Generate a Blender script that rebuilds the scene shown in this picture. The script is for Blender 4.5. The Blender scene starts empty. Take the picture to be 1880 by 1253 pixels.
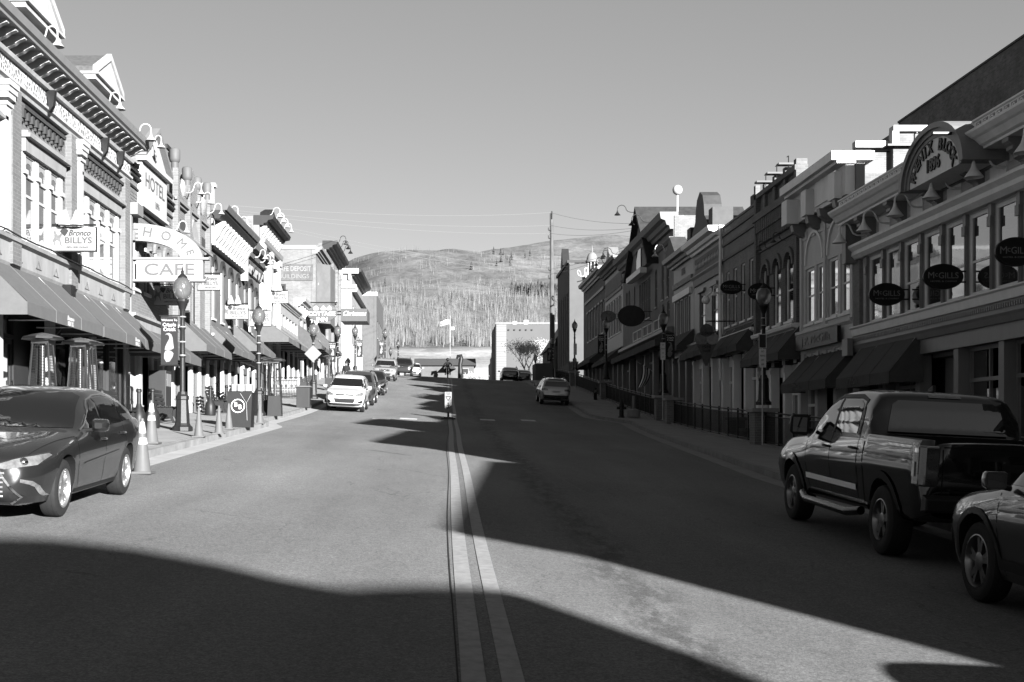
import bpy, bmesh, math, random
from mathutils import Vector, Matrix
from mathutils.bvhtree import BVHTree
R = math.radians
sc = bpy.context.scene
COL = sc.collection

# ------------------------------------------------------------------ camera
FPX, PX, PY, EYE = 2280.0, 815.0, 801.0, 1.8        # focal length and principal point in photo pixels
cam_d = bpy.data.cameras.new('camera')
cam = bpy.data.objects.new('camera', cam_d); COL.objects.link(cam)
cam.location = (0, 0, EYE); cam.rotation_euler = (R(90), 0, 0)
cam_d.sensor_width = 36; cam_d.lens = FPX / 1880 * 36
cam_d.shift_x = (940 - PX) / 1880; cam_d.shift_y = (PY - 626.5) / 1880
cam_d.clip_start = 0.1; cam_d.clip_end = 12000
sc.camera = cam
sc.view_settings.view_transform = 'Standard'; sc.view_settings.look = 'None'
sc.view_settings.exposure = 3.0; sc.view_settings.gamma = 1
sc.cycles.max_bounces = 6; sc.cycles.diffuse_bounces = 3; sc.cycles.glossy_bounces = 4
sc.cycles.use_denoising = True

# ------------------------------------------------------------------ light (black-and-white photograph: sky kept neutral)
SUN_EL = R(13.7); SUN_H = Vector((0.455, -0.89, 0)).normalized()
SUN_DIR = Vector((SUN_H.x * math.cos(SUN_EL), SUN_H.y * math.cos(SUN_EL), math.sin(SUN_EL)))
w = bpy.data.worlds.new('World'); sc.world = w; w.use_nodes = True
nt = w.node_tree; nt.nodes.clear()
sky = nt.nodes.new('ShaderNodeTexSky'); sky.sky_type = 'NISHITA'; sky.sun_disc = False
sky.sun_elevation = SUN_EL; sky.sun_rotation = math.atan2(SUN_H.x, SUN_H.y) % (2 * math.pi)
sky.altitude = 2900; sky.air_density = 1.0; sky.dust_density = 0.6
sep = nt.nodes.new('ShaderNodeSeparateColor'); nt.links.new(sky.outputs[0], sep.inputs[0])
# red-filter weighting of the sky, as the black-and-white film sees it
m1 = nt.nodes.new('ShaderNodeMath'); m1.operation = 'MULTIPLY'; m1.inputs[1].default_value = 0.55
m2 = nt.nodes.new('ShaderNodeMath'); m2.operation = 'MULTIPLY_ADD'; m2.inputs[1].default_value = 0.16
nt.links.new(sep.outputs[0], m1.inputs[0]); nt.links.new(sep.outputs[1], m2.inputs[0]); nt.links.new(m1.outputs[0], m2.inputs[2])
bg = nt.nodes.new('ShaderNodeBackground'); bg.inputs[1].default_value = 0.05
wo = nt.nodes.new('ShaderNodeOutputWorld')
m3 = nt.nodes.new('ShaderNodeMath'); m3.operation = 'POWER'; m3.inputs[1].default_value = 0.66     # film contrast
m4 = nt.nodes.new('ShaderNodeMath'); m4.operation = 'MULTIPLY'; m4.inputs[1].default_value = 0.86
nt.links.new(m2.outputs[0], m3.inputs[0]); nt.links.new(m3.outputs[0], m4.inputs[0])
nt.links.new(m4.outputs[0], bg.inputs[0]); nt.links.new(bg.outputs[0], wo.inputs[0])
sun_d = bpy.data.lights.new('sun', 'SUN'); sun = bpy.data.objects.new('sun', sun_d); COL.objects.link(sun)
sun_d.energy = 5.0; sun_d.angle = R(0.5); sun_d.color = (1, 1, 1)
sun.rotation_euler = SUN_DIR.to_track_quat('Z', 'Y').to_euler(); sun.location = (40, -80, 40)

# ------------------------------------------------------------------ helpers
def tag(o, label=None, cat=None, group=None, kind=None):
    if label: o['label'] = label
    if cat: o['category'] = cat
    if group: o['group'] = group
    if kind: o['kind'] = kind
    return o

def thing(name, label, cat, loc=(0, 0, 0), group=None, rotz=0):
    o = bpy.data.objects.new(name, None); COL.objects.link(o)
    o.location = loc; o.rotation_euler = (0, 0, rotz); o.empty_display_size = .3
    return tag(o, label, cat, group)

def dup(root, loc, label, rotz=None, scale=None):
    r = root.copy(); COL.objects.link(r); r.location = loc; r['label'] = label
    if rotz is not None: r.rotation_euler = (0, 0, rotz)
    if scale: r.scale = scale
    for ch in root.children:
        c = ch.copy(); COL.objects.link(c); c.parent = r
        for g in ch.children:
            d = g.copy(); COL.objects.link(d); d.parent = c
    return r

class MB:
    """collects boxes, prisms, tubes; build() links them as ONE mesh object"""
    def __init__(s, T=None): s.v = []; s.f = []; s.T = T
    def add(s, vs, fs):
        n = len(s.v); T = s.T
        s.v += [tuple(T(*p)) for p in vs] if T else [tuple(p) for p in vs]
        s.f += [tuple(n + i for i in f) for f in fs]
        return s
    def box(s, a0, a1, b0, b1, c0, c1):
        vs = [(a, b, c) for a in (a0, a1) for b in (b0, b1) for c in (c0, c1)]
        return s.add(vs, [(0, 1, 3, 2), (4, 6, 7, 5), (0, 4, 5, 1), (2, 3, 7, 6), (0, 2, 6, 4), (1, 5, 7, 3)])
    def quad(s, *p): return s.add(p, [tuple(range(len(p)))])
    def prism(s, poly, ax, c0, c1):
        """poly: 2-D outline; ax = index of the extruded axis; the other two axes in order"""
        def mk(p, c):
            q = list(p); q.insert(ax, c); return tuple(q)
        n = len(poly)
        vs = [mk(p, c0) for p in poly] + [mk(p, c1) for p in poly]
        fs = [tuple(range(n)), tuple(range(2 * n - 1, n - 1, -1))] + [(i, (i + 1) % n, n + (i + 1) % n, n + i) for i in range(n)]
        return s.add(vs, fs)
    def tube(s, pts, r, n=8, cap=True):
        pts = [Vector(p) for p in pts]; rs = r if isinstance(r, (list, tuple)) else [r] * len(pts)
        vs = []; fs = []
        prev = None
        for i, p in enumerate(pts):
            d = (pts[min(i + 1, len(pts) - 1)] - pts[max(i - 1, 0)]).normalized()
            if prev is None:
                a = d.orthogonal().normalized()
            else:
                a = prev - d * prev.dot(d)
                a = a.normalized() if a.length > 1e-6 else d.orthogonal().normalized()
            prev = a; b = d.cross(a)
            for k in range(n):
                t = 2 * math.pi * k / n
                vs.append(p + a * (rs[i] * math.cos(t)) + b * (rs[i] * math.sin(t)))
        for i in range(len(pts) - 1):
            for k in range(n):
                fs.append((i * n + k, i * n + (k + 1) % n, (i + 1) * n + (k + 1) % n, (i + 1) * n + k))
        if cap: fs += [tuple(range(n - 1, -1, -1)), tuple((len(pts) - 1) * n + k for k in range(n))]
        return s.add(vs, fs)
    def lathe(s, prof, c=(0, 0, 0), n=16, axis=2, cap=True):
        vs = []; fs = []
        for r, z in prof:
            for k in range(n):
                t = 2 * math.pi * k / n
                p = [r * math.cos(t), r * math.sin(t)]; p.insert(axis, z)
                vs.append((p[0] + c[0], p[1] + c[1], p[2] + c[2]))
        m = len(prof)
        for i in range(m - 1):
            for k in range(n):
                fs.append((i * n + k, i * n + (k + 1) % n, (i + 1) * n + (k + 1) % n, (i + 1) * n + k))
        if cap: fs += [tuple(range(n - 1, -1, -1)), tuple((m - 1) * n + k for k in range(n))]
        return s.add(vs, fs)
    def sphere(s, c, r, n=12, m=8, sz=1.0):
        return s.lathe([(max(1e-3, r * math.sin(math.pi * i / m)), -r * sz * math.cos(math.pi * i / m)) for i in range(m + 1)], c, n)
    def split(s):
        """one MB per separate piece: shells whose boxes touch belong together"""
        par = list(range(len(s.v)))
        def fd(i):
            while par[i] != i: par[i] = par[par[i]]; i = par[i]
            return i
        for f in s.f:
            for i in f[1:]: par[fd(i)] = fd(f[0])
        bx = {}
        for i, p in enumerate(s.v):
            r = fd(i)
            if r not in bx: bx[r] = [list(p), list(p)]
            else:
                for k in range(3): bx[r][0][k] = min(bx[r][0][k], p[k]); bx[r][1][k] = max(bx[r][1][k], p[k])
        ks = list(bx); e = .012
        for i, a in enumerate(ks):
            for c in ks[i + 1:]:
                if fd(a) != fd(c) and all(bx[a][0][k] - e <= bx[c][1][k] and bx[c][0][k] - e <= bx[a][1][k] for k in range(3)): par[fd(c)] = fd(a)
        out = {}
        for f in s.f:
            q = out.setdefault(fd(f[0]), (MB(), {}))
            for i in f:
                if i not in q[1]: q[1][i] = len(q[0].v); q[0].v.append(s.v[i])
            q[0].f.append(tuple(q[1][i] for i in f))
        return [q[0] for q in out.values()]
    def build(s, name, mat, parent=None, smooth=None, bevel=0, recalc=True):
        me = bpy.data.meshes.new(name)
        o = bpy.data.objects.new(name, me); COL.objects.link(o)
        off = Vector((0, 0, 0))
        if parent:
            o.parent = parent; off = WORLD(parent)
        elif s.v:
            off = Vector(s.v[0]); o.location = off
        vs = [Vector(p) - off for p in s.v] if not getattr(s, 'local', False) else s.v
        if getattr(s, 'local', False) and not parent: o.location = (0, 0, 0)
        me.from_pydata(vs, [], s.f)
        bm = bmesh.new(); bm.from_mesh(me)
        if recalc: bmesh.ops.recalc_face_normals(bm, faces=bm.faces)
        if bevel:
            bmesh.ops.remove_doubles(bm, verts=bm.verts, dist=1e-5)
            es = [e for e in bm.edges if len(e.link_faces) == 2 and e.calc_face_angle(0) > .5]
            bmesh.ops.bevel(bm, geom=es, offset=bevel, segments=2, affect='EDGES', profile=.6, clamp_overlap=True)
        bm.to_mesh(me); bm.free()
        if smooth:
            for p in me.polygons: p.use_smooth = True
            me.set_sharp_from_angle(angle=R(smooth))
        me.materials.append(mat)
        return o
def LMB():
    m = MB(); m.local = True; return m
def WORLD(o):
    p = Vector(o.location)
    while o.parent: o = o.parent; p = p + Vector(o.location)
    return p

_tc = {}
def text_geo(txt, size=1, shear=0, bold=0, spacing=1, depth=.01):
    key = (txt, size, shear, bold, spacing, depth)
    if key not in _tc:
        cu = bpy.data.curves.new('t', 'FONT'); cu.body = txt; cu.size = size; cu.shear = shear; cu.offset = bold
        cu.space_character = spacing; cu.align_x = 'CENTER'; cu.align_y = 'CENTER'; cu.extrude = depth / 2; cu.resolution_u = 3
        ob = bpy.data.objects.new('t', cu); COL.objects.link(ob)
        me = bpy.data.meshes.new_from_object(ob.evaluated_get(bpy.context.evaluated_depsgraph_get()))
        _tc[key] = ([v.co.copy() for v in me.vertices], [tuple(p.vertices) for p in me.polygons])
        bpy.data.objects.remove(ob); bpy.data.curves.remove(cu); bpy.data.meshes.remove(me)
    return _tc[key]
def put_text(mb, txt, org, right, up, size, fit=None, **k):
    """add lettering to mb: origin is the centre; right and up are world directions; fit = total width"""
    vs, fs = text_geo(txt, size, **k)
    right = Vector(right); up = Vector(up); n = right.cross(up); org = Vector(org)
    sx = 1
    if fit and vs:
        wd = max(v.x for v in vs) - min(v.x for v in vs); sx = fit / wd
    T = mb.T; mb.T = None
    mb.add([org + right * (v.x * sx) + up * v.y + n * v.z for v in vs], fs); mb.T = T

# ------------------------------------------------------------------ materials (all neutral greys)
_m = {}
def _base(name):
    m = bpy.data.materials.new(name); m.use_nodes = True
    return m, m.node_tree, m.node_tree.nodes['Principled BSDF']
def mat(name, val, rough=.7, metal=0, var=.12, scale=3.0, bump=0, coat=0, bscale=None, spec=None, streak=0):
    spec = (.5 if val > .05 else .14) if spec is None else spec
    if name in _m: return _m[name]
    m, t, b = _base(name); N = t.nodes; L = t.links
    b.inputs['Roughness'].default_value = rough; b.inputs['Metallic'].default_value = metal
    b.inputs['Coat Weight'].default_value = coat; b.inputs['Coat Roughness'].default_value = .03
    b.inputs['Specular IOR Level'].default_value = spec
    b.inputs['Base Color'].default_value = (val, val, val, 1)
    if var:
        tc = N.new('ShaderNodeNewGeometry')
        mp = N.new('ShaderNodeMapping'); mp.inputs['Scale'].default_value = (1, 1, .25 if streak else 1)
        L.new(tc.outputs['Position'], mp.inputs[0])
        ns = N.new('ShaderNodeTexNoise'); ns.inputs['Scale'].default_value = scale; ns.inputs['Detail'].default_value = 5
        ns.inputs['Roughness'].default_value = .65
        L.new(mp.outputs[0], ns.inputs[0])
        mr = N.new('ShaderNodeMapRange'); mr.inputs[1].default_value = .3; mr.inputs[2].default_value = .7
        mr.inputs[3].default_value = val * (1 - var); mr.inputs[4].default_value = val * (1 + var)
        L.new(ns.outputs[0], mr.inputs[0]); L.new(mr.outputs[0], b.inputs['Base Color'])
    if bump:
        tc = N.new('ShaderNodeNewGeometry')
        ns = N.new('ShaderNodeTexNoise'); ns.inputs['Scale'].default_value = bscale or scale * 8; ns.inputs['Detail'].default_value = 4
        L.new(tc.outputs['Position'], ns.inputs[0])
        bp = N.new('ShaderNodeBump'); bp.inputs['Strength'].default_value = bump; bp.inputs['Distance'].default_value = .02
        L.new(ns.outputs[0], bp.inputs['Height']); L.new(bp.outputs[0], b.inputs['Normal'])
    _m[name] = m
    return m
def wallcoord(t):
    """(along wall, height, 0) whichever way the wall faces"""
    N = t.nodes; L = t.links
    g = N.new('ShaderNodeNewGeometry')
    sp = N.new('ShaderNodeSeparateXYZ'); L.new(g.outputs['Position'], sp.inputs[0])
    sn = N.new('ShaderNodeSeparateXYZ'); L.new(g.outputs['True Normal'], sn.inputs[0])
    ab = N.new('ShaderNodeMath'); ab.operation = 'ABSOLUTE'; L.new(sn.outputs[1], ab.inputs[0])
    gt = N.new('ShaderNodeMath'); gt.operation = 'GREATER_THAN'; gt.inputs[1].default_value = .6; L.new(ab.outputs[0], gt.inputs[0])
    mx = N.new('ShaderNodeMix'); mx.data_type = 'FLOAT'
    L.new(gt.outputs[0], mx.inputs[0]); L.new(sp.outputs[1], mx.inputs[2]); L.new(sp.outputs[0], mx.inputs[3])
    cb = N.new('ShaderNodeCombineXYZ'); L.new(mx.outputs[0], cb.inputs[0]); L.new(sp.outputs[2], cb.inputs[1])
    return cb.outputs[0], g
def brick(name, v1, v2, mortar, rough=.85, bw=.24, rh=.085, var=.2, bump=.5):
    if name in _m: return _m[name]
    m, t, b = _base(name); N = t.nodes; L = t.links
    co, g = wallcoord(t)
    br = N.new('ShaderNodeTexBrick'); L.new(co, br.inputs[0])
    br.inputs['Color1'].default_value = (v1, v1, v1, 1); br.inputs['Color2'].default_value = (v2, v2, v2, 1)
    br.inputs['Mortar'].default_value = (mortar, mortar, mortar, 1); br.inputs['Scale'].default_value = 1
    br.inputs['Mortar Size'].default_value = .008; br.inputs['Brick Width'].default_value = bw; br.inputs['Row Height'].default_value = rh
    br.inputs['Mortar Smooth'].default_value = .2
    ns = N.new('ShaderNodeTexNoise'); ns.inputs['Scale'].default_value = 1.1; ns.inputs['Detail'].default_value = 6; ns.inputs['Roughness'].default_value = .7
    L.new(g.outputs['Position'], ns.inputs[0])
    mr = N.new('ShaderNodeMapRange'); mr.inputs[1].default_value = .3; mr.inputs[2].default_value = .7
    mr.inputs[3].default_value = 1 - var; mr.inputs[4].default_value = 1 + var; L.new(ns.outputs[0], mr.inputs[0])
    mu = N.new('ShaderNodeVectorMath'); mu.operation = 'SCALE'
    L.new(br.outputs[0], mu.inputs[0]); L.new(mr.outputs[0], mu.inputs['Scale']); L.new(mu.outputs[0], b.inputs['Base Color'])
    b.inputs['Roughness'].default_value = rough
    bp = N.new('ShaderNodeBump'); bp.inputs['Strength'].default_value = bump; bp.inputs['Distance'].default_value = .012; bp.invert = True
    L.new(br.outputs[1], bp.inputs['Height']); L.new(bp.outputs[0], b.inputs['Normal'])
    _m[name] = m
    return m
def siding(name, val, pitch=.13, rough=.6, vertical=False, var=.1, depth=.6):
    if name in _m: return _m[name]
    m, t, b = _base(name); N = t.nodes; L = t.links
    co, g = wallcoord(t)
    sp = N.new('ShaderNodeSeparateXYZ'); L.new(co, sp.inputs[0])
    dv = N.new('ShaderNodeMath'); dv.operation = 'DIVIDE'; dv.inputs[1].default_value = pitch
    L.new(sp.outputs[0 if vertical else 1], dv.inputs[0])
    fr = N.new('ShaderNodeMath'); fr.operation = 'FRACT'; L.new(dv.outputs[0], fr.inputs[0])
    rp = N.new('ShaderNodeValToRGB'); e = rp.color_ramp.elements
    e[0].position = 0; e[0].color = (0, 0, 0, 1); e[1].position = .14; e[1].color = (1, 1, 1, 1)
    L.new(fr.outputs[0], rp.inputs[0])
    ns = N.new('ShaderNodeTexNoise'); ns.inputs['Scale'].default_value = 2.5; ns.inputs['Detail'].default_value = 6
    L.new(g.outputs['Position'], ns.inputs[0])
    mr = N.new('ShaderNodeMapRange'); mr.inputs[1].default_value = .3; mr.inputs[2].default_value = .7
    mr.inputs[3].default_value = val * (1 - var); mr.inputs[4].default_value = val * (1 + var); L.new(ns.outputs[0], mr.inputs[0])
    L.new(mr.outputs[0], b.inputs['Base Color']); b.inputs['Roughness'].default_value = rough
    bp = N.new('ShaderNodeBump'); bp.inputs['Strength'].default_value = depth; bp.inputs['Distance'].default_value = .03
    L.new(rp.outputs[0], bp.inputs['Height']); L.new(bp.outputs[0], b.inputs['Normal'])
    _m[name] = m
    return m

GLASS = mat('window_glass', .012, .04, var=0, spec=.9, coat=.5)
GLASSL = mat('blind_backed_glass', .035, .06, var=.5, scale=1.2, spec=.9, coat=.5)
SHOPGL = mat('shop_glass', .012, .04, var=.95, scale=1.6, spec=1.0, coat=.9, streak=1)
GLASSD = mat('dark_glass', .008, .05, var=0, spec=.6)
WHITE = mat('white_paint', .19, .6, var=.2, scale=3, streak=1)
OFFW = mat('off_white_paint', .115, .6, var=.2, scale=3, streak=1)
LGREY = mat('light_grey_paint', .075, .6, var=.1, streak=1)
MGREY = mat('mid_grey_paint', .045, .6, var=.1, streak=1)
DGREY = mat('dark_grey_paint', .012, .55, var=.12, streak=1)
BLACK = mat('black_paint', .005, .4, var=.1)
IRON = mat('dark_iron', .0075, .45, var=.15, scale=8, bump=.15)
CONC = mat('concrete', .09, .85, var=.22, scale=1.3, bump=.25, bscale=40)
KERBM = mat('kerb_concrete', .08, .85, var=.35, scale=2.2, bump=.35, bscale=30)
ROOFM = mat('roof_membrane', .05, .9, var=.2)
CLOTH = mat('awning_cloth', .046, .85, var=.08, scale=5, bump=.1, bscale=25)
CLOTHD = mat('dark_awning_cloth', .035, .85, var=.15, scale=5)
STEEL = mat('brushed_steel', .14, .3, metal=1, var=.1, scale=10)
GALV = mat('galvanised_metal', .25, .5, metal=.6, var=.2)
BR_L1 = brick('grey_brick', .055, .042, .07, var=.18)
BR_L2 = brick('patterned_grey_brick', .06, .046, .085, var=.15)
BR_P = brick('pale_brick', .066, .05, .08, var=.25)
BR_W = brick('whitewashed_brick', .078, .058, .05, var=.25)
BR_D = brick('dark_brick', .062, .042, .075, var=.25)
BR_M = brick('mid_brick', .1, .072, .09, var=.25)
STUCR = mat('dark_stone_front', .085, .85, var=.18, scale=1.5, bump=.15)
STUC = mat('grey_stucco', .05, .85, var=.15, scale=1.5, bump=.15)
STUC2 = mat('pale_stucco', .075, .85, var=.15, scale=1.5, bump=.15)

# ------------------------------------------------------------------ ground shape: a street that climbs away and leans down to the right
KN = [(-140, -6.6), (-80, -3.7), (0, 0), (30, 1.35), (54, 2.47), (67, 3.35), (85, 4.78), (105, 6.45), (116, 7.28), (126, 7.62), (140, 7.8), (170, 8.0), (215, 8.0), (270, 8.6), (330, 10.0), (420, 11.0)]
def zp(Y):
    if Y <= KN[0][0]: return KN[0][1]
    if Y >= KN[-1][0]: return KN[-1][1]
    for i in range(len(KN) - 1):
        if Y <= KN[i + 1][0]: break
    def sl(j):
        if j <= 0 or j >= len(KN) - 1: j2 = min(max(j, 0), len(KN) - 2); return (KN[j2 + 1][1] - KN[j2][1]) / (KN[j2 + 1][0] - KN[j2][0])
        a = (KN[j][1] - KN[j - 1][1]) / (KN[j][0] - KN[j - 1][0]); b = (KN[j + 1][1] - KN[j][1]) / (KN[j + 1][0] - KN[j][0])
        return 0 if a * b <= 0 else 2 * a * b / (a + b)
    x0, y0 = KN[i]; x1, y1 = KN[i + 1]; h = x1 - x0; t = (Y - x0) / h
    return (2*t**3 - 3*t*t + 1) * y0 + (t**3 - 2*t*t + t) * h * sl(i) + (-2*t**3 + 3*t*t) * y1 + (t**3 - t*t) * h * sl(i + 1)
CX = .049
def gz(X, Y): return zp(Y) - CX * min(max(X, -14), 16)
XL, XR = -9.4, 13.5
def kl(Y):                                   # kerb line, left
    if Y < 18: return -6.75
    if Y < 21: t = (Y - 18) / 3; t = t*t*(3-2*t); return -6.75 + 1.0 * t
    if Y < 40.5: return -5.75
    if Y < 44: t = (Y - 40.5) / 3.5; t = t*t*(3-2*t); return -5.75 - .6 * t
    return -6.35
def kr(Y):                                   # kerb line, right
    if Y < 27: return 7.2
    if Y < 59: return 7.2 + .053 * (Y - 27)
    if Y < 64: t = (Y - 59) / 5; t = t*t*(3-2*t); return 8.9 - 1.3 * t
    return 7.6 + .2 * sm_((Y - 64) / 10)
def sm_(t): t = min(max(t, 0), 1); return t * t * (3 - 2 * t)
RAILX = 10.7
LOWER = 1.0                                   # the lower walk lies this much below the street on the right
def at(X, px, py):                            # point on the plane x = X that the photo shows at a pixel
    Y = FPX * X / (px - PX); return Y, EYE + (PY - py) * Y / FPX
def ground_at(px, py, dz=0):                  # point of the street that the photo shows at a pixel
    Y = 5.0
    best = None
    while Y < 135:
        X = (px - PX) * Y / FPX; z = gz(X, Y) + dz
        e = abs(PY - (z - EYE) * FPX / Y - py)
        if best is None or e < best[0]: best = (e, X, Y, z)
        Y += .05
    return best[1], best[2], best[3]
# ------------------------------------------------------------------ ground, road, walks
def asphalt():
    m, t, b = _base('asphalt'); N = t.nodes; L = t.links
    g = N.new('ShaderNodeNewGeometry')
    def noise(scale, det, rough=.6, sx=1, sy=1):
        mp = N.new('ShaderNodeMapping'); mp.inputs['Scale'].default_value = (sx, sy, 1); L.new(g.outputs['Position'], mp.inputs[0])
        n = N.new('ShaderNodeTexNoise'); n.inputs['Scale'].default_value = scale; n.inputs['Detail'].default_value = det
        n.inputs['Roughness'].default_value = rough; L.new(mp.outputs[0], n.inputs[0]); return n.outputs[0]
    def rng(s, a, b_, c, d):
        r = N.new('ShaderNodeMapRange'); r.inputs[1].default_value = a; r.inputs[2].default_value = b_
        r.inputs[3].default_value = c; r.inputs[4].default_value = d; L.new(s, r.inputs[0]); return r.outputs[0]
    def mul(a, b_):
        r = N.new('ShaderNodeMath'); r.operation = 'MULTIPLY'; L.new(a, r.inputs[0]); L.new(b_, r.inputs[1]); return r.outputs[0]
    big = rng(noise(.35, 5, .6, 1, .35), .3, .7, .76, 1.2)
    lane = rng(noise(.9, 4, .6, 1, .06), .3, .7, .9, 1.1)
    fine = rng(noise(55, 3, .8), .35, .68, .62, 1.42)
    mid = mul(rng(noise(7, 4, .7), .3, .7, .92, 1.08), rng(noise(24, 2, .9), .34, .66, .78, 1.25))
    # pale stone chips in the surface
    vo = N.new('ShaderNodeTexVoronoi'); vo.inputs['Scale'].default_value = 26; L.new(g.outputs['Position'], vo.inputs[0])
    chip = rng(vo.outputs['Distance'], .0, .12, 1.55, 1.0)
    # cracks: thin dark lines where a distorted voronoi's edges lie, only in patches
    ds = N.new('ShaderNodeTexNoise'); ds.inputs['Scale'].default_value = 1.2; ds.inputs['Detail'].default_value = 6; L.new(g.outputs['Position'], ds.inputs[0])
    av = N.new('ShaderNodeVectorMath'); av.operation = 'MULTIPLY_ADD'; av.inputs[1].default_value = (1.1, 1.1, 0)
    L.new(ds.outputs['Color'], av.inputs[0]); L.new(g.outputs['Position'], av.inputs[2])
    mp = N.new('ShaderNodeMapping'); mp.inputs['Scale'].default_value = (.55, .16, 0); L.new(av.outputs[0], mp.inputs[0])
    ve = N.new('ShaderNodeTexVoronoi'); ve.feature = 'DISTANCE_TO_EDGE'; ve.inputs['Scale'].default_value = 1; L.new(mp.outputs[0], ve.inputs[0])
    cr = rng(ve.outputs['Distance'], .0, .005, .62, 1.0)
    pt = rng(noise(.25, 2), .5, .56, 0, 1)
    mx = N.new('ShaderNodeMix'); mx.data_type = 'FLOAT'; mx.inputs[2].default_value = 1; L.new(pt, mx.inputs[0]); L.new(cr, mx.inputs[3])
    # oil stain down the right-hand lane
    sp = N.new('ShaderNodeSeparateXYZ'); L.new(g.outputs['Position'], sp.inputs[0])
    wv = noise(.5, 3, .6, 0, 1)
    ma = N.new('ShaderNodeMath'); ma.operation = 'MULTIPLY_ADD'; ma.inputs[1].default_value = .8; ma.inputs[2].default_value = -2.15; L.new(wv, ma.inputs[0])
    ad = N.new('ShaderNodeMath'); ad.operation = 'ADD'; L.new(sp.outputs[0], ad.inputs[0]); L.new(ma.outputs[0], ad.inputs[1])
    ab = N.new('ShaderNodeMath'); ab.operation = 'ABSOLUTE'; L.new(ad.outputs[0], ab.inputs[0])
    st = rng(ab.outputs[0], .08, .42, 1, 0)
    sb = mul(st, rng(noise(3.5, 5, .75, 1.6, .5), .42, .56, 0, 1))
    oil = rng(sb, 0, 1, 1, .55)
    val = mul(mul(mul(big, lane), mul(fine, mid)), mul(chip, mul(mx.outputs[0], oil)))
    k = N.new('ShaderNodeMath'); k.operation = 'MULTIPLY'; k.inputs[1].default_value = .082; L.new(val, k.inputs[0])
    L.new(k.outputs[0], b.inputs['Base Color']); b.inputs['Roughness'].default_value = .9; b.inputs['Specular IOR Level'].default_value = .15
    bp = N.new('ShaderNodeBump'); bp.inputs['Strength'].default_value = .35; bp.inputs['Distance'].default_value = .006
    L.new(fine, bp.inputs['Height']); L.new(bp.outputs[0], b.inputs['Normal'])
    return m
ASPH = asphalt()
def frange(a, b, s):
    n = max(1, int(round((b - a) / s))); return [a + (b - a) * i / n for i in range(n + 1)]
YS = frange(-60, 150, 1.0) + frange(152, 260, 4)[0:]
# the road reaches under both walks so that no gap can open at the kerbs
mb = MB()
xs = [-13, -9, -6, -3, 0, 3, 6, 9, 11]
for Y in YS:
    pass
vs = []; fs = []
for Y in YS:
    for i, u in enumerate(frange(0, 1, .1)):
        X = (kl(Y) - .3) * (1 - u) + (kr(Y) + .3) * u
        vs.append((X, Y, gz(X, Y)))
n = 11
for j in range(len(YS) - 1):
    for i in range(n - 1): fs.append((j*n+i, j*n+i+1, (j+1)*n+i+1, (j+1)*n+i))
mb.add(vs, fs); tag(mb.build('road', ASPH, smooth=60), kind='structure')

def strip(name, mat_, ys, xa, xb, za, extra=None, kind='structure', drop=0):
    """a walk between two lines, with its side faces"""
    mb = MB(); vs = []; fs = []
    for Y in ys:
        a, b = xa(Y), xb(Y)
        vs += [(a, Y, za(a, Y) - drop), (a, Y, za(a, Y)), (b, Y, za(b, Y)), (b, Y, za(b, Y) - drop)]
    for j in range(len(ys) - 1):
        for i in range(3 if drop else 3): fs.append((j*4+i, j*4+i+1, (j+1)*4+i+1, (j+1)*4+i))
    mb.add(vs, fs); o = mb.build(name, mat_, smooth=30); return tag(o, kind=kind)

def pavement():
    m, t, b = _base('pavement_concrete'); N = t.nodes; L = t.links
    g = N.new('ShaderNodeNewGeometry')
    br = N.new('ShaderNodeTexBrick'); L.new(g.outputs['Position'], br.inputs[0]); br.offset = 0
    br.inputs['Scale'].default_value = 1; br.inputs['Brick Width'].default_value = 1.5; br.inputs['Row Height'].default_value = 1.5
    br.inputs['Mortar Size'].default_value = .012
    for k, v in (('Color1', .115), ('Color2', .097), ('Mortar', .045)): br.inputs[k].default_value = (v, v, v, 1)
    ns = N.new('ShaderNodeTexNoise'); ns.inputs['Scale'].default_value = 1.4; ns.inputs['Detail'].default_value = 8; ns.inputs['Roughness'].default_value = .72
    L.new(g.outputs['Position'], ns.inputs[0])
    mr = N.new('ShaderNodeMapRange'); mr.inputs[1].default_value = .28; mr.inputs[2].default_value = .72; mr.inputs[3].default_value = .7; mr.inputs[4].default_value = 1.25
    L.new(ns.outputs[0], mr.inputs[0])
    mu = N.new('ShaderNodeVectorMath'); mu.operation = 'SCALE'; L.new(br.outputs[0], mu.inputs[0]); L.new(mr.outputs[0], mu.inputs['Scale'])
    L.new(mu.outputs[0], b.inputs['Base Color']); b.inputs['Roughness'].default_value = .9
    return m
PAVE = pavement()
YW = frange(-60, 16, 2) + frange(17, 70, .5) + frange(71, 160, 1.5)
KH = .15
strip('kerb', KERBM, YW, lambda Y: kl(Y) - .16, kl, lambda x, Y: gz(x, Y) + KH, drop=.4)
strip('sidewalk', PAVE, YW, lambda Y: XL - .3, lambda Y: kl(Y) - .16, lambda x, Y: gz(x, Y) + KH - .004, drop=.5)
strip('kerb', KERBM, YW, kr, lambda Y: kr(Y) + .16, lambda x, Y: gz(x, Y) + KH, drop=.4)
GUT = mat('gutter_concrete', .15, .85, var=.2, scale=1.5)
strip('gutter', GUT, YW, lambda Y: kl(Y), lambda Y: kl(Y) + .45, lambda x, Y: gz(x, Y) + .004, drop=.02)
strip('gutter', CONC, YW, lambda Y: kr(Y) - .45, lambda Y: kr(Y), lambda x, Y: gz(x, Y) + .004, drop=.02)
strip('sidewalk', PAVE, YW, lambda Y: kr(Y) + .16, lambda Y: RAILX + .25, lambda x, Y: gz(x, Y) + KH - .004, drop=2.2)
strip('lower_walk', PAVE, YW, lambda Y: RAILX + .25, lambda Y: XR + .4, lambda x, Y: gz(x, Y) - LOWER, drop=.5)

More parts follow.
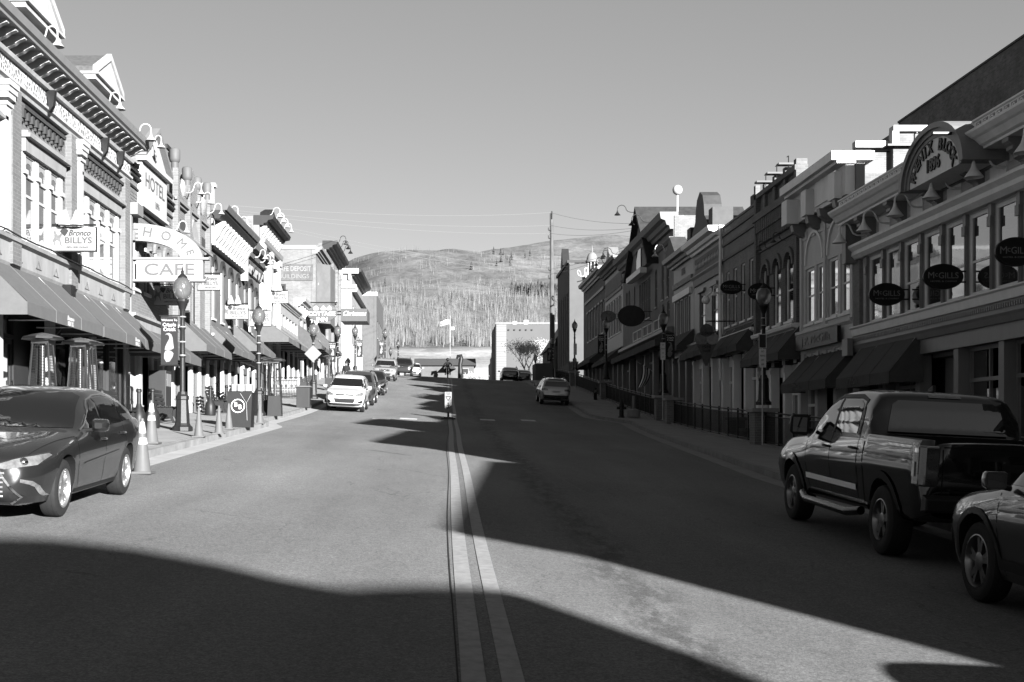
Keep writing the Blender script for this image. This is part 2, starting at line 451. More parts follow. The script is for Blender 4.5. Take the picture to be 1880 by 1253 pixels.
# painted marks
PAINT = mat('road_paint', .125, .8, var=.28, scale=9, bump=.1)
PAINTW = mat('white_road_paint', .24, .8, var=.35, scale=5)
def line(name, x0, x1, y0, y1, m, wob=0):
    mb = MB(); vs = []; fs = []
    ys = frange(y0, y1, .5); rnd = random.Random(3)
    for Y in ys:
        dx = (.035 * math.sin(Y * .32) + .03 * math.sin(Y * .13 + 1)) * wob
        a, b = x0(Y) + dx, x1(Y) + dx
        vs += [(a, Y, gz(a, Y) + .005), (b, Y, gz(b, Y) + .005)]
    fs = [(2*i, 2*i+1, 2*i+3, 2*i+2) for i in range(len(ys) - 1)]
    mb.add(vs, fs); return tag(mb.build(name, m), kind='structure')
def cl(Y): return .07 + .0022 * Y
line('centre_line', lambda Y: cl(Y), lambda Y: cl(Y) + .15, -10, 128, PAINT, .35)
line('centre_line', lambda Y: cl(Y) + .245, lambda Y: cl(Y) + .385, -10, 128, PAINT, .35)
line('road_joint', lambda Y: cl(Y) - .045, lambda Y: cl(Y) - .033, -10, 60, mat('crack_black', .012, .9, var=.1), .7)
for (px, py, wd) in ((700, 770, .75), (750, 769.5, .75), (895, 771.5, .68), (970, 772.5, .68)):
    X, Y, z = ground_at(px, py)
    line('crossing_mark', lambda q: X - wd / 2, lambda q: X + wd / 2, Y - .55, Y + .65, PAINTW)

# ------------------------------------------------------------------ terrain: town hillside, then the valley and the mountain
def sm(t): t = min(max(t, 0), 1); return t * t * (3 - 2 * t)
def lerp_tab(tab, x):
    if x <= tab[0][0]: return tab[0][1]
    for (a, b), (c, d) in zip(tab, tab[1:]):
        if x <= c: return b + (d - b) * sm((x - a) / (c - a)) if False else b + (d - b) * (x - a) / (c - a)
    return tab[-1][1]
from mathutils import noise as mnoise
PROF = [(330, 700), (380, 676), (430, 664), (520, 648), (600, 636), (760, 596), (900, 556), (1000, 540), (1200, 508), (1500, 470)]
RIDGE1 = [(-.4, 560), (-.2, 530), (-.1, 503), (-.085, 492), (-.07, 476), (-.05, 462), (-.03, 457), (0, 458), (.03, 464), (.06, 468), (.2, 476), (.4, 500)]
RIDGE2 = [(-.4, 560), (-.1, 520), (-.03, 480), (.0, 470), (.03, 462), (.055, 455), (.08, 443), (.11, 437), (.16, 433), (.3, 455), (.5, 500)]
def hill(X, Y):
    k = X / max(Y, 1)
    y15 = lerp_tab(RIDGE1, k)
    if Y <= 1500:
        ys = lerp_tab(PROF, Y)
        f = sm((Y - 500) / 1000)
        ys = ys + (y15 - 470) * f + (1 - f) * 0
        ys += 260 * (abs(k) - .25) * sm((abs(k) - .25) / .2) if abs(k) > .25 else 0
    elif Y <= 1800:
        t = (Y - 1500) / 300; ys = y15 + 22 * math.sin(math.pi * .5 * t)
    else:
        t = sm((Y - 1800) / 900); ys = (y15 + 22) * (1 - t) + lerp_tab(RIDGE2, k) * t
        if Y > 2700: ys += (Y - 2700) * .05
    z = EYE + Y * (PY - ys) / FPX
    v = Vector((X * .006, Y * .004, 0))
    z += mnoise.fractal(v, 1.0, 2.0, 4) * Y * .0042 * sm((Y - 450) / 500)
    z += mnoise.noise(Vector((X * .04, Y * .03, 5))) * Y * .0012
    return z
def tz(X, Y):
    town = zp(min(Y, 330)) - CX * min(max(X, -14), 16) - 2.6
    if Y < 170: return town
    t = sm((Y - 170) / 160)
    low = town
    if Y < 330: return low
    t2 = sm((Y - 330) / 60); return low * (1 - t2) + hill(X, Y) * t2
ty = frange(-150, 330, 10) + frange(340, 1000, 10) + frange(1020, 1800, 20) + frange(1860, 3600, 60)
tu = [-1.2, -.8, -.55, -.4, -.3] + frange(-.24, .32, .008) + [.4, .5, .7, 1.0, 1.4]
vs = []; fs = []
for Y in ty:
    for k in tu:
        X = k * (Y if Y > 300 else 300)
        vs.append((X, Y, tz(X, Y)))
n = len(tu)
for j in range(len(ty) - 1):
    for i in range(n - 1): fs.append((j*n+i, j*n+i+1, (j+1)*n+i+1, (j+1)*n+i))
def hillmat():
    m, t, b = _base('dry_mountain_grass'); N = t.nodes; L = t.links
    g = N.new('ShaderNodeNewGeometry')
    def noise(sc_, det, sx, sy, sz, ro=.65):
        mp = N.new('ShaderNodeMapping'); mp.inputs['Scale'].default_value = (sx, sy, sz); L.new(g.outputs['Position'], mp.inputs[0])
        n = N.new('ShaderNodeTexNoise'); n.inputs['Scale'].default_value = sc_; n.inputs['Detail'].default_value = det; n.inputs['Roughness'].default_value = ro
        L.new(mp.outputs[0], n.inputs[0]); return n.outputs[0]
    def ramp(s, stops):
        r = N.new('ShaderNodeValToRGB'); e = r.color_ramp.elements
        e[0].position, e[0].color = stops[0][0], (stops[0][1],) * 3 + (1,)
        e[1].position, e[1].color = stops[-1][0], (stops[-1][1],) * 3 + (1,)
        for p, v in stops[1:-1]:
            q = e.new(p); q.color = (v, v, v, 1)
        L.new(s, r.inputs[0]); return r.outputs[0]
    a = ramp(noise(.009, 8, 1, .5, 1), [(.3, .05), (.44, .077), (.55, .095), (.7, .14)])
    c = ramp(noise(.07, 6, 1, .4, 1, .75), [(.3, .6), (.5, 1.0), (.7, 1.35)])
    d = ramp(noise(.35, 4, 1, .5, 1, .8), [(.3, .75), (.7, 1.25)])
    m1 = N.new('ShaderNodeMath'); m1.operation = 'MULTIPLY'; L.new(a, m1.inputs[0]); L.new(c, m1.inputs[1])
    m2 = N.new('ShaderNodeMath'); m2.operation = 'MULTIPLY'; L.new(m1.outputs[0], m2.inputs[0]); L.new(d, m2.inputs[1])
    # pale straw meadow on the valley floor
    sp = N.new('ShaderNodeSeparateXYZ'); L.new(g.outputs['Position'], sp.inputs[0])
    ad = N.new('ShaderNodeMath'); ad.operation = 'MULTIPLY_ADD'; ad.inputs[1].default_value = 90; L.new(noise(.02, 5, 1, 1, 1), ad.inputs[0]); L.new(sp.outputs[1], ad.inputs[2])
    mk = N.new('ShaderNodeMapRange'); mk.inputs[1].default_value = 585; mk.inputs[2].default_value = 640; mk.inputs[3].default_value = 2.3; mk.inputs[4].default_value = 1; L.new(ad.outputs[0], mk.inputs[0])
    m3 = N.new('ShaderNodeMath'); m3.operation = 'MULTIPLY'; L.new(m2.outputs[0], m3.inputs[0]); L.new(mk.outputs[0], m3.inputs[1]); m2 = m3
    L.new(m2.outputs[0], b.inputs['Base Color']); b.inputs['Roughness'].default_value = 1; b.inputs['Specular IOR Level'].default_value = 0
    return m
HILLM = hillmat()
tag(MB().add(vs, fs).build('terrain', HILLM, smooth=180), kind='structure')

# tar seams and worn cracks in the street
TAR = mat('tar_seam', .028, .6, var=.2)
def seam_line(pts, wd):
    mb = MB(); q = []
    P = [Vector(p) for p in pts]; rn = random.Random(int(pts[0][0] * 100 + pts[0][1] * 10)); ps = []
    for a, b_ in zip(P, P[1:]):
        n_ = max(2, int((b_ - a).length / .12))
        for i in range(n_): ps.append(a.lerp(b_, i / n_) + Vector((rn.uniform(-.02, .02), rn.uniform(-.02, .02))))
    ps.append(P[-1])
    for i, p in enumerate(ps):
        d = (ps[min(i + 1, len(ps) - 1)] - ps[max(i - 1, 0)]).normalized(); w_ = wd * rn.uniform(.4, 1.0) * min(1, (min(i, len(ps) - 1 - i) + .3) / 4)
        for s_ in (-1, 1): v = p + Vector((-d.y, d.x)) * w_ * s_ / 2; q.append((v.x, v.y, gz(v.x, v.y) + .004))
    mb.add(q, [(2*i, 2*i+1, 2*i+3, 2*i+2) for i in range(len(ps) - 1)]); tag(mb.build('tar_seam', TAR), kind='structure')
def gp(px, py): p = ground_at(px, py); return (p[0], p[1])
for pts, wd in (([(1172, 926), (1205, 928)], .05), ([(1140, 988), (1178, 991)], .06), ([(1165, 1006), (1205, 1009)], .05), ([(1055, 959), (1095, 960)], .04), ([(20, 1145), (60, 1140), (95, 1142)], .03), ([(385, 1130), (392, 1131)], .05),
                ([(640, 825), (690, 828), (760, 838)], .05), ([(1000, 860), (1040, 885), (1095, 915), (1130, 955)], .05), ([(1480, 1195), (1560, 1210)], .03)):
    seam_line([gp(*p) for p in pts], wd)
# ------------------------------------------------------------------ building kit
class Bld:
    """a street front: u runs along the street (depth Y), v is height, w stands out from the wall"""
    def __init__(s, label, side, u0, u1, zt, wall, X=None, depth=15, name='brick_building', zb=None, group=None, cat='building', roof_drop=.7, body=True):
        s.side = side; s.X = X if X is not None else (XL if side < 0 else XR)
        s.u0, s.u1, s.zt, s.wall = u0 + .012, u1 - .012, zt, wall
        um = (u0 + u1) / 2
        g = [gz(s.X, y) for y in (u0, u1)]
        s.zb = zb if zb is not None else min(g) - (.6 if side < 0 else LOWER + .5)
        s.zg = gz(s.X, um) + (KH if side < 0 else -LOWER)
        s.root = thing(name, label, cat, s.P(um, s.zb, 0), group)
        s.ops = []
        if body:
            mb = s.mb(); mb.box(s.u0, s.u1, s.zb, zt - roof_drop, -depth, -.97); mb.box(s.u0, s.u0 + .2, s.zb, zt - roof_drop, -.97, -.31); mb.box(s.u1 - .2, s.u1, s.zb, zt - roof_drop, -.97, -.31); mb.box(s.u0 + .2, s.u1 - .2, zt - roof_drop - .1, zt - roof_drop, -.97, -.31)
            mb.box(s.u0, s.u1, zt - roof_drop, zt, -.62, -.31)                       # parapet back
            mb.box(s.u0, s.u0 + .3, zt - roof_drop, zt - .15, -depth, -.62); mb.box(s.u1 - .3, s.u1, zt - roof_drop, zt - .15, -depth, -.62)
            s.part(mb, 'side_wall', wall)
            s.part(s.mb().box(s.u0 + .3, s.u1 - .3, zt - roof_drop, zt - roof_drop + .03, -depth + .01, -.63), 'roof', ROOFM)
    def P(s, u, v, w): return (s.X - s.side * w, u, v)
    def mb(s): return MB(s.P)
    def part(s, mb, name, m, parent=None, **k):
        if name.endswith('_row'):
            for q in mb.split(): o = q.build(name[:-4], m, parent or s.root, **k)
            return o
        return mb.build(name, m, parent or s.root, **k)
    def front(s, u0=None, u1=None, v0=None, v1=None, m=None, ops=(), w=0, depth=.3, name='front_wall'):
        u0 = s.u0 if u0 is None else u0; u1 = s.u1 if u1 is None else u1
        v0 = s.zb if v0 is None else v0; v1 = s.zt if v1 is None else v1
        mb = s.mb()
        us = sorted({u0, u1} | {round(x, 4) for o in ops for x in o[:2]}); vv = sorted({v0, v1} | {round(x, 4) for o in ops for x in o[2:4]})
        for a, b in zip(us, us[1:]):
            for c, d in zip(vv, vv[1:]):
                mu, mv = (a + b) / 2, (c + d) / 2
                if any(o[0] < mu < o[1] and o[2] < mv < o[3] for o in ops): continue
                mb.quad((a, c, w), (b, c, w), (b, d, w), (a, d, w))
        for (a, b, c, d) in [o[:4] for o in ops]:
            e = w - depth
            mb.quad((a, c, w), (a, d, w), (a, d, e), (a, c, e)); mb.quad((b, c, w), (b, d, w), (b, d, e), (b, c, e))
            mb.quad((a, c, w), (b, c, w), (b, c, e), (a, c, e)); mb.quad((a, d, w), (b, d, w), (b, d, e), (a, d, e))
        e = w - depth
        mb.quad((u0, v1, w), (u1, v1, w), (u1, v1, e), (u0, v1, e)); mb.quad((u0, v0, w), (u0, v1, w), (u0, v1, e), (u0, v0, e))
        mb.quad((u1, v0, w), (u1, v1, w), (u1, v1, e), (u1, v0, e))
        return s.part(mb, name, m or s.wall, recalc=False)
    def window(s, a, b, c, d, fm=None, g=None, rail=True, cols=1, sill=True, fw=.07, w=0, arch=0, hood=None, dp=.07):
        """sash window filling the opening a..b, c..d; arch = rise of a curved head"""
        fm = fm or WHITE; g = g or GLASS
        mb = s.mb(); e0, e1 = w - dp - .08, w - dp
        mb.box(a, a + fw, c, d, e0, e1); mb.box(b - fw, b, c, d, e0, e1)
        mb.box(a + fw, b - fw, c, c + fw, e0, e1); mb.box(a + fw, b - fw, d - fw, d, e0, e1)
        if rail:
            m = c + (d - c) * (rail if isinstance(rail, float) else .5); mb.box(a + fw, b - fw, m - .03, m + .03, e0 + .01, e1 - .01)
        for i in range(1, cols):
            u = a + (b - a) * i / cols; mb.box(u - .022, u + .022, c + fw, d - fw, e0 + .02, e1 - .01)
        f = s.part(mb, 'window', fm)
        s.part(s.mb().box(a + .02, b - .02, c + .02, d - .02, w - dp - .12, w - dp - .035), 'pane', g, f)
        if sill: s.part(s.mb().box(a - .06, b + .06, c - .09, c, w - .2, w + .07), 'sill', fm if sill is True else sill, f)
        if arch:
            N = 10; r = (b - a) / 2; uc = (a + b) / 2; mbx = s.mb()
            def curve(t): return uc + r * math.cos(t), d - arch + arch * math.sin(t)
            for sgn in (0, 1):
                pts = [curve(math.pi / 2 * (i / N)) if sgn == 0 else curve(math.pi - math.pi / 2 * (i / N)) for i in range(N + 1)]
                cx_ = b if sgn == 0 else a
                mbx.prism([(p[0], p[1]) for p in pts] + [(uc, d + .001), (cx_, d + .001)], 2, w - .2, w + .004)
            s.part(mbx, 'arch_corner', s.wall, f)
            if hood:
                mbh = s.mb(); N = 16
                for i in range(N):
                    t0, t1 = math.pi * i / N, math.pi * (i + 1) / N
                    q = []
                    for t, k in ((t0, 1), (t1, 1), (t1, 1 + .2 / r), (t0, 1 + .2 / r)):
                        q.append((uc + r * k * math.cos(t), d - arch + (arch + (k - 1) * r) * math.sin(t)))
                    mbh.prism(q, 2, w + .003, w + .09)
                s.part(mbh, 'arch_hood', hood, f)
        elif hood:
            s.part(s.mb().box(a - .12, b + .12, d, d + .16, w, w + .12), 'window_hood', hood, f)
        return f
    def mould(s, prof, name, m, u0=None, u1=None, over=0):
        over = over or .005
        """horizontal moulding: prof = outline in (v, w)"""
        return s.part(s.mb().prism(prof, 0, (s.u0 if u0 is None else u0) - over, (s.u1 if u1 is None else u1) + over), name, m)
    def cornice(s, v, h, p, m, u0=None, u1=None, name='cornice', over=0):
        q = [(v, 0), (v, p*.25), (v + h*.2, p*.3), (v + h*.25, p*.5), (v + h*.5, p*.6), (v + h*.6, p*.92), (v + h*.95, p), (v + h, p), (v + h, -.297), (v, -.297)]
        q = [(a, b if b > 0 else (.001 if b == 0 else b)) for a, b in q]
        return s.mould(q, name, m, u0, u1, over)
    def brackets(s, n, v0, v1, p, m, u0=None, u1=None, wd=.16, name='bracket_row', w=0):
        u0 = s.u0 if u0 is None else u0; u1 = s.u1 if u1 is None else u1
        mb = s.mb()
        for i in range(n):
            u = u0 + (u1 - u0) * (i + .5) / n
            h = v1 - v0
            q = [(v1, w), (v1, w + p), (v1 - h*.18, w + p), (v1 - h*.3, w + p*.78), (v1 - h*.45, w + p*.62), (v1 - h*.6, w + p*.5), (v1 - h*.8, w + p*.2), (v0, w + p*.16), (v0, w)]
            mb.prism(q, 0, u - wd/2, u + wd/2)
        return s.part(mb, name, m)
    def awning(s, ua, ub, zt, zf, p, m=None, val=.26, ends=True, name='awning', scallop=False, w0=.02, lab=None):
        m = m or CLOTH; mb = s.mb(); N = 24
        # cloth top, slightly slack between its frame arms
        nu = max(2, int((ub - ua) / .5)); grid = []
        for i in range(nu + 1):
            u = ua + (ub - ua) * i / nu
            for j in range(5):
                t = j / 4; sag = -.014 * math.sin(math.pi * t) * (1 - abs(math.cos(math.pi * i * 3 / nu)) * .6)
                grid.append((u, zt + (zf - zt) * t + sag, w0 + (p - w0) * t))
        fs = [(i*5+j, i*5+j+1, (i+1)*5+j+1, (i+1)*5+j) for i in range(nu) for j in range(4)]
        mb.add(grid, fs)
        for u in frange(ua, ub, 1.85)[1:-1]: mb.tube([(u, zt, w0), (u, (zt + zf) / 2 - .008, (w0 + p) / 2), (u, zf, p), (u, zf - val, p)], .013, 5)
        if scallop:
            n = int((ub - ua) / .16)
            for i in range(n):
                a, b = ua + (ub - ua) * i / n, ua + (ub - ua) * (i + 1) / n
                mb.quad((a, zf, p), (b, zf, p), (b, zf - val, p), ((a + b) / 2, zf - val - .06, p), (a, zf - val, p))
        else:
            mb.box(ua, ub, zf - val, zf, p - .015, p)
        if ends:
            for u in (ua, ub - .015):
                mb.prism([(zt, w0), (zf, p - .016), (zf - val, p - .016), (zf - val, w0)], 0, u, u + .015)
        o = s.part(mb, name, m, recalc=False)
        if lab: o['label'] = lab
        fr = s.mb()
        for u in frange(ua + .05, ub - .05, 1.6):
            fr.tube([(u, zt - .06, w0 + .05), (u, zf - .05, p - .05)], .018, 6); fr.tube([(u, zf - val + .06, w0), (u, zf - val + .06, p - .05)], .018, 6)
        s.part(fr, 'awning_strut_row', GALV, o)
        return o
    def gooseneck(s, u, v, w=0, reach=.75, rise=.45, m=None, size=1.0, down=.3):
        m = m or WHITE; mb = s.mb(); k = .66
        reach *= k; rise *= k; size *= .6; down *= .8
        r = reach * .24; wc = w + reach - r
        pts = [(u, v, w - .02), (u, v, w + reach * .25), (u, v + rise * .18, w + reach * .42), (u, v + rise * .6, wc - r)]
        for i in range(1, 9):
            t = math.pi * (1 - i / 8); pts.append((u, v + rise * .6 + r * math.sin(t), wc + r * math.cos(t)))
        pts.append((u, v + rise * .3, w + reach))
        mb.tube(pts, .022 * size + .006, 7)
        o = s.part(mb, 'gooseneck_light', m, smooth=60)
        x = s.P(u, v + rise * .3, w + reach)
        sh = MB(); sh.lathe([(.035*size, .03), (.05*size, -.05*size), (.085*size, -.5*down*size-.02), (.15*size, -.85*down*size), (.23*size, -1.25*down*size), (.22*size, -1.25*down*size), (.06*size, -.1*size)], x, 12, cap=False)
        s.part(sh, 'lamp_shade', m, o, smooth=40)
        return o
    def shopfront(s, bays, v0, v1, fm, pier=None, g=None, wd=.22, w=-.28, dw0=.04, bulk=.55, door_every=3, pm=None, head=.5, transom=True, km=None):
        """glazed shop front between piers: recessed glass, kick panels, doors"""
        L_ = s.u1 - s.u0; g = g or SHOPGL
        pm = pm or fm
        mb = s.mb()
        for i in range(bays + 1):
            u = s.u0 + L_ * i / bays; a = max(s.u0, u - wd / 2); b = min(s.u1, u + wd / 2)
            mb.box(a, b, s.zb, v1, w - .02, .05); mb.box(a - .03 if i else a, b + .03 if i < bays else b, s.zg - .3, s.zg + .35, .05, .09)
            mb.box(a - .03 if i else a, b + .03 if i < bays else b, v1 - .28, v1 - .12, .05, .1)
        s.part(mb, 'pier_row', pm)
        for i in range(bays):
            a = s.u0 + L_ * i / bays + wd / 2; b = s.u0 + L_ * (i + 1) / bays - wd / 2
            zg = gz(s.X, (a + b) / 2) + (KH if s.side < 0 else -LOWER)
            door = (i % door_every == 1)
            if door:
                dm = s.mb(); dw = min(1.1, b - a - .3); c = (a + b) / 2
                top = zg + 2.15
                dm.box(c - dw/2, c - dw/2 + .11, zg, top, w - .5, w - .44); dm.box(c + dw/2 - .11, c + dw/2, zg, top, w - .5, w - .44)
                dm.box(c - dw/2 + .11, c + dw/2 - .11, zg, zg + .3, w - .5, w - .44); dm.box(c - dw/2 + .11, c + dw/2 - .11, top - .12, top, w - .5, w - .44)
                d = s.part(dm, 'door', fm); s.part(s.mb().box(c - dw/2 + .1, c + dw/2 - .1, zg + .28, top - .1, w - .49, w - .46), 'pane', g, d)
                s.part(s.mb().tube([(c + dw/2 - .07, zg + .95, w - .44), (c + dw/2 - .07, zg + .95, w - .38), (c + dw/2 - .07, zg + 1.2, w - .38), (c + dw/2 - .07, zg + 1.2, w - .44)], .014, 6), 'handle', STEEL, d)
                fr = s.mb(); fr.box(a, c - dw/2, s.zb, v1 - head, w - .52, w - .4); fr.box(c + dw/2, b, s.zb, v1 - head, w - .52, w - .4); fr.box(c - dw/2, c + dw/2, top, top + .1, w - .52, w - .4)
                fr.box(a, b, v1 - head, v1, w - .52, w - .05)
                s.part(fr, 'door_surround', fm)
                s.part(s.mb().box(c - dw/2, c + dw/2, top + .1, v1 - head, w - .5, w - .47), 'transom_light', g)
            else:
                fr = s.mb(); fr.box(a, b, v1 - head, v1, w - .1, w + .04)
                tr = v1 - head - .75
                if transom and tr > zg + 1.9: fr.box(a, b, tr - .05, tr + .05, w - .08, w + .04)
                else: tr = None
                fr.box(a, a + .07, zg + bulk, v1 - head, w - .08, w + .03); fr.box(b - .07, b, zg + bulk, v1 - head, w - .08, w + .03)
                if b - a > 1.9: c = (a + b) / 2; fr.box(c - .03, c + .03, zg + bulk, v1 - head, w - .08, w + .03)
                f = s.part(fr, 'shop_window', fm); s.part(s.mb().box(a, b, s.zb, zg + bulk, w - .1, w + .06), 'kick_panel', km or fm, f)
                s.part(s.mb().box(a + .05, b - .05, zg + bulk - .02, v1 - head + .02, w - .09, w - .05), 'pane', g, f)
        s.part(s.mb().box(s.u0, s.u1, s.zb, v1, w - .62, w - .56), 'shop_back_wall', DGREY)
    def coping(s, m=None, h=.12, over=.06, zt=None):
        z = s.zt if zt is None else zt
        return s.part(s.mb().box(s.u0 - .001, s.u1 + .001, z, z + h, -.68, over), 'coping', m or CONC)
def dentils(B, u0, u1, n, v0, v1, p, m, w=0, name='dentil_course', gap=.5):
    mb = B.mb(); st = (u1 - u0) / n
    for i in range(n): mb.box(u0 + st * (i + .5 - gap / 2), u0 + st * (i + .5 + gap / 2), v0, v1, w, w + p)
    return B.part(mb, name, m)
# ================================================================== LEFT ROW (sunlit), front plane x = XL
# --- L1: long two-storey block with bracketed cornice and two small roof gables
b = Bld('long two-storey white and brick block with bracketed cornice and roof gables, nearest left', -1, 12.0, 36.75, 10.0, BR_L1, depth=18)
L1 = b
ops = []; panes = []
for (ua, ub, n) in ((27.75, 30.45, 3), (31.75, 35.75, 4), (22.6, 26.0, 4), (17.2, 21.3, 4), (12.6, 16.0, 4)):
    st = (ub - ua) / n
    for i in range(n): ops.append((ua + st * i + .12, ua + st * (i + 1) - .12, 6.2, 8.15)); panes.append((ua, ub))
b.front(v0=5.45, ops=ops)
for o in ops:
    f = b.window(*o, fm=WHITE, g=GLASSL, rail=.52, fw=.06, sill=True, dp=.0)
    b.part(b.mb().box(o[0] + .05, o[1] - .05, 7.62, 7.7, -.034, .012), 'transom_bar', WHITE, f)
    # draped blind in the upper sash
    mb = b.mb(); c = (o[0] + o[1]) / 2; hw = (o[1] - o[0]) / 2 - .07
    mb.prism([(c - hw, 8.08), (c + hw, 8.08), (c + hw, 7.78)] + [(c + hw * math.cos(math.pi * i / 8), 7.78 + .2 * math.sin(math.pi * i / 8)) for i in range(1, 8)] + [(c - hw, 7.78)], 2, -.034, -.028)
    b.part(mb, 'draped_blind', OFFW, f)
for (ua, ub, n) in ((27.75, 30.45, 3), (31.75, 35.75, 4), (22.6, 26.0, 4), (17.2, 21.3, 4), (12.6, 16.0, 4)):
    st = (ub - ua) / n; mb = b.mb()
    mb.box(ua - .14, ub + .14, 8.15, 8.45, 0, .1); mb.box(ua - .2, ub + .2, 8.45, 8.53, 0, .22); mb.box(ua - .17, ub + .17, 8.53, 8.6, 0, .16)
    mb.box(ua - .1, ub + .1, 6.02, 6.11, 0, .16)
    b.part(mb, 'window_lintel_row', OFFW)
    mb = b.mb()
    for i in range(n + 1):
        u = ua + st * i
        mb.box(u - .12, u + .12, 6.11, 8.15, .002, .016); mb.box(u - .07, u + .07, 6.11, 8.05, .016, .03)
        mb.box(u - .13, u + .13, 7.66, 7.76, .04, .08)
    b.part(mb, 'window_mullion_row', WHITE)
    # brick corbel table over the windows
    mb = b.mb()
    for i in range(int((ub - ua + .5) / .3)):
        u = ua - .25 + i * .3
        mb.box(u, u + .15, 8.86, 9.06, 0, .1); mb.box(u, u + .3, 9.06, 9.14, 0, .13); mb.box(u + .04, u + .11, 8.78, 8.86, 0, .06)
    b.part(mb, 'corbel_table', mat('dark_moulded_brick', .022, .8, var=.2))
mb = b.mb()
for u in (26.9, 31.1, 36.3, 21.95, 16.6):
    mb.box(u - .28, u + .28, 5.5, 9.3, 0, .16)
b.part(mb, 'brick_pier_row', BR_L1)
mb = b.mb()
for u in (31.5, 26.2):
    mb.lathe([(.17, 6.1), (.15, 8.7), (.2, 8.75), (.2, 8.85), (.15, 8.9), (.28, 9.2), (.3, 9.3)], (u, 0, .2), 10) if False else None
    mb.box(u - .16, u + .16, 6.1, 8.75, 0, .22)
    for k, (a, c) in enumerate(((8.75, 8.83), (8.9, 9.02), (9.02, 9.14), (9.14, 9.26))): mb.box(u - .2 - .035*k, u + .2 + .035*k, a, c, 0, .26 + .03*k)
b.part(mb, 'white_pilaster_row', WHITE)
# frieze with a scroll pattern, then soffit brackets and gutter
b.mould([(9.3, 0), (9.3, .1), (9.36, .13), (9.4, .2), (9.46, .2), (9.46, 0)], 'frieze_moulding', WHITE)
def frieze_mat():
    m, t, bs = _base('scroll_frieze'); N = t.nodes; L = t.links
    co, g = wallcoord(t)
    vo = N.new('ShaderNodeTexVoronoi'); vo.feature = 'DISTANCE_TO_EDGE'; vo.inputs['Scale'].default_value = 8; L.new(co, vo.inputs[0])
    rp = N.new('ShaderNodeValToRGB'); e = rp.color_ramp.elements; e[0].position = .05; e[0].color = (.32,) * 3 + (1,); e[1].position = .16; e[1].color = (.07,) * 3 + (1,)
    L.new(vo.outputs['Distance'], rp.inputs[0]); L.new(rp.outputs[0], bs.inputs['Base Color'])
    bp = N.new('ShaderNodeBump'); bp.inputs['Distance'].default_value = .03; bp.invert = True; L.new(vo.outputs['Distance'], bp.inputs['Height']); L.new(bp.outputs[0], bs.inputs['Normal'])
    return m
FRZ = frieze_mat()
b.part(b.mb().box(b.u0, b.u1, 9.46, 9.86, 0, .12), 'frieze', FRZ)
b.mould([(9.86, 0), (9.86, .22), (9.93, .26), (9.93, 0)], 'bed_moulding', WHITE)
b.mould([(9.93, 0), (9.93, .1), (10.28, .1), (10.28, 0)], 'soffit_board', LGREY)
b.brackets(46, 9.94, 10.24, .46, WHITE, wd=.14, w=.1, name='cornice_bracket_row')
b.mould([(10.24, .1), (10.24, .62), (10.3, .62), (10.34, .68), (10.5, .72), (10.5, .1)], 'gutter', LGREY, over=.12)
b.part(b.mb().box(b.u0, b.u1, 10.0, 10.45, -.6, .1), 'parapet', OFFW)
# dark down-lights under the frieze
mb = b.mb()
for u in (33.6, 35.2, 29.0): mb.prism([(9.35, .2), (9.86, .14), (9.86, .34), (9.5, .3)], 0, u - .08, u + .08)
b.part(mb, 'flood_light_row', BLACK)
# roof gables
for u0, u1 in ((26.9, 29.4), (32.3, 34.9), (20.0, 22.5)):
    h0 = 10.5; mb = b.mb(); um = (u0 + u1) / 2
    mb.box(u0 + .2, u1 - .2, h0, 11.15, -1.2, .05); mb.prism([(u0 + .05, 11.26), (u1 - .05, 11.26), (um, 11.98)], 2, -1.2, .36)
    gb = b.part(mb, 'roof_gable', WHITE)
    mb = b.mb()
    for k in range(5): mb.box(u0 + .3, u1 - .3, h0 + .06 + .1*k, h0 + .1 + .1*k, .05, .085)
    b.part(mb, 'gable_louvre', OFFW, gb)
    b.part(b.mb().box(u0, u1, 11.1, 11.22, -1.2, .34).box(u0 - .06, u1 + .06, 11.22, 11.28, -1.2, .42), 'gable_cornice', WHITE, gb)
    mb = b.mb()
    for sg in (0, 1):
        ue = u0 - .05 if sg == 0 else u1 + .05
        mb.prism([(ue, 11.28), (um, 11.98), (um, 12.1), (ue, 11.42)], 2, -1.25, .28)
    mr_ = b.mb()
    for ue in (u0 - .05, u1 + .05): mr_.prism([(ue, 11.26), (um, 11.96), (um, 12.14), (ue, 11.44)], 2, .285, .41)
    b.part(mr_, 'raking_fascia', WHITE, gb)
    b.part(mb, 'gable_roof', mat('roof_shingle', .04, .85, var=.3, scale=9), gb)
    b.gooseneck(um + .2, 10.75, .05, reach=.8, rise=.7, size=1.15)
b.gooseneck(36.2, 10.5, .2, reach=1.0, rise=.6, size=1.15)
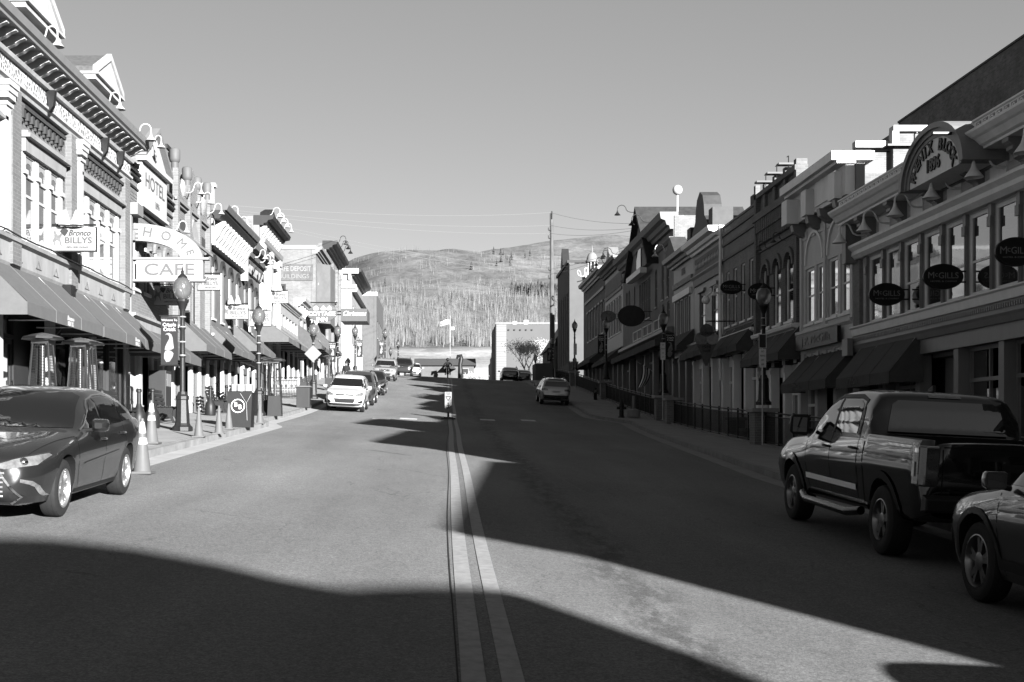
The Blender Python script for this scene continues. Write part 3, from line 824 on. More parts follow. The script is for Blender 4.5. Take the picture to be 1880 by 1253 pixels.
# band over the awnings
b.mould([(5.45, -.02), (5.45, .06), (5.52, .1), (5.95, .1), (6.0, .2), (6.08, .22), (6.1, -.02)], 'fascia_band', OFFW)
mb = b.mb(); rr = random.Random(5)
for u in frange(24.6, 36.2, 1.25):
    mb.tube([(u - .12, 5.64, .105), (u, 5.8, .105), (u + .12, 5.64, .105)], .018, 5); mb.tube([(u - .2, 5.62, .105), (u + .2, 5.62, .105)], .014, 5)
b.part(mb, 'fascia_motif_row', MGREY)
b.part(b.mb().tube([(12.2, 6.12, .2)] + [(u, 6.13 + .02 * math.sin(u * 2), .22) for u in frange(13, 36, 1)] + [(36.6, 6.1, .2)], .02, 5), 'cable', IRON)
b.shopfront(7, b.zb, 5.45, DGREY, wd=.42, head=.9, door_every=3, pm=WHITE, w=-.06)
for (ua, ub, lab) in ((24.9, 30.45, 'grey awning nearest the camera'), (30.55, 36.9, 'grey awning below the hanging horse sign'), (14.2, 21.5, None)):
    aw = b.awning(ua, ub, 5.5, 4.5, 1.05, lab=lab)
    mb = MB(); 
    for u in (ua + (ub - ua) * .52,): put_text(mb, 'Bronco', b.P(u, 4.42, 1.055), (0, 1, 0), (0, 0, 1), .16, shear=.2); put_text(mb, 'BILLYS', b.P(u, 4.3, 1.055), (0, 1, 0), (0, 0, 1), .15)
    b.part(mb, 'awning_lettering', OFFW, aw)
mb = b.mb(); u = 30.5; mb.box(u - .2, u + .2, 5.05, 5.5, .1, .3); b.part(mb, 'awning_box', BLACK)

# --- L2: brick with a white pedimented name board
b = Bld('low patterned brick building with a white pediment name board on its parapet', -1, 36.85, 42.9, 10.0, BR_L2, depth=14)
L2 = b
ops = [(37.6 + i * 1.35, 38.25 + i * 1.35, 6.3, 8.0) for i in range(4)]
b.front(v0=4.9, ops=ops)
for o in ops: b.window(*o, fm=WHITE, arch=.3, hood=BR_P)
mb = b.mb()
for k, v in enumerate((9.75, 9.6, 9.3, 8.6)): mb.box(b.u0, b.u1, v, v + .06, 0, .05 + (.08 if k < 2 else 0))
b.part(mb, 'brick_string_course', DGREY)
mb = b.mb()
for i in range(34):
    for k in range(5):
        u = 37.1 + i * .165 + (k % 2) * .08
        mb.box(u, u + .07, 8.72 + k * .105, 8.76 + k * .105, 0, .012)
b.part(mb, 'diaper_brickwork', mat('dark_header_brick', .03, .85))
mb = b.mb(); mb.box(38.1, 41.5, 8.95, 10.25, 0, .14); mb.box(37.95, 41.65, 10.25, 10.4, 0, .3); mb.box(38.0, 41.6, 8.85, 8.95, 0, .2)
mb.prism([(37.95, 10.4), (41.65, 10.4), (39.8, 11.5)], 2, 0, .14)
pb = b.part(mb, 'name_board', WHITE)
mb = b.mb()
for s_ in (0, 1):
    e = 37.9 if s_ == 0 else 41.7
    mb.prism([(e, 10.4), (39.8, 11.5), (39.8, 11.66), (e, 10.56)], 2, 0, .32)
b.part(mb, 'raking_moulding', LGREY, pb)
mb = MB(); put_text(mb, 'HOTEL', b.P(39.8, 9.75, .15), (0, 1, 0), (0, 0, 1), .62, fit=2.6); put_text(mb, '1896', b.P(40.1, 9.2, .15), (0, 1, 0), (0, 0, 1), .3); put_text(mb, 'St', b.P(39.8, 10.75, .15), (0, 1, 0), (0, 0, 1), .5)
b.part(mb, 'lettering', MGREY, pb)
b.coping(mat('dark_coping', .03, .8), .1)
mb = b.mb(); mb.box(36.95, 37.12, 5.0, 8.4, .02, .1); mb.box(36.9, 37.6, 8.4, 8.75, .02, .3); b.part(mb, 'downpipe', LGREY)
b.mould([(4.95, 0), (4.95, .12), (5.35, .12), (5.4, .25), (5.48, .25), (5.48, 0)], 'fascia_band', OFFW)
b.shopfront(4, 0, 4.95, WHITE, wd=.3, head=.6, km=WHITE, bulk=1.0, w=-.05)
b.awning(37.0, 42.75, 5.2, 4.45, 1.05, lab='grey awning behind the near lamp post')
b.gooseneck(38.9, 10.9, .15, reach=.6, rise=.55); b.gooseneck(42.3, 8.8, .1, reach=.8, rise=.5)

# --- L2b: gothic brick front with scooped parapets
b = Bld('taller brick building with scooped gothic parapet and round pinnacles', -1, 42.9, 49.3, 10.6, BR_L2, depth=16)
L2b = b
ops = [(44.6, 47.6, 6.0, 8.9)]
b.front(v0=5.0, v1=10.0, ops=ops)
b.part(b.mb().box(42.95, 43.5, 9.8, 11.75, -8, -.2), 'party_wall', BR_W)
b.part(b.mb().box(42.9, 43.6, 11.75, 11.9, -8, -.15), 'party_coping', DGREY)
um = 46.1
f = b.window(44.6, 47.6, 6.0, 8.9, fm=LGREY, cols=4, fw=.14, sill=True)
N = 10; mb = b.mb()
for sg in (-1, 1):                                                  # pointed arch
    pts = [(um + sg * 1.75 * (1 - (i / N) ** 1.8), 7.4 + 2.5 * (i / N)) for i in range(N + 1)]
    for (a, c), (d, e) in zip(pts, pts[1:]): mb.prism([(a, c), (d, e), (d - sg * .22, e), (a - sg * .22, c)] if sg > 0 else [(a, c), (d, e), (d + .22, e), (a + .22, c)], 2, .002, .16)
b.part(mb, 'gothic_arch', OFFW)
mb = b.mb()
for u0, u1 in ((43.45, 45.25), (46.95, 48.75)):                     # scooped parapets
    q = [(u0, 9.9)] + [(u0 + (u1 - u0) * i / 12, 11.05 - .75 * math.sin(math.pi * i / 12)) for i in range(13)] + [(u1, 9.9)]
    mb.prism(q, 2, -.3, .1)
mb.prism([(45.25, 9.9), (45.25, 11.0), (46.1, 11.7), (46.95, 11.0), (46.95, 9.9)], 2, -.3, .1)
b.part(mb, 'scooped_parapet', BR_L2)
mb = b.mb()
for u0, u1 in ((43.45, 45.25), (46.95, 48.75)):
    pts = [(u0 + (u1 - u0) * i / 12, 11.09 - .75 * math.sin(math.pi * i / 12), -.1) for i in range(13)]
    mb.tube(pts, .13, 6)
b.part(mb, 'parapet_coping', OFFW)
mb = b.mb(); mf = b.mb()
for u in (43.15, 45.2, 47.0, 49.0):
    h = 11.1 if u in (43.15, 49.0) else 10.9
    mb.box(u - .14, u + .14, 5.0, h, 0, .2)
    c = b.P(u, h, .05)
    mf.T = None
    mf.lathe([(.13, 0), (.13, .2), (.17, .24), (.19, .32), (.19, .62), (.15, .68), (.01, .72)], c, 12)
b.part(mb, 'pier_row', BR_L2); b.part(mf, 'pinnacle_row', MGREY, smooth=40)
mb = b.mb()
for i in range(9):
    for k in range(2): mb.box(43.6 + k * 3.55 + i * .18, 43.68 + k * 3.55 + i * .18, 9.05, 9.5, 0, .05)
b.part(mb, 'brick_panel_ribs', DGREY)
b.part(b.mb().box(b.u0, b.u1, 8.9, 9.0, .16, .24).box(b.u0, b.u1, 10.0, 10.1, .1, .18), 'string_course', STUC2)
b.shopfront(4, 0, 5.0, MGREY, wd=.3, head=.5, pm=WHITE, km=LGREY, w=-.05); b.mould([(5.0, 0), (5.0, .12), (5.5, .14), (5.55, .28), (5.65, .28), (5.65, 0)], 'fascia_band', OFFW)
b.awning(43.7, 49.0, 6.0, 5.05, 1.05, lab='grey awning with its end facing the camera')
for u in (44.4, 46.2, 48.4): b.gooseneck(u, 10.5, .2, reach=.8, rise=.6)

# --- L3: brick with large white bracketed cornice
b = Bld('brick building with a swollen white bracketed cornice and arched windows', -1, 49.3, 57.8, 10.55, STUC, depth=14)
ops = [(50.3 + i * 1.95, 51.0 + i * 1.95, 6.6, 9.0) for i in range(4)]
b.front(v0=5.2, ops=ops)
for o in ops: b.window(*o, fm=WHITE, arch=.35, hood=DGREY, cols=1)
b.part(b.mb().box(49.32, 49.6, 9.4, 11.7, -3, .25).box(49.3, 49.65, 11.7, 11.85, -3, .33), 'end_pier', WHITE)
b.part(b.mb().box(57.5, 57.78, 9.0, 10.7, -.3, .3).box(57.45, 57.8, 10.7, 10.9, -.3, .4), 'end_bracket', WHITE)
b.mould([(9.35, 0), (9.35, .14), (9.42, .2), (9.46, .2), (9.46, 0)], 'lower_moulding', DGREY)
b.part(b.mb().box(b.u0, b.u1, 9.46, 10.5, 0, .1), 'frieze', MGREY)
b.brackets(11, 9.5, 10.45, .5, WHITE, wd=.3, w=.1, name='cornice_bracket_row', u0=49.8, u1=57.4)
b.mould([(10.45, 0), (10.45, .5), (10.52, .52), (10.7, .7), (10.78, .7), (10.78, 0)], 'cornice', DGREY); b.mould([(10.78, -.3), (10.78, .78), (10.95, .86), (11.0, .86), (11.0, -.3)], 'crown', STUC)
b.shopfront(5, 0, 5.2, MGREY, wd=.26, head=.5, pm=WHITE, km=LGREY, w=-.05); b.mould([(5.2, 0), (5.2, .12), (5.75, .14), (5.8, .28), (5.9, .28), (5.9, 0)], 'fascia_band', OFFW)
b.awning(49.5, 55.0, 6.3, 5.35, 1.05, lab='grey awning below the small white signs'); b.awning(55.4, 61.7, 6.8, 5.85, 1.05, lab='grey awning above the tall heaters')
for u in (52.5, 55): b.gooseneck(u, 11.1, .1, reach=.9, rise=.7, size=1.2)

# --- L3b: narrower continuation with a plain stepped cornice
b = Bld('narrow stucco-fronted building with dark stepped cornice beside white pilasters', -1, 57.8, 63.2, 10.6, STUC, depth=14)
ops = [(58.4, 58.95, 7.2, 9.0), (59.7, 60.7, 6.8, 9.2), (61.6, 62.15, 7.2, 9.0)]
b.front(v0=5.2, ops=ops)
for o in ops: b.window(*o, fm=WHITE, arch=.3, hood=DGREY)
b.mould([(9.6, 0), (9.6, .12), (9.75, .18), (9.95, .2), (9.95, 0)], 'white_band', WHITE); b.cornice(10.0, .9, .7, STUC)
mb = b.mb()
for u in (58.3, 60.2, 62.4): mb.prism([(9.6, 0), (9.6, .14), (10.0, .3), (10.0, 0)], 0, u - .1, u + .1)
b.part(mb, 'bracket_row', DGREY)
b.shopfront(3, 0, 5.2, MGREY, wd=.26, head=.5, pm=WHITE, km=LGREY, w=-.05); b.mould([(5.2, 0), (5.2, .12), (6.1, .14), (6.2, .25), (6.3, .25), (6.3, 0)], 'fascia_band', OFFW)
for u in (58.3, 60.0, 61.7): b.gooseneck(u, 10.2, .55, reach=.7, rise=.6, size=1.2)

# --- L4: taller corner block, pale side wall toward the camera, white pilasters
b = Bld('tall corner block with whitewashed side wall, dark top cornice and white pilasters', -1, 63.2, 70.2, 13.0, STUC2, depth=13, roof_drop=.4)
ops = [(65.1, 65.9, 8.0, 11.0), (67.0, 67.8, 8.0, 11.0), (68.6, 69.4, 8.0, 11.0)]
b.front(v0=5.5, ops=ops)
for o in ops: b.window(*o, fm=WHITE, hood=WHITE)
b.part(b.mb().box(63.19, 63.2, 9.5, 12.85, -12.9, -.35), 'side_wall_face', BR_W)
mb = b.mb()
for u in (63.6, 66.45, 69.8): mb.box(u - .3, u + .3, 5.6, 11.3, 0, .2); mb.box(u - .36, u + .36, 11.3, 11.6, 0, .28)
b.part(mb, 'white_pilaster_row', WHITE)
b.mould([(11.6, 0), (11.6, .22), (11.7, .3), (11.9, .34), (11.9, 0)], 'bed_moulding', STUC2); b.brackets(9, 11.95, 12.55, .35, OFFW, wd=.2); b.cornice(12.55, .5, .75, DGREY)
mb = b.mb(); mb.prism([(64.6, 13.05), (64.9, 13.5), (66.6, 13.95), (68.3, 13.5), (68.8, 13.05)], 2, -.2, .25); b.part(mb, 'curved_pediment', IRON)
b.shopfront(3, 0, 5.6, MGREY, wd=.3, head=.5, pm=WHITE, km=LGREY, w=-.05)
for u in (64.2, 65.8, 67.4, 69.0): b.gooseneck(u, 13.2, .2, reach=1.1, rise=.6, size=1.15)

# --- L5: one-storey white shop with a deep canopy
b = Bld('one-storey white shop with deep grey corner awning and panelled parapet', -1, 70.25, 80.0, 9.4, OFFW, depth=12, X=-9.4)
b.front(v0=7.6, m=OFFW, ops=[(71 + i * 1.5, 72.1 + i * 1.5, 8.2, 8.9) for i in range(6)])
for i in range(6): b.window(71 + i * 1.5, 72.1 + i * 1.5, 8.2, 8.9, fm=OFFW, rail=False, sill=False)
b.cornice(9.4, .3, .35, WHITE)
b.shopfront(4, 0, 7.6, MGREY, wd=.3, head=.5, pm=WHITE, km=LGREY, w=-.05)
b.awning(62.0 + 1.2, 70.2, 7.9, 6.85, 1.5, lab='dark grey corner awning with its end facing the camera'); b.awning(70.5, 79.8, 8.0, 7.0, 1.3, lab='grey awning on the one-storey white shop')
# --- L5b: second low shop
b = Bld('low shop with bracketed wooden parapet and dark awning before the corner wall', -1, 80.05, 91.0, 10.3, STUC2, depth=12)
b.front(v0=8.0, ops=[(81 + i * 2.2, 82.6 + i * 2.2, 8.6, 9.5) for i in range(4)])
for i in range(4): b.window(81 + i * 2.2, 82.6 + i * 2.2, 8.6, 9.5, fm=OFFW, rail=False)
b.cornice(10.2, .5, .5, OFFW); b.brackets(10, 9.7, 10.2, .3, WHITE)
b.shopfront(4, 0, 8.0, MGREY, wd=.3, head=.5, pm=WHITE, km=LGREY, w=-.05); b.awning(80.3, 90.7, 9.0, 7.7, 1.5, CLOTHD, lab='dark awning beside the oval inn sign')

# --- L6: brick corner block with ghost lettering on its side wall
b = Bld('tall brick block with faded painted advertisement on its side wall and angled oriel', -1, 91.1, 99.0, 15.7, BR_P, depth=14)
ops = [(92.2 + i * 1.8, 93.1 + i * 1.8, 10.6, 13.0) for i in range(4)]
b.front(v0=8, ops=ops)
for o in ops: b.window(*o, fm=WHITE, hood=OFFW)
yw = 91.1
mb = MB(); mb.box(-16.5, -9.6, 91.05, 91.09, 13.2, 14.4); pan = b.part(mb, 'painted_panel', mat('faded_sign_paint', .045, .85, var=.3, scale=2.5))
mb = MB(); put_text(mb, '& SAFE DEPOSIT', (-11.15, 91.04, 14.05), (1, 0, 0), (0, 0, 1), .5, fit=2.8, bold=.012); put_text(mb, 'BUILDINGS', (-11.0, 91.04, 13.5), (1, 0, 0), (0, 0, 1), .45, fit=2.2)
b.part(mb, 'painted_lettering', STUC2, pan)
b.part(MB().box(-21.5, -9.4, 91.03, 91.1, 15.5, 15.75), 'coping', OFFW)
sd = MB().box(-12.45, -11.6, 91.03, 91.09, 11.9, 12.95); f = b.part(sd, 'window', DGREY); b.part(MB().box(-12.35, -12.07, 90.98, 91.04, 12.0, 12.8).box(-11.97, -11.7, 90.98, 91.04, 12.0, 12.8), 'pane', GLASSD, f)
mb = b.mb(); mb.prism([(92, 0), (93, .9), (96.8, .9), (97.8, 0)], 1, 10.2, 14.6); b.part(mb, 'oriel', STUC)
b.cornice(15.2, .5, .5, STUC2); b.mould([(8.0, 0), (8.0, .12), (8.6, .14), (8.7, .3), (8.8, .3), (8.8, 0)], 'fascia_band', OFFW)
b.shopfront(3, 0, 8.0, MGREY, wd=.4, head=.5, pm=WHITE, km=LGREY, w=-.05); b.awning(91.6, 98.6, 9.6, 8.4, 1.3, CLOTHD, lab='dark awning in front of the brick corner block')
b = Bld('tallest pale brick block with painted top panel, behind the faded advertisement', -1, 99.05, 111.5, 17.2, BR_P, depth=14)
ops = [(100.3 + i * 2.1, 101.3 + i * 2.1, 10.8, 13.2) for i in range(5)]
b.front(v0=8.8, ops=ops)
for o in ops: b.window(*o, fm=WHITE, hood=OFFW)
pan = b.part(MB().box(-10.6, -9.5, 99.02, 99.04, 15.4, 16.5), 'painted_panel', MGREY)
mb = MB(); put_text(mb, 'HOT', (-10.0, 99.01, 15.95), (1, 0, 0), (0, 0, 1), .8, fit=.85); b.part(mb, 'painted_lettering', STUC2, pan)
b.part(MB().box(-12, -9.45, 98.99, 99.04, 15.0, 15.15), 'string_course', OFFW)
mb = b.mb()
for u in (99.4, 104, 108, 111.1): mb.box(u - .35, u + .35, 8.8, 16.2, 0, .2)
b.part(mb, 'pilaster_row', BR_P)
b.cornice(16.7, .7, .9, DGREY); b.shopfront(4, 0, 8.8, MGREY, wd=.4, head=.5, pm=WHITE, km=LGREY, w=-.05)
for u in (101, 103.5, 106): b.gooseneck(u, 17.5, .5, reach=1.4, rise=.9, size=1.6, m=IRON)

# --- L7..: beyond the crest
b = Bld('ornate white corner block with double bracketed cornice beyond the street crest', -1, 124.0, 140.0, 18.4, OFFW, depth=13, X=-9.2)
ops = [(125.5 + i * 2.4, 126.7 + i * 2.4, 12.5, 15.0) for i in range(6)]
b.front(v0=11, ops=ops)
for o in ops: b.window(*o, fm=OFFW)
fz = 123.98
mb = MB(); mb.box(-21, -8.5, 123.6, fz, 18.0, 18.5).box(-21, -8.7, 123.75, fz, 16.6, 16.9); b.part(mb, 'side_cornice', WHITE)
mb = MB()
for i in range(14): mb.box(-20.6 + i * .85, -20.3 + i * .85, 123.75, fz, 17.4, 18.0)
b.part(mb, 'side_bracket_row', OFFW)
f = b.part(MB().box(-12.6, -10.6, 123.9, fz, 12.6, 15.4), 'window', OFFW); b.part(MB().box(-12.3, -11.7, 123.86, 123.91, 12.8, 15.2).box(-11.5, -10.9, 123.86, 123.91, 12.8, 15.2), 'pane', GLASS, f)
b.cornice(17.8, .7, 1.0, DGREY); b.mould([(16.2, 0), (16.2, .5), (16.6, .6), (16.6, 0)], 'lower_cornice', OFFW); b.shopfront(5, 0, 11, OFFW, wd=.5)
b = Bld('plain grey slab building with flat white roof edge behind the ornate white block', -1, 140.1, 156.0, 17.9, mat('grey_render', .045, .85, var=.1), depth=14, X=-7.6)
b.front(v0=9, ops=[(142 + i * 3, 143.4 + i * 3, 13, 15) for i in range(4)])
for i in range(4): b.window(142 + i * 3, 143.4 + i * 3, 13, 15, fm=OFFW)
b.part(MB().box(-21, -7.5, 140.0, 140.08, 17.6, 18.05), 'roof_edge', WHITE)
b = Bld('grey panelled building with white rooftop sign at the far left end', -1, 170.0, 186.0, 18.0, mat('pale_render', .055, .85, var=.1), depth=12, X=-8.4)
b.front(v0=8, ops=[(172 + i * 3, 173.4 + i * 3, 12, 14.4) for i in range(4)])
for i in range(4): b.window(172 + i * 3, 173.4 + i * 3, 12, 14.4, fm=OFFW)
pan = b.part(MB().box(-11.4, -9.2, 169.9, 169.98, 16.4, 18.6), 'roof_sign', WHITE); mb = MB(); put_text(mb, 'INN', (-10.3, 169.88, 17.4), (1, 0, 0), (0, 0, 1), .9); b.part(mb, 'sign_lettering', MGREY, pan)
b = Bld('small gabled white house past the crest at the end of the left row', -1, 205.0, 216.0, 14.5, STUC2, depth=8, X=-6.6, name='gabled_house')
b.front(v0=4, ops=[(207, 208.3, 10.5, 12.5), (211, 212.3, 10.5, 12.5)])
for a in (207, 211): b.window(a, a + 1.3, 10.5, 12.5, fm=WHITE)
mb = MB(); mb.prism([(-14.8, 14.4), (-6.2, 14.4), (-10.5, 17.6)], 1, 204.8, 216.2); b.part(mb, 'roof', ROOFM)
# ================================================================== RIGHT ROW (in shade), front plane x = XR
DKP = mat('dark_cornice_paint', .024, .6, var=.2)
SID = siding('grey_clapboard', .23, pitch=.16); SIDL = siding('pale_clapboard', .23, pitch=.16)
GLASSR = mat('old_wavy_glass', .012, .03, var=0, bump=.06, scale=1, bscale=2.5, spec=1.0, coat=1.0)
RTRIM = mat('pale_trim_paint', .4, .55, var=.1, streak=1); RDARK = mat('dark_trim_paint', .085, .5, var=.12, streak=1)
# --- R1: timber commercial block with arched name panel
b = Bld('grey clapboard block with arched name panel, bracketed cornice and a row of tall upper windows', 1, 22.0, 40.6, 8.7, SID, depth=16, roof_drop=.3)
R1 = b
wins = [(39.4 - 1.3 - i * 1.5, 39.4 - i * 1.5) for i in range(11)]
ops = [(a, c, 5.36, 7.46) for a, c in wins if a > 22.4]
b.front(v0=5.0, ops=ops)
for o in ops:
    f = b.window(*o, fm=RTRIM, g=GLASSR, rail=.42, fw=.1, sill=False, dp=.02)
mb = b.mb()
for a, c in wins + [(39.4 - 1.3 - 11 * 1.5, 39.4 - 11 * 1.5)]:
    u = c + .1
    if u > 22.2: mb.box(u - .07, u + .07, 5.34, 7.5, .0, .07); mb.box(u - .025, u + .025, 5.34, 7.2, .07, .09); mb.box(u - .1, u + .1, 6.95, 7.2, .07, .13); mb.box(u - .09, u + .09, 7.2, 7.5, 0, .1)
b.part(mb, 'pilaster_row', RDARK)
b.mould([(5.05, 0), (5.05, .16), (5.26, .2), (5.3, .26), (5.34, .26), (5.34, 0)], 'sill_band', RTRIM)
b.mould([(4.5, -.3), (4.5, .2), (4.65, .26), (4.72, .3), (4.95, .22), (5.05, .12), (5.05, -.3)], 'shop_cornice', RDARK); dentils(b, b.u0, b.u1, 150, 4.84, 4.95, .06, RDARK, w=.23)
b.mould([(7.5, 0), (7.5, .2), (7.62, .32), (7.75, .3), (7.86, .42), (7.94, .42), (7.98, .1), (7.98, 0)], 'architrave', RTRIM)
mb = b.mb()
for i in range(7):
    u = 39.3 - i * 2.6; mb.box(u - 1.75, u - .85, 8.12, 8.56, .001, .03)
b.part(mb, 'frieze_panel_row', RTRIM)
mb = b.mb()
for i in range(7):
    u = 38.95 - i * 2.6
    q = [(8.7, 0), (8.7, .6), (8.56, .6), (8.46, .5), (8.38, .5), (8.3, .36), (8.22, .34), (8.14, .18), (8.08, .16), (8.02, .06), (8.0, 0)]
    mb.prism(q, 0, u - .16, u + .16)
    for k in range(7): mb.box(u - .17, u + .17, 8.06 + k * .075, 8.09 + k * .075, .1 + k * .065, .15 + k * .068)
b.part(mb, 'cornice_bracket_row', RDARK)
b.mould([(8.66, -.3), (8.66, .62), (8.72, .62), (8.76, .7), (8.82, .74), (8.9, .8), (8.94, .86), (9.04, .95), (9.1, .96), (9.1, -.3)], 'cornice', RTRIM)
for ua, ub in ((22.2, 30.2), (34.0, 40.5)):
    b.mould([(9.1, .3), (9.1, .62), (9.4, .62), (9.43, .66), (9.47, .66), (9.47, .3)], 'parapet_rail', RTRIM, u0=ua, u1=ub)
    b.part(b.mb().prism([(ub if ub < 33 else ua, 9.47)] + [((ub if ub < 33 else ua) + (.5 if ub < 33 else -.5) * math.sin(math.pi / 2 * i / 6), 9.1 + .37 * math.cos(math.pi / 2 * i / 6)) for i in range(7)] + [(ub if ub < 33 else ua, 9.1)], 2, .3, .62), 'parapet_end', RTRIM)
mb = b.mb(); ml = b.mb()
for i, u in enumerate(frange(22.5, 29.9, .37) + frange(34.3, 40.2, .37)):
    mb.box(u - .13, u + .13, 9.15, 9.37, .62, .63)
    for k in range(8):
        t0, t1 = math.pi * k / 4, math.pi * (k + 1) / 4
        ml.prism([(u + r * math.cos(t), 9.26 + r * math.sin(t)) for r, t in ((.09, t0), (.09, t1), (.06, t1), (.06, t0))], 2, .631, .64)
    ml.box(u - .02, u + .02, 9.24, 9.28, .631, .64)
b.part(mb, 'roundel_panel_course', RDARK); b.part(ml, 'roundel_course', RTRIM)
# arched name panel
uc, zc = 31.7, 8.4
def arc(r, rz, n=20): return [(uc + r * math.cos(math.pi * i / n), zc + rz * math.sin(math.pi * i / n)) for i in range(n + 1)]
pan = b.part(b.mb().prism(arc(1.62, .98), 2, .2, 1.0), 'name_panel', RTRIM)
mb = b.mb()
for (ra, za, rb, zb_, w1) in ((1.62, .98, 1.78, 1.08, 1.03), (1.78, 1.08, 1.92, 1.2, 1.07), (1.92, 1.2, 2.1, 1.34, 1.14)):
    A, B_ = arc(ra, za), arc(rb, zb_)
    for i in range(20): mb.prism([A[i], A[i+1], B_[i+1], B_[i]], 2, .1, w1)
b.part(mb, 'arch_moulding', RDARK, pan)
b.part(b.mb().prism(arc(2.06, 1.3), 2, -2.2, .1), 'barrel_roof', OFFW, pan)
def arc_text(mb, B, txt, uc, zc, r, rz, size, w, a0, a1):
    n = len(txt)
    for i, ch in enumerate(txt):
        if ch == ' ': continue
        t = a0 + (a1 - a0) * i / (n - 1)
        p = B.P(uc + r * math.cos(t), zc + rz * math.sin(t), w)
        right = Vector((0, -math.cos(t - math.pi / 2), -math.sin(t - math.pi / 2) * .65)).normalized()
        if right.y > 0: right = -right
        up = Vector((0, -right.z, right.y)); up = up if up.z > 0 else -up
        put_text(mb, ch, p, right, up, size, bold=.012, depth=.04)
mb = MB(); arc_text(mb, b, 'PHENIX BLOCK', uc, zc + .05, 1.32, .72, .42, 1.02, R(168), R(12)) if False else arc_text(mb, b, 'PHENIX BLOCK', uc, zc + .05, 1.32, .72, .42, 1.02, R(12), R(168))
put_text(mb, '1896', b.P(uc, zc + .33, 1.02), (0, -1, 0), (0, 0, 1), .46, bold=.012, depth=.04)
b.part(mb, 'lettering', BLACK, pan)
mb = b.mb(); mb.box(uc + 1.3, uc + 1.7, zc + 1.12, zc + 1.17, .9, 1.7); mb.tube([(uc + 1.3, zc + 1.1, 1.0), (uc + 1.3, zc + 1.42, 1.0), (uc + 1.1, zc + 1.42, 1.0)], .02, 5); mb.box(uc - 1.5, uc - 1.35, zc + .75, zc + .8, 1.1, 1.6); b.part(mb, 'spot_light_row', BLACK)
for u in (39.9, 37.6, 35.0, 32.4, 29.8, 27.2): b.gooseneck(u, 8.25, .03, reach=1.15, rise=.5, m=RTRIM, size=1.7, down=.34)
b.part(b.mb().box(40.2, 40.58, 7.4, 9.1, 0, .5), 'end_bracket', RDARK)
b.part(MB().box(16.2, 19.0, 29.8, 33.6, 6, 12.7), 'rear_block', BR_M)  # block added out of view to shade the wooden cornice box next door
# brick corner pier
b.part(b.mb().box(40.0, 40.58, b.zb, 7.5, 0, .12), 'brick_pier', BR_M); b.part(b.mb().box(40.02, 40.57, 4.4, 4.95, .32, .5), 'pier_bracket', RDARK)
# shop front below
b.shopfront(7, 0, 4.5, RDARK, wd=.3, head=.5, bulk=.6, g=GLASS)
b.part(b.mb().box(b.u0, b.u1, 4.1, 4.5, -.2, .12), 'shop_fascia', RDARK)
b.awning(34.9, 39.6, 4.85, 3.62, 1.0, CLOTHD, val=.3, scallop=True, lab='dark striped awning on the clapboard block')
mb = MB(); put_text(mb, 'JP McGills', b.P(38.0, 3.47, 1.01), (0, -1, 0), (0, 0, 1), .3, fit=1.0); b.part(mb, 'awning_lettering', MGREY)
# posters in the shop windows
mb = b.mb()
for u in (29.6, 31.2, 33.0): mb.box(u - .42, u + .42, 3.0, 4.0, -.345, -.33)
b.part(mb, 'window_poster_row', MGREY)

# --- tall dark block far back, and the stepped pale brick wall
b = Bld('huge plain dark brick block towering behind the clapboard building', 1, 50.0, 68.3, 19.0, brick('blotchy_dark_brick', .06, .03, .05, var=.5), X=25.0, depth=20, zb=0)
b.front(v0=0); b.coping(DGREY, .1)
b = Bld('stepped pale brick building with white coping behind the arched grey front', 1, 47.7, 52.9, 12.85, BR_W, X=15.8, depth=4, zb=0, roof_drop=.1)
b.part(MB().box(17.15, 24.5, 47.4, 52.8, 0, 13.4), 'rear_wall', BR_W)
b.part(MB().box(15.75, 17.1, 47.5, 47.9, 12.85, 13.1).box(17.1, 24.6, 47.2, 47.7, 13.4, 13.62).box(17.05, 17.3, 47.2, 47.6, 12.9, 13.4), 'coping', WHITE)
b.front(v0=0)
# --- R2: pale front with arched blind windows and a wooden box cornice
b = Bld('pale grey narrow front with round arches under a boxy wooden cornice', 1, 40.65, 47.0, 9.9, STUC2, depth=11, roof_drop=.6)
SP = mat('smooth_pale_render', .29, .7, var=.08)
ops = [(41.2 + i * 1.36, 42.3 + i * 1.36, 5.95, 8.0) for i in range(4)]
b.front(v0=5.1, v1=9.5, m=SP, ops=ops)
for o in ops: b.window(*o, fm=RTRIM, rail=.5, fw=.1, cols=1)
mb = b.mb()
for uc_ in (42.55, 45.2):
    N = 14
    for i in range(N):
        t0, t1 = math.pi * i / N, math.pi * (i + 1) / N
        mb.prism([(uc_ + r * math.cos(t), 8.15 + r * 1.05 * math.sin(t)) for r, t in ((1.0, t0), (1.0, t1), (1.1, t1), (1.1, t0))], 2, .002, .07)
b.part(mb, 'blind_arch_row', RTRIM)
mb = b.mb()
for u in (40.95, 43.87, 46.75): mb.box(u - .12, u + .12, 5.1, 9.5, 0, .08)
for k in range(6): mb.box(41.1 + k * 1.0, 41.7 + k * 1.0, 9.1, 9.4, 0, .04)
b.part(mb, 'pilaster_row', SP)
mb = b.mb(); mb.box(40.8, 46.9, 9.75, 10.9, .0, .3); mb.box(41.2, 41.9, 9.7, 10.6, .3, .55); mb.box(42.2, 44.0, 9.9, 10.75, .3, .36); mb.box(44.3, 44.9, 9.7, 10.6, .3, .6); mb.box(46.2, 46.9, 9.7, 10.6, .3, .75)
b.part(mb, 'wooden_cornice_box', RTRIM)
b.part(b.mb().box(40.7, 47.0, 10.75, 10.85, .0, .62).box(40.66, 46.99, 10.85, 11.15, -.6, .8), 'cornice_crown', RTRIM)
b.part(b.mb().box(40.7, 46.9, 9.3, 10.75, -.3, -.01), 'parapet', RDARK)
mb = b.mb()
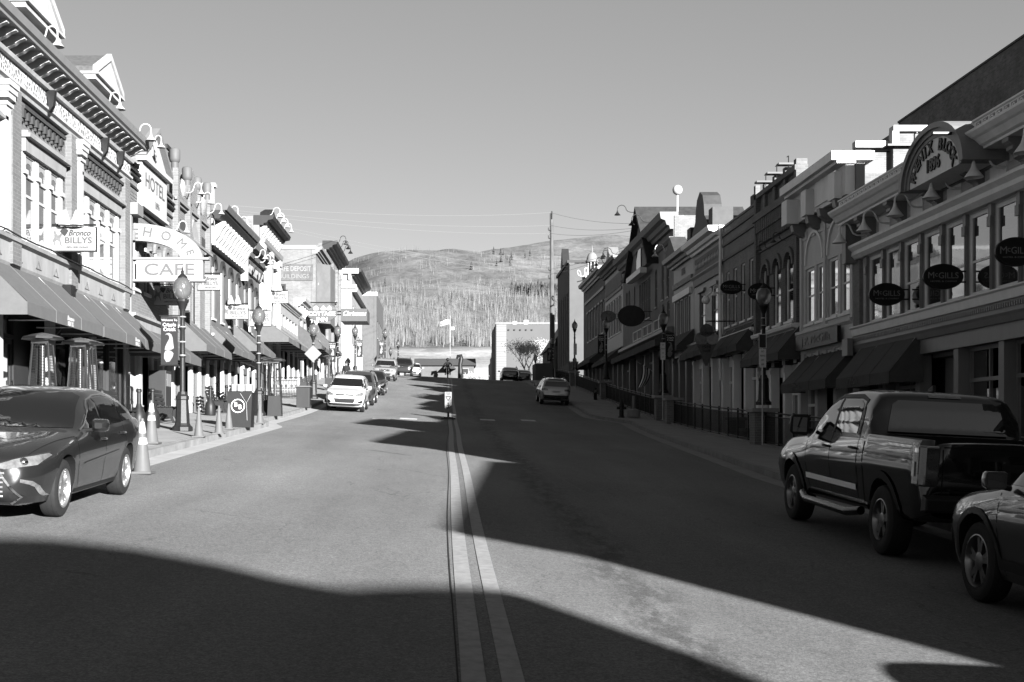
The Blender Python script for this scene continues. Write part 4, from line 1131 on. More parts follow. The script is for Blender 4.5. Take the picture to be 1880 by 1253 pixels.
for u in (41.5, 43.2, 44.6, 46.5): mb.prism([(9.7, 0), (9.7, .5), (9.45, .45), (9.25, .2), (9.2, 0)], 0, u - .16, u + .16)
b.part(mb, 'corbel_row', RDARK)
b.mould([(5.0, 0), (5.0, .12), (5.5, .12), (5.6, .22), (5.7, .22), (5.7, 0)], 'fascia_band', SP)
bd = b.part(b.mb().box(41.5, 46.4, 4.95, 5.5, .24, .36), 'name_board', BLACK)
mb = MB(); put_text(mb, 'J.P. McGills', b.P(43.95, 5.23, .37), (0, -1, 0), (0, 0, 1), .42, fit=3.4); b.part(mb, 'board_lettering', LGREY, bd)
mb = b.mb(); 
ops = [(41.5 + i * .9, 42.1 + i * .9, 4.3, 4.85) for i in range(6)]
b.front(v0=4.0, v1=5.1, m=SP, ops=ops)
for o in ops: b.window(*o, fm=RTRIM, rail=False, sill=False)
b.shopfront(3, 0, 4.0, RTRIM, wd=.3, head=.3, pm=SP); b.awning(40.9, 46.3, 4.72, 3.7, .95, CLOTHD, val=.3, scallop=True, lab='dark awning under the small upper lights of the pale front')
mb = MB(); put_text(mb, 'JP McGills', b.P(44.3, 3.55, .96), (0, -1, 0), (0, 0, 1), .3, fit=1.0); b.part(mb, 'awning_lettering', MGREY)
# --- R3: dark corbelled brick
b = Bld('dark brick building with deep corbelled parapet and round-arched windows', 1, 47.05, 53.3, 11.9, BR_D, depth=13)
ops = [(48.0 + i * 1.75, 49.1 + i * 1.75, 6.3, 9.0) for i in range(3)]
b.front(v0=5.3, ops=ops)
for o in ops: b.window(*o, fm=RTRIM, arch=.55, hood=BR_D, rail=.45, fw=.1)
mb = b.mb()
for i in range(20): 
    u = 47.25 + i * .3
    mb.box(u, u + .16, 9.9, 10.9, 0, .16); mb.box(u, u + .16, 10.4, 10.9, .16, .24)
mb.box(b.u0, b.u1, 10.9, 11.2, 0, .3); mb.box(b.u0, b.u1, 9.6, 9.75, 0, .08); mb.box(b.u0, b.u1, 11.9, 12.1, -.3, .2)
for k in range(4): mb.box(47.15 + k * 1.55, 47.5 + k * 1.55, 11.2, 12.35, -.3, .12)
mb.box(53.0, 53.29, 5.5, 12.5, 0, .2); mb.box(47.06, 47.35, 5.5, 12.2, 0, .15)
b.part(mb, 'corbelled_parapet', BR_D)
mb = b.mb()
for u in (48.2, 49.9, 51.6): mb.box(u, u + .4, 12.35, 12.42, -.2, .5); mb.tube([(u + .1, 12.1, .1), (u + .1, 12.7, .1), (u + .3, 12.7, .1)], .02, 5)
b.part(mb, 'flood_light_row', BLACK)
b.mould([(5.3, 0), (5.3, .1), (5.9, .12), (5.95, .3), (6.05, .34), (6.1, .34), (6.1, 0)], 'shop_cornice', RTRIM)
b.part(b.mb().box(b.u0, b.u1, 4.9, 5.3, -.1, .06), 'transom_band', RTRIM); mb = b.mb()
for u in (47.4, 49.0, 50.6, 52.2, 53.0): mb.box(u - .08, u + .08, 4.6, 5.3, .06, .14)
b.part(mb, 'transom_post_row', RTRIM)
b.shopfront(3, 0, 4.6, RTRIM, wd=.3, head=.4); b.awning(47.0, 53.0, 6.0, 5.0, .86, CLOTHD, val=.3, lab='dark awning on the corbelled brick building')
for u in (48.8, 51.0): b.gooseneck(u, 9.5, .1, reach=.7, rise=.5, m=MGREY)
# --- R4: plain brick
b = Bld('plain mid-height brick front with stepped string courses and white rooftop units', 1, 53.35, 60.0, 11.8, BR_M, depth=13)
ops = [(54.2 + i * 1.5, 54.95 + i * 1.5, 7.0, 9.6) for i in range(4)]
b.front(v0=5.6, ops=ops)
for o in ops: b.window(*o, fm=RTRIM)
mb = b.mb()
for v in (11.4, 10.9, 10.2): mb.box(b.u0, b.u1, v, v + .12, 0, .08)
b.part(mb, 'string_course', BR_D); b.coping(BR_M, .1)
b.part(b.mb().box(54.5, 56.8, 11.1, 12.35, -3.2, -1.6), 'rooftop_unit', OFFW); b.part(b.mb().box(57.8, 59.4, 11.1, 12.2, -3.6, -2.0), 'rooftop_unit', OFFW); b.part(MB().lathe([(.5, 12.3), (.55, 12.5), (.3, 12.7), (.02, 12.75)], (15.9, 55.6, 0), 14), 'roof_vent', OFFW)
b.part(b.mb().tube([(60.0, 4.5, .15), (60.0, 12.0, .15)], .07, 8), 'downpipe', RTRIM)
b.mould([(5.6, 0), (5.6, .1), (6.3, .12), (6.4, .3), (6.5, .3), (6.5, 0)], 'shop_cornice', RTRIM)
b.shopfront(3, 0, 5.6, RTRIM, wd=.3, head=.5); b.awning(53.7, 59.2, 6.8, 5.8, .86, CLOTHD, val=.3, lab='dark awning behind the ice-cream sign')
b.gooseneck(59.3, 8.6, .1, reach=.8, rise=.7, m=RTRIM, size=1.3)
# --- R5: ornate with curved pediment
b = Bld('dark ornate front with curled pediment crowning its cornice', 1, 60.05, 67.0, 11.7, RDARK, depth=12)
ops = [(61.2, 62.6, 6.9, 9.3), (64.2, 65.6, 6.9, 9.3)]
b.front(v0=6.0, ops=ops)
for o in ops: b.window(*o, fm=RDARK, hood=RDARK, fw=.12)
b.part(b.mb().box(60.5, 66.6, 10.4, 11.2, 0, .04), 'frieze_panel', STUC2); mb = b.mb()
for i in range(16): u = 60.8 + i * .36; mb.prism([(u, 10.8), (u + .13, 11.0), (u + .26, 10.8), (u + .13, 10.6)], 2, .04, .07)
b.part(mb, 'frieze_diamond_row', RDARK)
dentils(b, 60.3, 66.8, 32, 9.75, 10.1, .12, RDARK); b.cornice(11.4, .6, .75, RTRIM); b.mould([(10.1, 0), (10.1, .1), (10.25, .2), (10.3, .2), (10.3, 0)], 'moulding', RDARK)
um = 63.6; mb = b.mb()
q = [(um + 1.9, 12.0), (um + 1.9, 12.4), (um + 1.5, 12.7), (um + 1.15, 12.9), (um + 1.0, 13.5), (um + .7, 14.0), (um, 14.3), (um - .7, 14.0), (um - 1.0, 13.5), (um - 1.15, 12.9), (um - 1.5, 12.7), (um - 1.9, 12.4), (um - 1.9, 12.0)]
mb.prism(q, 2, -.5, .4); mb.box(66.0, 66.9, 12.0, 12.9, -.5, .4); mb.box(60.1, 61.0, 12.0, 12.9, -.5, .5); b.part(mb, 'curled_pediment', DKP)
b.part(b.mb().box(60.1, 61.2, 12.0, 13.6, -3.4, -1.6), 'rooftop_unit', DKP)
b.mould([(5.9, 0), (5.9, .12), (6.5, .2), (6.6, .4), (6.7, .4), (6.7, 0)], 'shop_cornice', RDARK)
b.shopfront(3, 0, 5.9, RTRIM, wd=.3, head=.5); b.awning(60.8, 66.4, 7.0, 6.1, .9, CLOTHD, val=.3, lab='dark awning below the curled pediment')
# --- R6
b = Bld('narrow front with light-framed bay window and tiny corner pediment', 1, 67.05, 73.0, 11.9, RDARK, depth=12)
ops = [(68 + i * 1.15, 69.05 + i * 1.15, 7.2, 9.6) for i in range(4)]
b.front(v0=6.4, ops=ops)
for o in ops: b.window(*o, fm=RTRIM, rail=False, fw=.06)
b.part(b.mb().box(67.7, 72.7, 9.6, 9.95, 0, .14), 'bay_head', RTRIM); dentils(b, 67.3, 72.8, 30, 10.3, 10.6, .12, RDARK); b.cornice(11.5, .55, .7, RDARK)
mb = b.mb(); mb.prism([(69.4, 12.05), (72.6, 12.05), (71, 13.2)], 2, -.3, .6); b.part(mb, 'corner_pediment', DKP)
mb = MB(); put_text(mb, '1896', b.P(70, 11.05, .02), (0, -1, 0), (0, 0, 1), .6); b.part(mb, 'date_lettering', STUC2)
b.mould([(6.3, 0), (6.3, .12), (6.9, .2), (7.0, .4), (7.1, .4), (7.1, 0)], 'shop_cornice', RTRIM)
b.shopfront(3, 0, 6.3, RDARK, wd=.3, head=.5); b.awning(67.0, 72.6, 7.6, 6.7, .95, CLOTHD, lab='dark awning below the light-framed bay')
b.gooseneck(72.0, 12.3, .2, reach=1.6, rise=.9, m=GALV, size=1.5)
# --- R7: tall block with triangular gable
b = Bld('tall dark stone block with steep triangular gable and pale brick side wall', 1, 73.05, 93.5, 14.8, STUCR, depth=14)
ops = [(74.5, 75.3, 10.2, 12.6), (76.2, 77.0, 10.2, 12.6), (78.6, 79.4, 10.0, 12.4), (90.0, 90.8, 10.0, 12.4), (91.2, 92.0, 10.0, 12.4), (87.6, 88.2, 10.0, 12.4)] + [(81.2 + i * .95, 81.95 + i * .95, 9.6, 12.2) for i in range(5)] + [(74.3, 75.1, 8.95, 9.9), (76.0, 76.8, 8.95, 9.9)]
b.front(v0=7.9, ops=ops)
for o in ops: b.window(*o, fm=RDARK, arch=.4 if o[0] < 80 and o[2] > 9.8 or o[0] > 87 else 0)
b.part(MB().box(XR + .05, XR + 13.9, 73.0, 73.045, 8, 14.78), 'side_wall_face', BR_W)
b.cornice(14.0, 1.0, .8, STUCR); b.mould([(13.3, 0), (13.3, .1), (13.45, .25), (13.55, .25), (13.55, 0)], 'lower_moulding', STUCR)
mb = b.mb(); mb.prism([(78.6, 13.0), (87.6, 13.0), (83.1, 16.8)], 2, 0, .35); g_ = b.part(mb, 'street_gable', STUCR)
mb = b.mb()
for sg in (-1, 1): mb.prism([(83.1, 16.85), (83.1, 17.15), (83.1 + sg * 5.0, 12.95), (83.1 + sg * 5.0, 12.65)], 2, -6.5, .75)
b.part(mb, 'gable_roof', mat('dark_shingle', .018, .8, var=.3), g_); b.part(b.mb().box(82.6, 84.4, 13.0, 15.0, .35, .42), 'gable_window', GLASSD, g_)
b.part(b.mb().box(80.5, 86.6, 12.4, 12.75, .36, .8), 'gable_ledge', RTRIM, g_)
for u, s_ in ((85.5, 1.6), (79.0, 1.6), (93.0, 1.6)): b.gooseneck(u, 15.4 if u != 85.5 else 17.2, .3, reach=1.9, rise=.5, m=IRON, size=s_)
b.mould([(7.9, 0), (7.9, .1), (8.05, .4), (8.25, .4), (8.25, 0)], 'balcony_ledge', RDARK)
mb = b.mb()
for k in range(3):
    a, c = 74 + k * 4.2, 77.6 + k * 4.2
    for v in (8.3, 8.9): mb.box(a, c, v, v + .05, .36, .42)
    for u in (a, (a + c) / 2, c): mb.box(u - .03, u + .03, 8.25, 8.95, .36, .42)
b.part(mb, 'balcony_rail', RTRIM)
b.shopfront(6, 0, 7.9, RDARK, wd=.4, head=.5); b.awning(73.6, 93.0, 8.0, 7.55, 1.0, CLOTHD, val=.4, lab='long dark awning below the balcony rail')
mast = thing('mast_light', 'white ball light on a thin mast above the pale brick side wall', 'mast light', (14.0, 74.5, 14.8))
MB().tube([(14, 74.5, 14.8), (14, 74.5, 16.3)], .06, 8).build('mast', WHITE, mast); MB().sphere((14, 74.45, 16.55), .3, 16, 10).build('ball', WHITE, mast, smooth=60)
# --- R8, R9
b = Bld('dark low front with panelled frieze left of the triangular gable', 1, 93.55, 104.0, 15.3, RDARK, depth=12)
ops = [(94.5 + i * 1.5, 95.6 + i * 1.5, 9.8, 12.6) for i in range(6)]
b.front(v0=8.6, ops=ops)
for o in ops: b.window(*o, fm=RTRIM)
b.part(b.mb().box(94, 103.5, 13.3, 14.4, 0, .05), 'frieze_panel', STUCR); dentils(b, 94, 103.6, 24, 12.95, 13.2, .1, RDARK); b.cornice(14.8, .7, .8, STUCR)
mb = b.mb(); mb.prism([(97, 15.5), (100, 15.5), (98.5, 16.8)], 2, -.3, .5); b.part(mb, 'small_gable', RDARK)
b.shopfront(4, 0, 8.6, RDARK, wd=.4, head=.5); b.awning(94, 103.4, 8.6, 7.7, 1.2, CLOTHD, lab='dark awning on the panelled low front')
for u in (95.5, 99.5, 103): b.gooseneck(u, 15.6, .3, reach=1.5, rise=.6, m=IRON, size=1.5)
b = Bld('dark brick corner front with rooftop scroll sign near the crest', 1, 104.05, 118.5, 15.9, BR_D, depth=12)
ops = [(105 + i * 2.1, 106.1 + i * 2.1, 10.6, 13.2) for i in range(6)]
b.front(v0=9.2, ops=ops)
for o in ops: b.window(*o, fm=RTRIM, hood=RDARK)
b.cornice(15.4, .7, .7, RDARK); b.mould([(14.2, 0), (14.2, .12), (14.4, .16), (14.4, 0)], 'string_course', RDARK); b.shopfront(5, 0, 9.2, RDARK, wd=.4, head=.5); b.awning(105, 117.5, 9.2, 8.3, 1.2, CLOTHD, lab='dark awning on the corner front near the crest')
# rooftop scroll sign
sg_ = thing('roof_sign', 'white curling script sign on a frame above the dark corner front', 'sign', (13.2, 117.5, 16.0))
mb = MB(); 
pts = []
for i in range(90):
    t = i / 89; pts.append((12.6 + 3.2 * t + .3 * math.cos(t * 30), 117.4, 16.9 + .9 * t + .4 * math.sin(t * 30) + .25 * math.sin(t * 9)))
mb.tube(pts, .05, 6); mb.build('script', WHITE, sg_)
mb = MB(); mb.tube([(13.8, 117.6, 15.8), (13.8, 117.6, 17.6)], .05, 6).tube([(15.4, 117.6, 15.8), (15.4, 117.6, 18)], .05, 6).tube([(12.6, 117.6, 16.4), (15.9, 117.6, 17.2)], .05, 6); mb.build('frame', IRON, sg_)
# --- tall block past the crest with a pale wall, and the cupola
b = Bld('tall block with blank pale sunlit side wall standing past the crest', 1, 139.0, 153.0, 21.2, STUC, depth=9, X=14.0, zb=2)
b.front(v0=2, ops=[(140.5 + i * 2.2, 141.5 + i * 2.2, 10, 18) for i in range(5)])
for i in range(5): b.window(140.5 + i * 2.2, 141.5 + i * 2.2, 10, 18, fm=RDARK, sill=False)
b.part(MB().box(14.05, 23, 138.9, 138.98, 2, 21.1), 'side_wall_face', mat('sunlit_render', .043, .85, var=.12, scale=.5)); b.part(b.mb().box(139, 153, 21.2, 21.5, -9, .2), 'coping', DGREY)
mb = b.mb(); mb.prism([(143, 21.5), (146, 21.5), (144.5, 23.6)], 2, -.5, .3); b.part(mb, 'small_gable', DGREY)
b = Bld('broad pale brick hall with dentilled parapet far behind the script sign', 1, 172.0, 176.0, 25.6, BR_P, depth=7, X=19.5, zb=2)
b.front(v0=2); b.part(MB().box(19.5, 26.4, 171.8, 171.97, 24.9, 25.2), 'dentil_course', STUC)
cu = thing('cupola_tower', 'small domed lookout cupola at the end of the dark right-hand roofs', 'tower', (14.5, 121.5, 10))
c = (14.5, 121.5)
MB().box(13.75, 15.25, 120.75, 122.25, 4, 17.2).build('tower_base', BR_P, cu); MB().box(13.6, 15.4, 120.6, 122.4, 17.2, 17.5).build('ledge', OFFW, cu)
mb = MB()
for sx in (-.45, .45): mb.prism([(14.5 + sx - .3, 16.2), (14.5 + sx + .3, 16.2), (14.5 + sx + .3, 16.7), (14.5 + sx, 17.05), (14.5 + sx - .3, 16.7)], 1, 120.7, 120.76)
for q in mb.split(): q.build('arched_louvre', DGREY, cu)
mb = MB()
for k in range(8):
    t = math.pi / 4 * k + .39; mb.tube([(c[0] + .46 * math.cos(t), c[1] + .46 * math.sin(t), 17.5), (c[0] + .46 * math.cos(t), c[1] + .46 * math.sin(t), 18.8)], .075, 8)
for q in mb.split(): q.build('column', OFFW, cu)
MB().lathe([(.26, 17.5), (.26, 18.8)], (c[0], c[1], 0), 8).build('lantern_core', DGREY, cu)
MB().lathe([(.64, 18.8), (.64, 18.95), (.56, 19.0), (.53, 19.2), (.4, 19.55), (.18, 19.75), (.06, 19.8), (.05, 20.2), (.01, 20.45)], (c[0], c[1], 0), 16).build('dome', STUC2, cu, smooth=35)
# --- beige block beyond the crossroads and its dark neighbour
b = Bld('beige flat-roofed block with corrugated left strip beyond the crossroads', 1, 225.0, 245.0, 22.2, mat('beige_render', .045, .85, var=.06, scale=.4), X=9.4, depth=13, zb=1, roof_drop=.2)
b.front(v0=1); b.part(MB().box(9.5, 11.3, 224.9, 224.97, 6, 22), 'corrugated_strip', siding('corrugated', .045, .45, var=.05)); b.part(MB().box(9.3, 22.4, 224.85, 224.98, 22.1, 22.4), 'roof_edge', STUC2)
mb = MB()
for i in range(5): mb.box(11.6 + i * 1.05, 11.85 + i * 1.05, 224.8, 224.98, 20.9, 21.15)
b.part(mb, 'vent_row', BLACK); b.part(MB().box(14.6, 15.4, 227, 228, 22.1, 23.0).box(12.6, 13.3, 227, 228, 22.1, 22.8), 'rooftop_unit', WHITE)
b = Bld('dark stepped row of shops in shade left of the beige block', 1, 245.5, 268.0, 17.0, BR_D, X=9.6, depth=7, zb=0)
b.front(v0=0, ops=[(248 + i * 4, 249.5 + i * 4, 11, 13) for i in range(4)])
for i in range(4): b.window(248 + i * 4, 249.5 + i * 4, 11, 13, fm=RTRIM)
b.part(b.mb().box(245.6, 252, 17, 18.6, -4, 0).box(252, 259, 17, 17.8, -4, 0), 'stepped_parapet', BR_D)
b = Bld('small dark gabled shop under the tall pale-walled block', 1, 153.5, 171.0, 13.0, STUC, X=13.6, depth=4.5, zb=2, name='gabled_shop')
b.front(v0=2, ops=[(156, 158, 8, 10.5)]); b.window(156, 158, 8, 10.5, fm=RDARK)
mb = MB(); mb.prism([(13.2, 12.9), (18.4, 12.9), (18.2, 16.5), (16.2, 17.4)], 1, 153.4, 171.2); b.part(mb, 'roof', DGREY)

# --- buildings behind and beside the camera that throw the near shadows
def simple(label, u0, u1, zt, wall, X, side=1, depth=14, low=None):
    b = Bld(label, side, u0, u1, zt, wall, X=X, depth=depth, body=low is None)
    if low: b.part(b.mb().box(b.u0, b.u1, b.zb, low, -depth, -.31), 'side_wall', wall); b.part(b.mb().box(b.u0, b.u1, low, zt, -.45, -.31), 'false_front', wall); b.part(b.mb().box(b.u0 + .1, b.u1 - .1, low, low + .05, -depth, -.45), 'roof', ROOFM)
    n = int((u1 - u0) / 2.4); ops = [(u0 + .8 + i * 2.4, u0 + 2.0 + i * 2.4, zt - 3.6, zt - 1.6) for i in range(n)]
    b.front(v0=zt - 5, ops=ops)
    for o in ops: b.window(*o, fm=RTRIM)
    b.cornice(zt - .4, .6, .6, RDARK); b.shopfront(max(2, n), 0, zt - 5, RDARK, wd=.3, head=.5)
    return b

simple('brick shop row off frame right before the alley', -10.3, 5.0, 7.4, BR_D, XR)
simple('taller brick shop off frame right beside the camera', 5.1, 15.0, 9.45, BR_M, XR)
simple('tall brick shop off frame right next to the clapboard block', 15.1, 21.9, 10.85, BR_D, XR)
simple('low shop behind the camera beyond the alley on the right', -18.5, -15.5, 6.8, BR_M, XR, low=3.6)
simple('tall block behind the camera on the right', -48.0, -22.4, 9.2, BR_D, XR, low=3.8)

b = Bld('narrow false front with a sweeping curved parapet behind the camera', 1, -22.4, -18.5, 6.8, BR_M, X=XR, depth=14, body=False)
b.part(b.mb().box(b.u0, b.u1, b.zb, 3.6, -14, -.31), 'side_wall', BR_M); b.front(v0=3.0)
b.part(b.mb().prism([(-24.0, 6.7), (-15.4, 6.7), (-15.4, 7.6), (-15.85, 7.8), (-16.9, 8.05), (-18.4, 8.38), (-19.3, 8.82), (-20, 9.27), (-21.2, 9.87), (-22.6, 10.4), (-24.0, 10.5)], 2, -.45, .1), 'curved_parapet', BR_M)
# ================================================================== street furniture
GLOBE = bpy.data.materials.new('frosted_globe'); GLOBE.use_nodes = True
_b = GLOBE.node_tree.nodes['Principled BSDF']; _b.inputs['Base Color'].default_value = (.17, .17, .17, 1)
_b.inputs['Roughness'].default_value = .28; _b.inputs['Transmission Weight'].default_value = .8; _b.inputs['IOR'].default_value = 1.2
_b.inputs['Coat Weight'].default_value = .6; _b.inputs['Coat Roughness'].default_value = .05
BANNER = mat('banner_vinyl', .007, .7, var=.06)
TXTW = mat('white_lettering', .3, .6, var=0)
def side_z(X, Y): return gz(X, Y) + KH - .004

def make_lamp():
    t = thing('street_lamp', 'x', 'street lamp', (0, 0, 0), 'ornate globe lamp posts along the street')
    m = LMB()
    m.lathe([(.27, 0), (.27, .1), (.22, .14), (.19, .2), (.16, .8), (.175, .82), (.175, .9), (.13, .95), (.11, 1.02)], n=8); m.build('base', IRON, t)
    m = LMB(); m.lathe([(.075, 1.0), (.07, 1.9), (.085, 1.92), (.085, 1.98), (.07, 2.0), (.062, 2.62), (.085, 2.66), (.085, 2.72), (.06, 2.74), (.055, 3.1), (.09, 3.18), (.13, 3.3), (.17, 3.36), (.17, 3.42)], n=12); m.build('post', IRON, t, smooth=30)
    m = LMB()
    for z in (1.95, 2.3, 2.69, 2.95): m.lathe([(.088, z), (.095, z + .015), (.088, z + .03)], n=12)
    m.build('band_set', GALV, t)
    m = LMB(); m.lathe([(.13, 3.42), (.2, 3.52), (.245, 3.66), (.245, 3.78), (.2, 3.9), (.12, 3.98)], n=20); m.build('globe', GLOBE, t, smooth=60)
    m = LMB(); m.lathe([(.125, 3.97), (.13, 4.0), (.07, 4.06), (.035, 4.1), (.045, 4.14), (.02, 4.18), (.008, 4.28)], n=12); m.build('finial', IRON, t, smooth=40)
    return t
LAMPS_L = [(335, 32.3, 'globe lamp post nearest the camera on the left walk, banner on its left'),
           (475, 46.2, 'globe lamp post beside the tall heaters, without a banner'),
           (575, 66.5, 'globe lamp post carrying a diamond sign seen from behind'),
           (620, 80.7, 'globe lamp post above the white car with a banner on its left'),
           (652, 96.5, 'globe lamp post under the script sign with a banner on its right'),
           (707, 116.0, 'globe lamp post at the left kerb right on the crest'),
           (731, 135.0, 'small far globe lamp post just past the crest on the left'),
           (717, 150.0, 'tiny far globe lamp post left of the flag, farthest left pair'),
           (723, 172.0, 'tiny far globe lamp post nearest the gabled white house')]
LAMPS_R = [(1402, 42.3, 'globe lamp post on the nearest brick pillar, with two parking plates'),
           (1218, 61.7, 'globe lamp post on the second brick pillar with a banner on its right'),
           (1113, 83.4, 'globe lamp post before the small oval sign, banner on its left'),
           (1055, 103.5, 'globe lamp post against the bright blank wall'),
           (1015, 124.0, 'globe lamp post beside the utility pole with a banner'),
           (983, 150.0, 'globe lamp post in front of the beige block at its right'),
           (948, 178.0, 'small globe lamp post in front of the bare tree')]
PILH = 1.25
lamp0 = make_lamp(); first = True
def put_lamp(loc, label):
    global first
    if first: first = False; lamp0.location = loc; lamp0['label'] = label; return lamp0
    return dup(lamp0, loc, label)
LP = {}
for px, Y, lab in LAMPS_L:
    X = (px - PX) * Y / FPX; LP[px] = put_lamp((X, Y, side_z(X, Y)), lab)
for px, Y, lab in LAMPS_R:
    X = (px - PX) * Y / FPX; z = side_z(min(X, 10.9), Y) + (PILH + .1 if Y < 110 else (0.4 if Y < 140 else 0)); LP[px] = put_lamp((X, Y, z), lab)
# banners
def gnome(mb, c, s):
    """tall curled hat over a beard"""
    cx_, y, cz = c
    hat = [(-.3, -.1), (-.26, .12), (-.12, .42), (.0, .62), (-.02, .8), (-.14, .9), (-.26, .86), (-.2, .96), (-.02, 1.0), (.14, .9), (.22, .68), (.26, .3), (.3, .0), (.1, -.12)]
    mb.prism([(cx_ + a * s, cz + b * s) for a, b in hat], 1, y, y + .006)
    brd = [(-.26, -.16), (-.06, -.1), (.16, -.2), (.28, -.34), (.2, -.6), (.02, -.86), (-.2, -.9), (-.34, -.66), (-.34, -.36)]
    mb.prism([(cx_ + a * s, cz + b * s) for a, b in brd], 1, y, y + .006)
def banner(lamp, side, lab):
    x, y, z = lamp.location
    xa = x + side * .12; xb = x + side * .56; xl, xr = min(xa, xb), max(xa, xb)
    t = thing('street_banner', lab, 'banner', (x + side * .1, y, z + 1.85), 'dark welcome banners on the lamp posts')
    MB().box(xl, xr, y - .008, y + .008, z + 1.72, z + 2.98).build('banner_cloth', BANNER, t)
    m = MB(); m.tube([(x, y, z + 1.7), (xb + side * .04, y, z + 1.7)], .014, 6).tube([(x, y, z + 3.0), (xb + side * .04, y, z + 3.0)], .014, 6); m.build('rod', IRON, t)
    m = MB(); xc = (xl + xr) / 2
    put_text(m, 'Welcome To', (xc, y - .011, z + 2.88), (1, 0, 0), (0, 0, 1), .075, depth=.004)
    put_text(m, 'Cripple', (xc, y - .011, z + 2.76), (1, 0, 0), (0, 0, 1), .12, bold=.002, depth=.004, fit=.34); put_text(m, 'Creek', (xc, y - .011, z + 2.64), (1, 0, 0), (0, 0, 1), .13, bold=.002, depth=.004, fit=.32)
    m.build('lettering', TXTW, t)
    m = MB(); gnome(m, (xc, y - .014, z + 2.15), .4); m.build('bearded_figure', mat('banner_figure', .075, .7, var=.35, scale=14), t)
banner(LP[335], -1, 'dark welcome banner on the lamp post nearest the camera'); banner(LP[620], -1, 'dark welcome banner above the white car'); banner(LP[652], 1, 'dark welcome banner under the script sign')
banner(LP[707], -1, 'small welcome banner on the left lamp post at the crest'); banner(LP[1218], 1, 'dark welcome banner in shade right of the second pillar lamp'); banner(LP[1113], -1, 'dark welcome banner in shade left of the lamp before the small oval'); banner(LP[1015], -1, 'dark welcome banner beside the utility pole')
# plates on lamp posts
def plates(x, y, z, lab, sizes, grp='parking plates on the right-hand posts', post=True):
    t = thing('parking_sign', lab, 'sign', (x, y, z), grp)
    if post: MB().tube([(x, y + .03, z), (x, y + .03, sizes[-1][1])], .022, 6).build('sign_post', GALV, t)
    for i, (z0, z1, wd, mt) in enumerate(sizes):
        p = MB().box(x - wd / 2, x + wd / 2, y - .008, y + .008, z0, z1).build('plate', mt, t)
        m = MB()
        if mt is PLATEW:
            for k, s in enumerate(('NO', 'PARKING', '3AM', '6AM')): put_text(m, s, (x, y - .011, z1 - (k + .6) * (z1 - z0) / 4.3), (1, 0, 0), (0, 0, 1), .09, fit=wd * (.75 if k == 1 else .4), depth=.004)
            m.build('lettering', DGREY, p)
        else:
            for a, b_, c, d in ((x - wd/2, x + wd/2, z0, z0 + .02), (x - wd/2, x + wd/2, z1 - .02, z1), (x - wd/2, x - wd/2 + .02, z0 + .02, z1 - .02), (x + wd/2 - .02, x + wd/2, z0 + .02, z1 - .02)): m.box(a, b_, y - .012, y - .009, c, d)
            m.build('plate_border', TXTW, p)
PLATEW = mat('white_plate', .3, .5, var=.08)
X, Y = (1400 - PX) * 41.6 / FPX, 41.6; z0 = EYE + (PY - 675) * Y / FPX
plates(X, Y, side_z(X, Y), 'two stacked plates on the post by the nearest pillar lamp', [(z0, z0 + .62, .24, PLATEW), (z0 + .64, z0 + 1.12, .26, DGREY)])
X, Y = (1217 - PX) * 61 / FPX, 61.0; z0 = EYE + (PY - 661) * Y / FPX; plates(X, Y, side_z(X, Y), 'white plate on the post by the second pillar lamp', [(z0, z0 + .85, .24, PLATEW)])
X, Y = (1056 - PX) * 98 / FPX, 98.0; z0 = EYE + (PY - 652) * Y / FPX; plates(X, Y, side_z(X, Y), 'white plate below the lamp against the bright wall', [(z0, z0 + .9, .26, PLATEW)])
# diamond warning sign seen from behind
l = LP[575]; x, y, z = l.location
t = thing('diamond_sign', 'grey diamond sign seen from behind on the third left lamp post', 'sign', (x, y - .1, z + 2.4))
MB().prism([(x, z + 1.95), (x + .46, z + 2.4), (x, z + 2.86), (x - .46, z + 2.4)], 1, y - .1, y - .085).build('sign_plate', mat('sign_back', .055, .5, var=.05), t); MB().box(x - .05, x + .05, y - .085, y - .06, z + 2.2, z + 2.6).build('clamp', GALV, t)
# in-street crossing sign
X, Y, z = ground_at(823, 770)
t = thing('crossing_sign', 'narrow pedestrian crossing sign standing on the centre line', 'sign', (X, Y, z))
m = MB(); m.box(X - .32, X + .32, Y - .3, Y + .3, z + .004, z + .05).box(X - .2, X + .2, Y - .12, Y + .12, z + .05, z + .1); m.build('base', mat('rubber_base', .05, .8), t)
MB().box(X - .05, X + .05, Y - .02, Y + .02, z + .1, z + .3).build('spring_post', DGREY, t)
p = MB().box(X - .155, X + .155, Y - .012, Y + .012, z + .3, z + 1.22).build('panel', mat('sign_panel', .055, .5, var=.05), t)
m = MB(); yb = Y - .015; cz = z + .93
for a, b_ in (((X - .11, cz + .08), (X + .11, cz + .08)), ((X + .11, cz + .08), (X, cz - .1)), ((X, cz - .1), (X - .11, cz + .08))): m.tube([(a[0], yb, a[1]), (b_[0], yb, b_[1])], .016, 5)
m.sphere((X, yb, z + .72), .03, 8, 6); m.tube([(X, yb, z + .68), (X, yb, z + .58)], .024, 6).tube([(X, yb, z + .58), (X - .05, yb, z + .46)], .016, 5).tube([(X, yb, z + .58), (X + .05, yb, z + .47)], .016, 5).tube([(X, yb, z + .66), (X + .07, yb, z + .6)], .014, 5).tube([(X, yb, z + .66), (X - .06, yb, z + .59)], .014, 5)
m.build('pictogram', BLACK, p); m = MB(); put_text(m, 'STATE', (X, yb, z + 1.16), (1, 0, 0), (0, 0, 1), .07, depth=.004); put_text(m, 'LAW', (X, yb, z + 1.09), (1, 0, 0), (0, 0, 1), .07, depth=.004); m.build('lettering', BLACK, p)
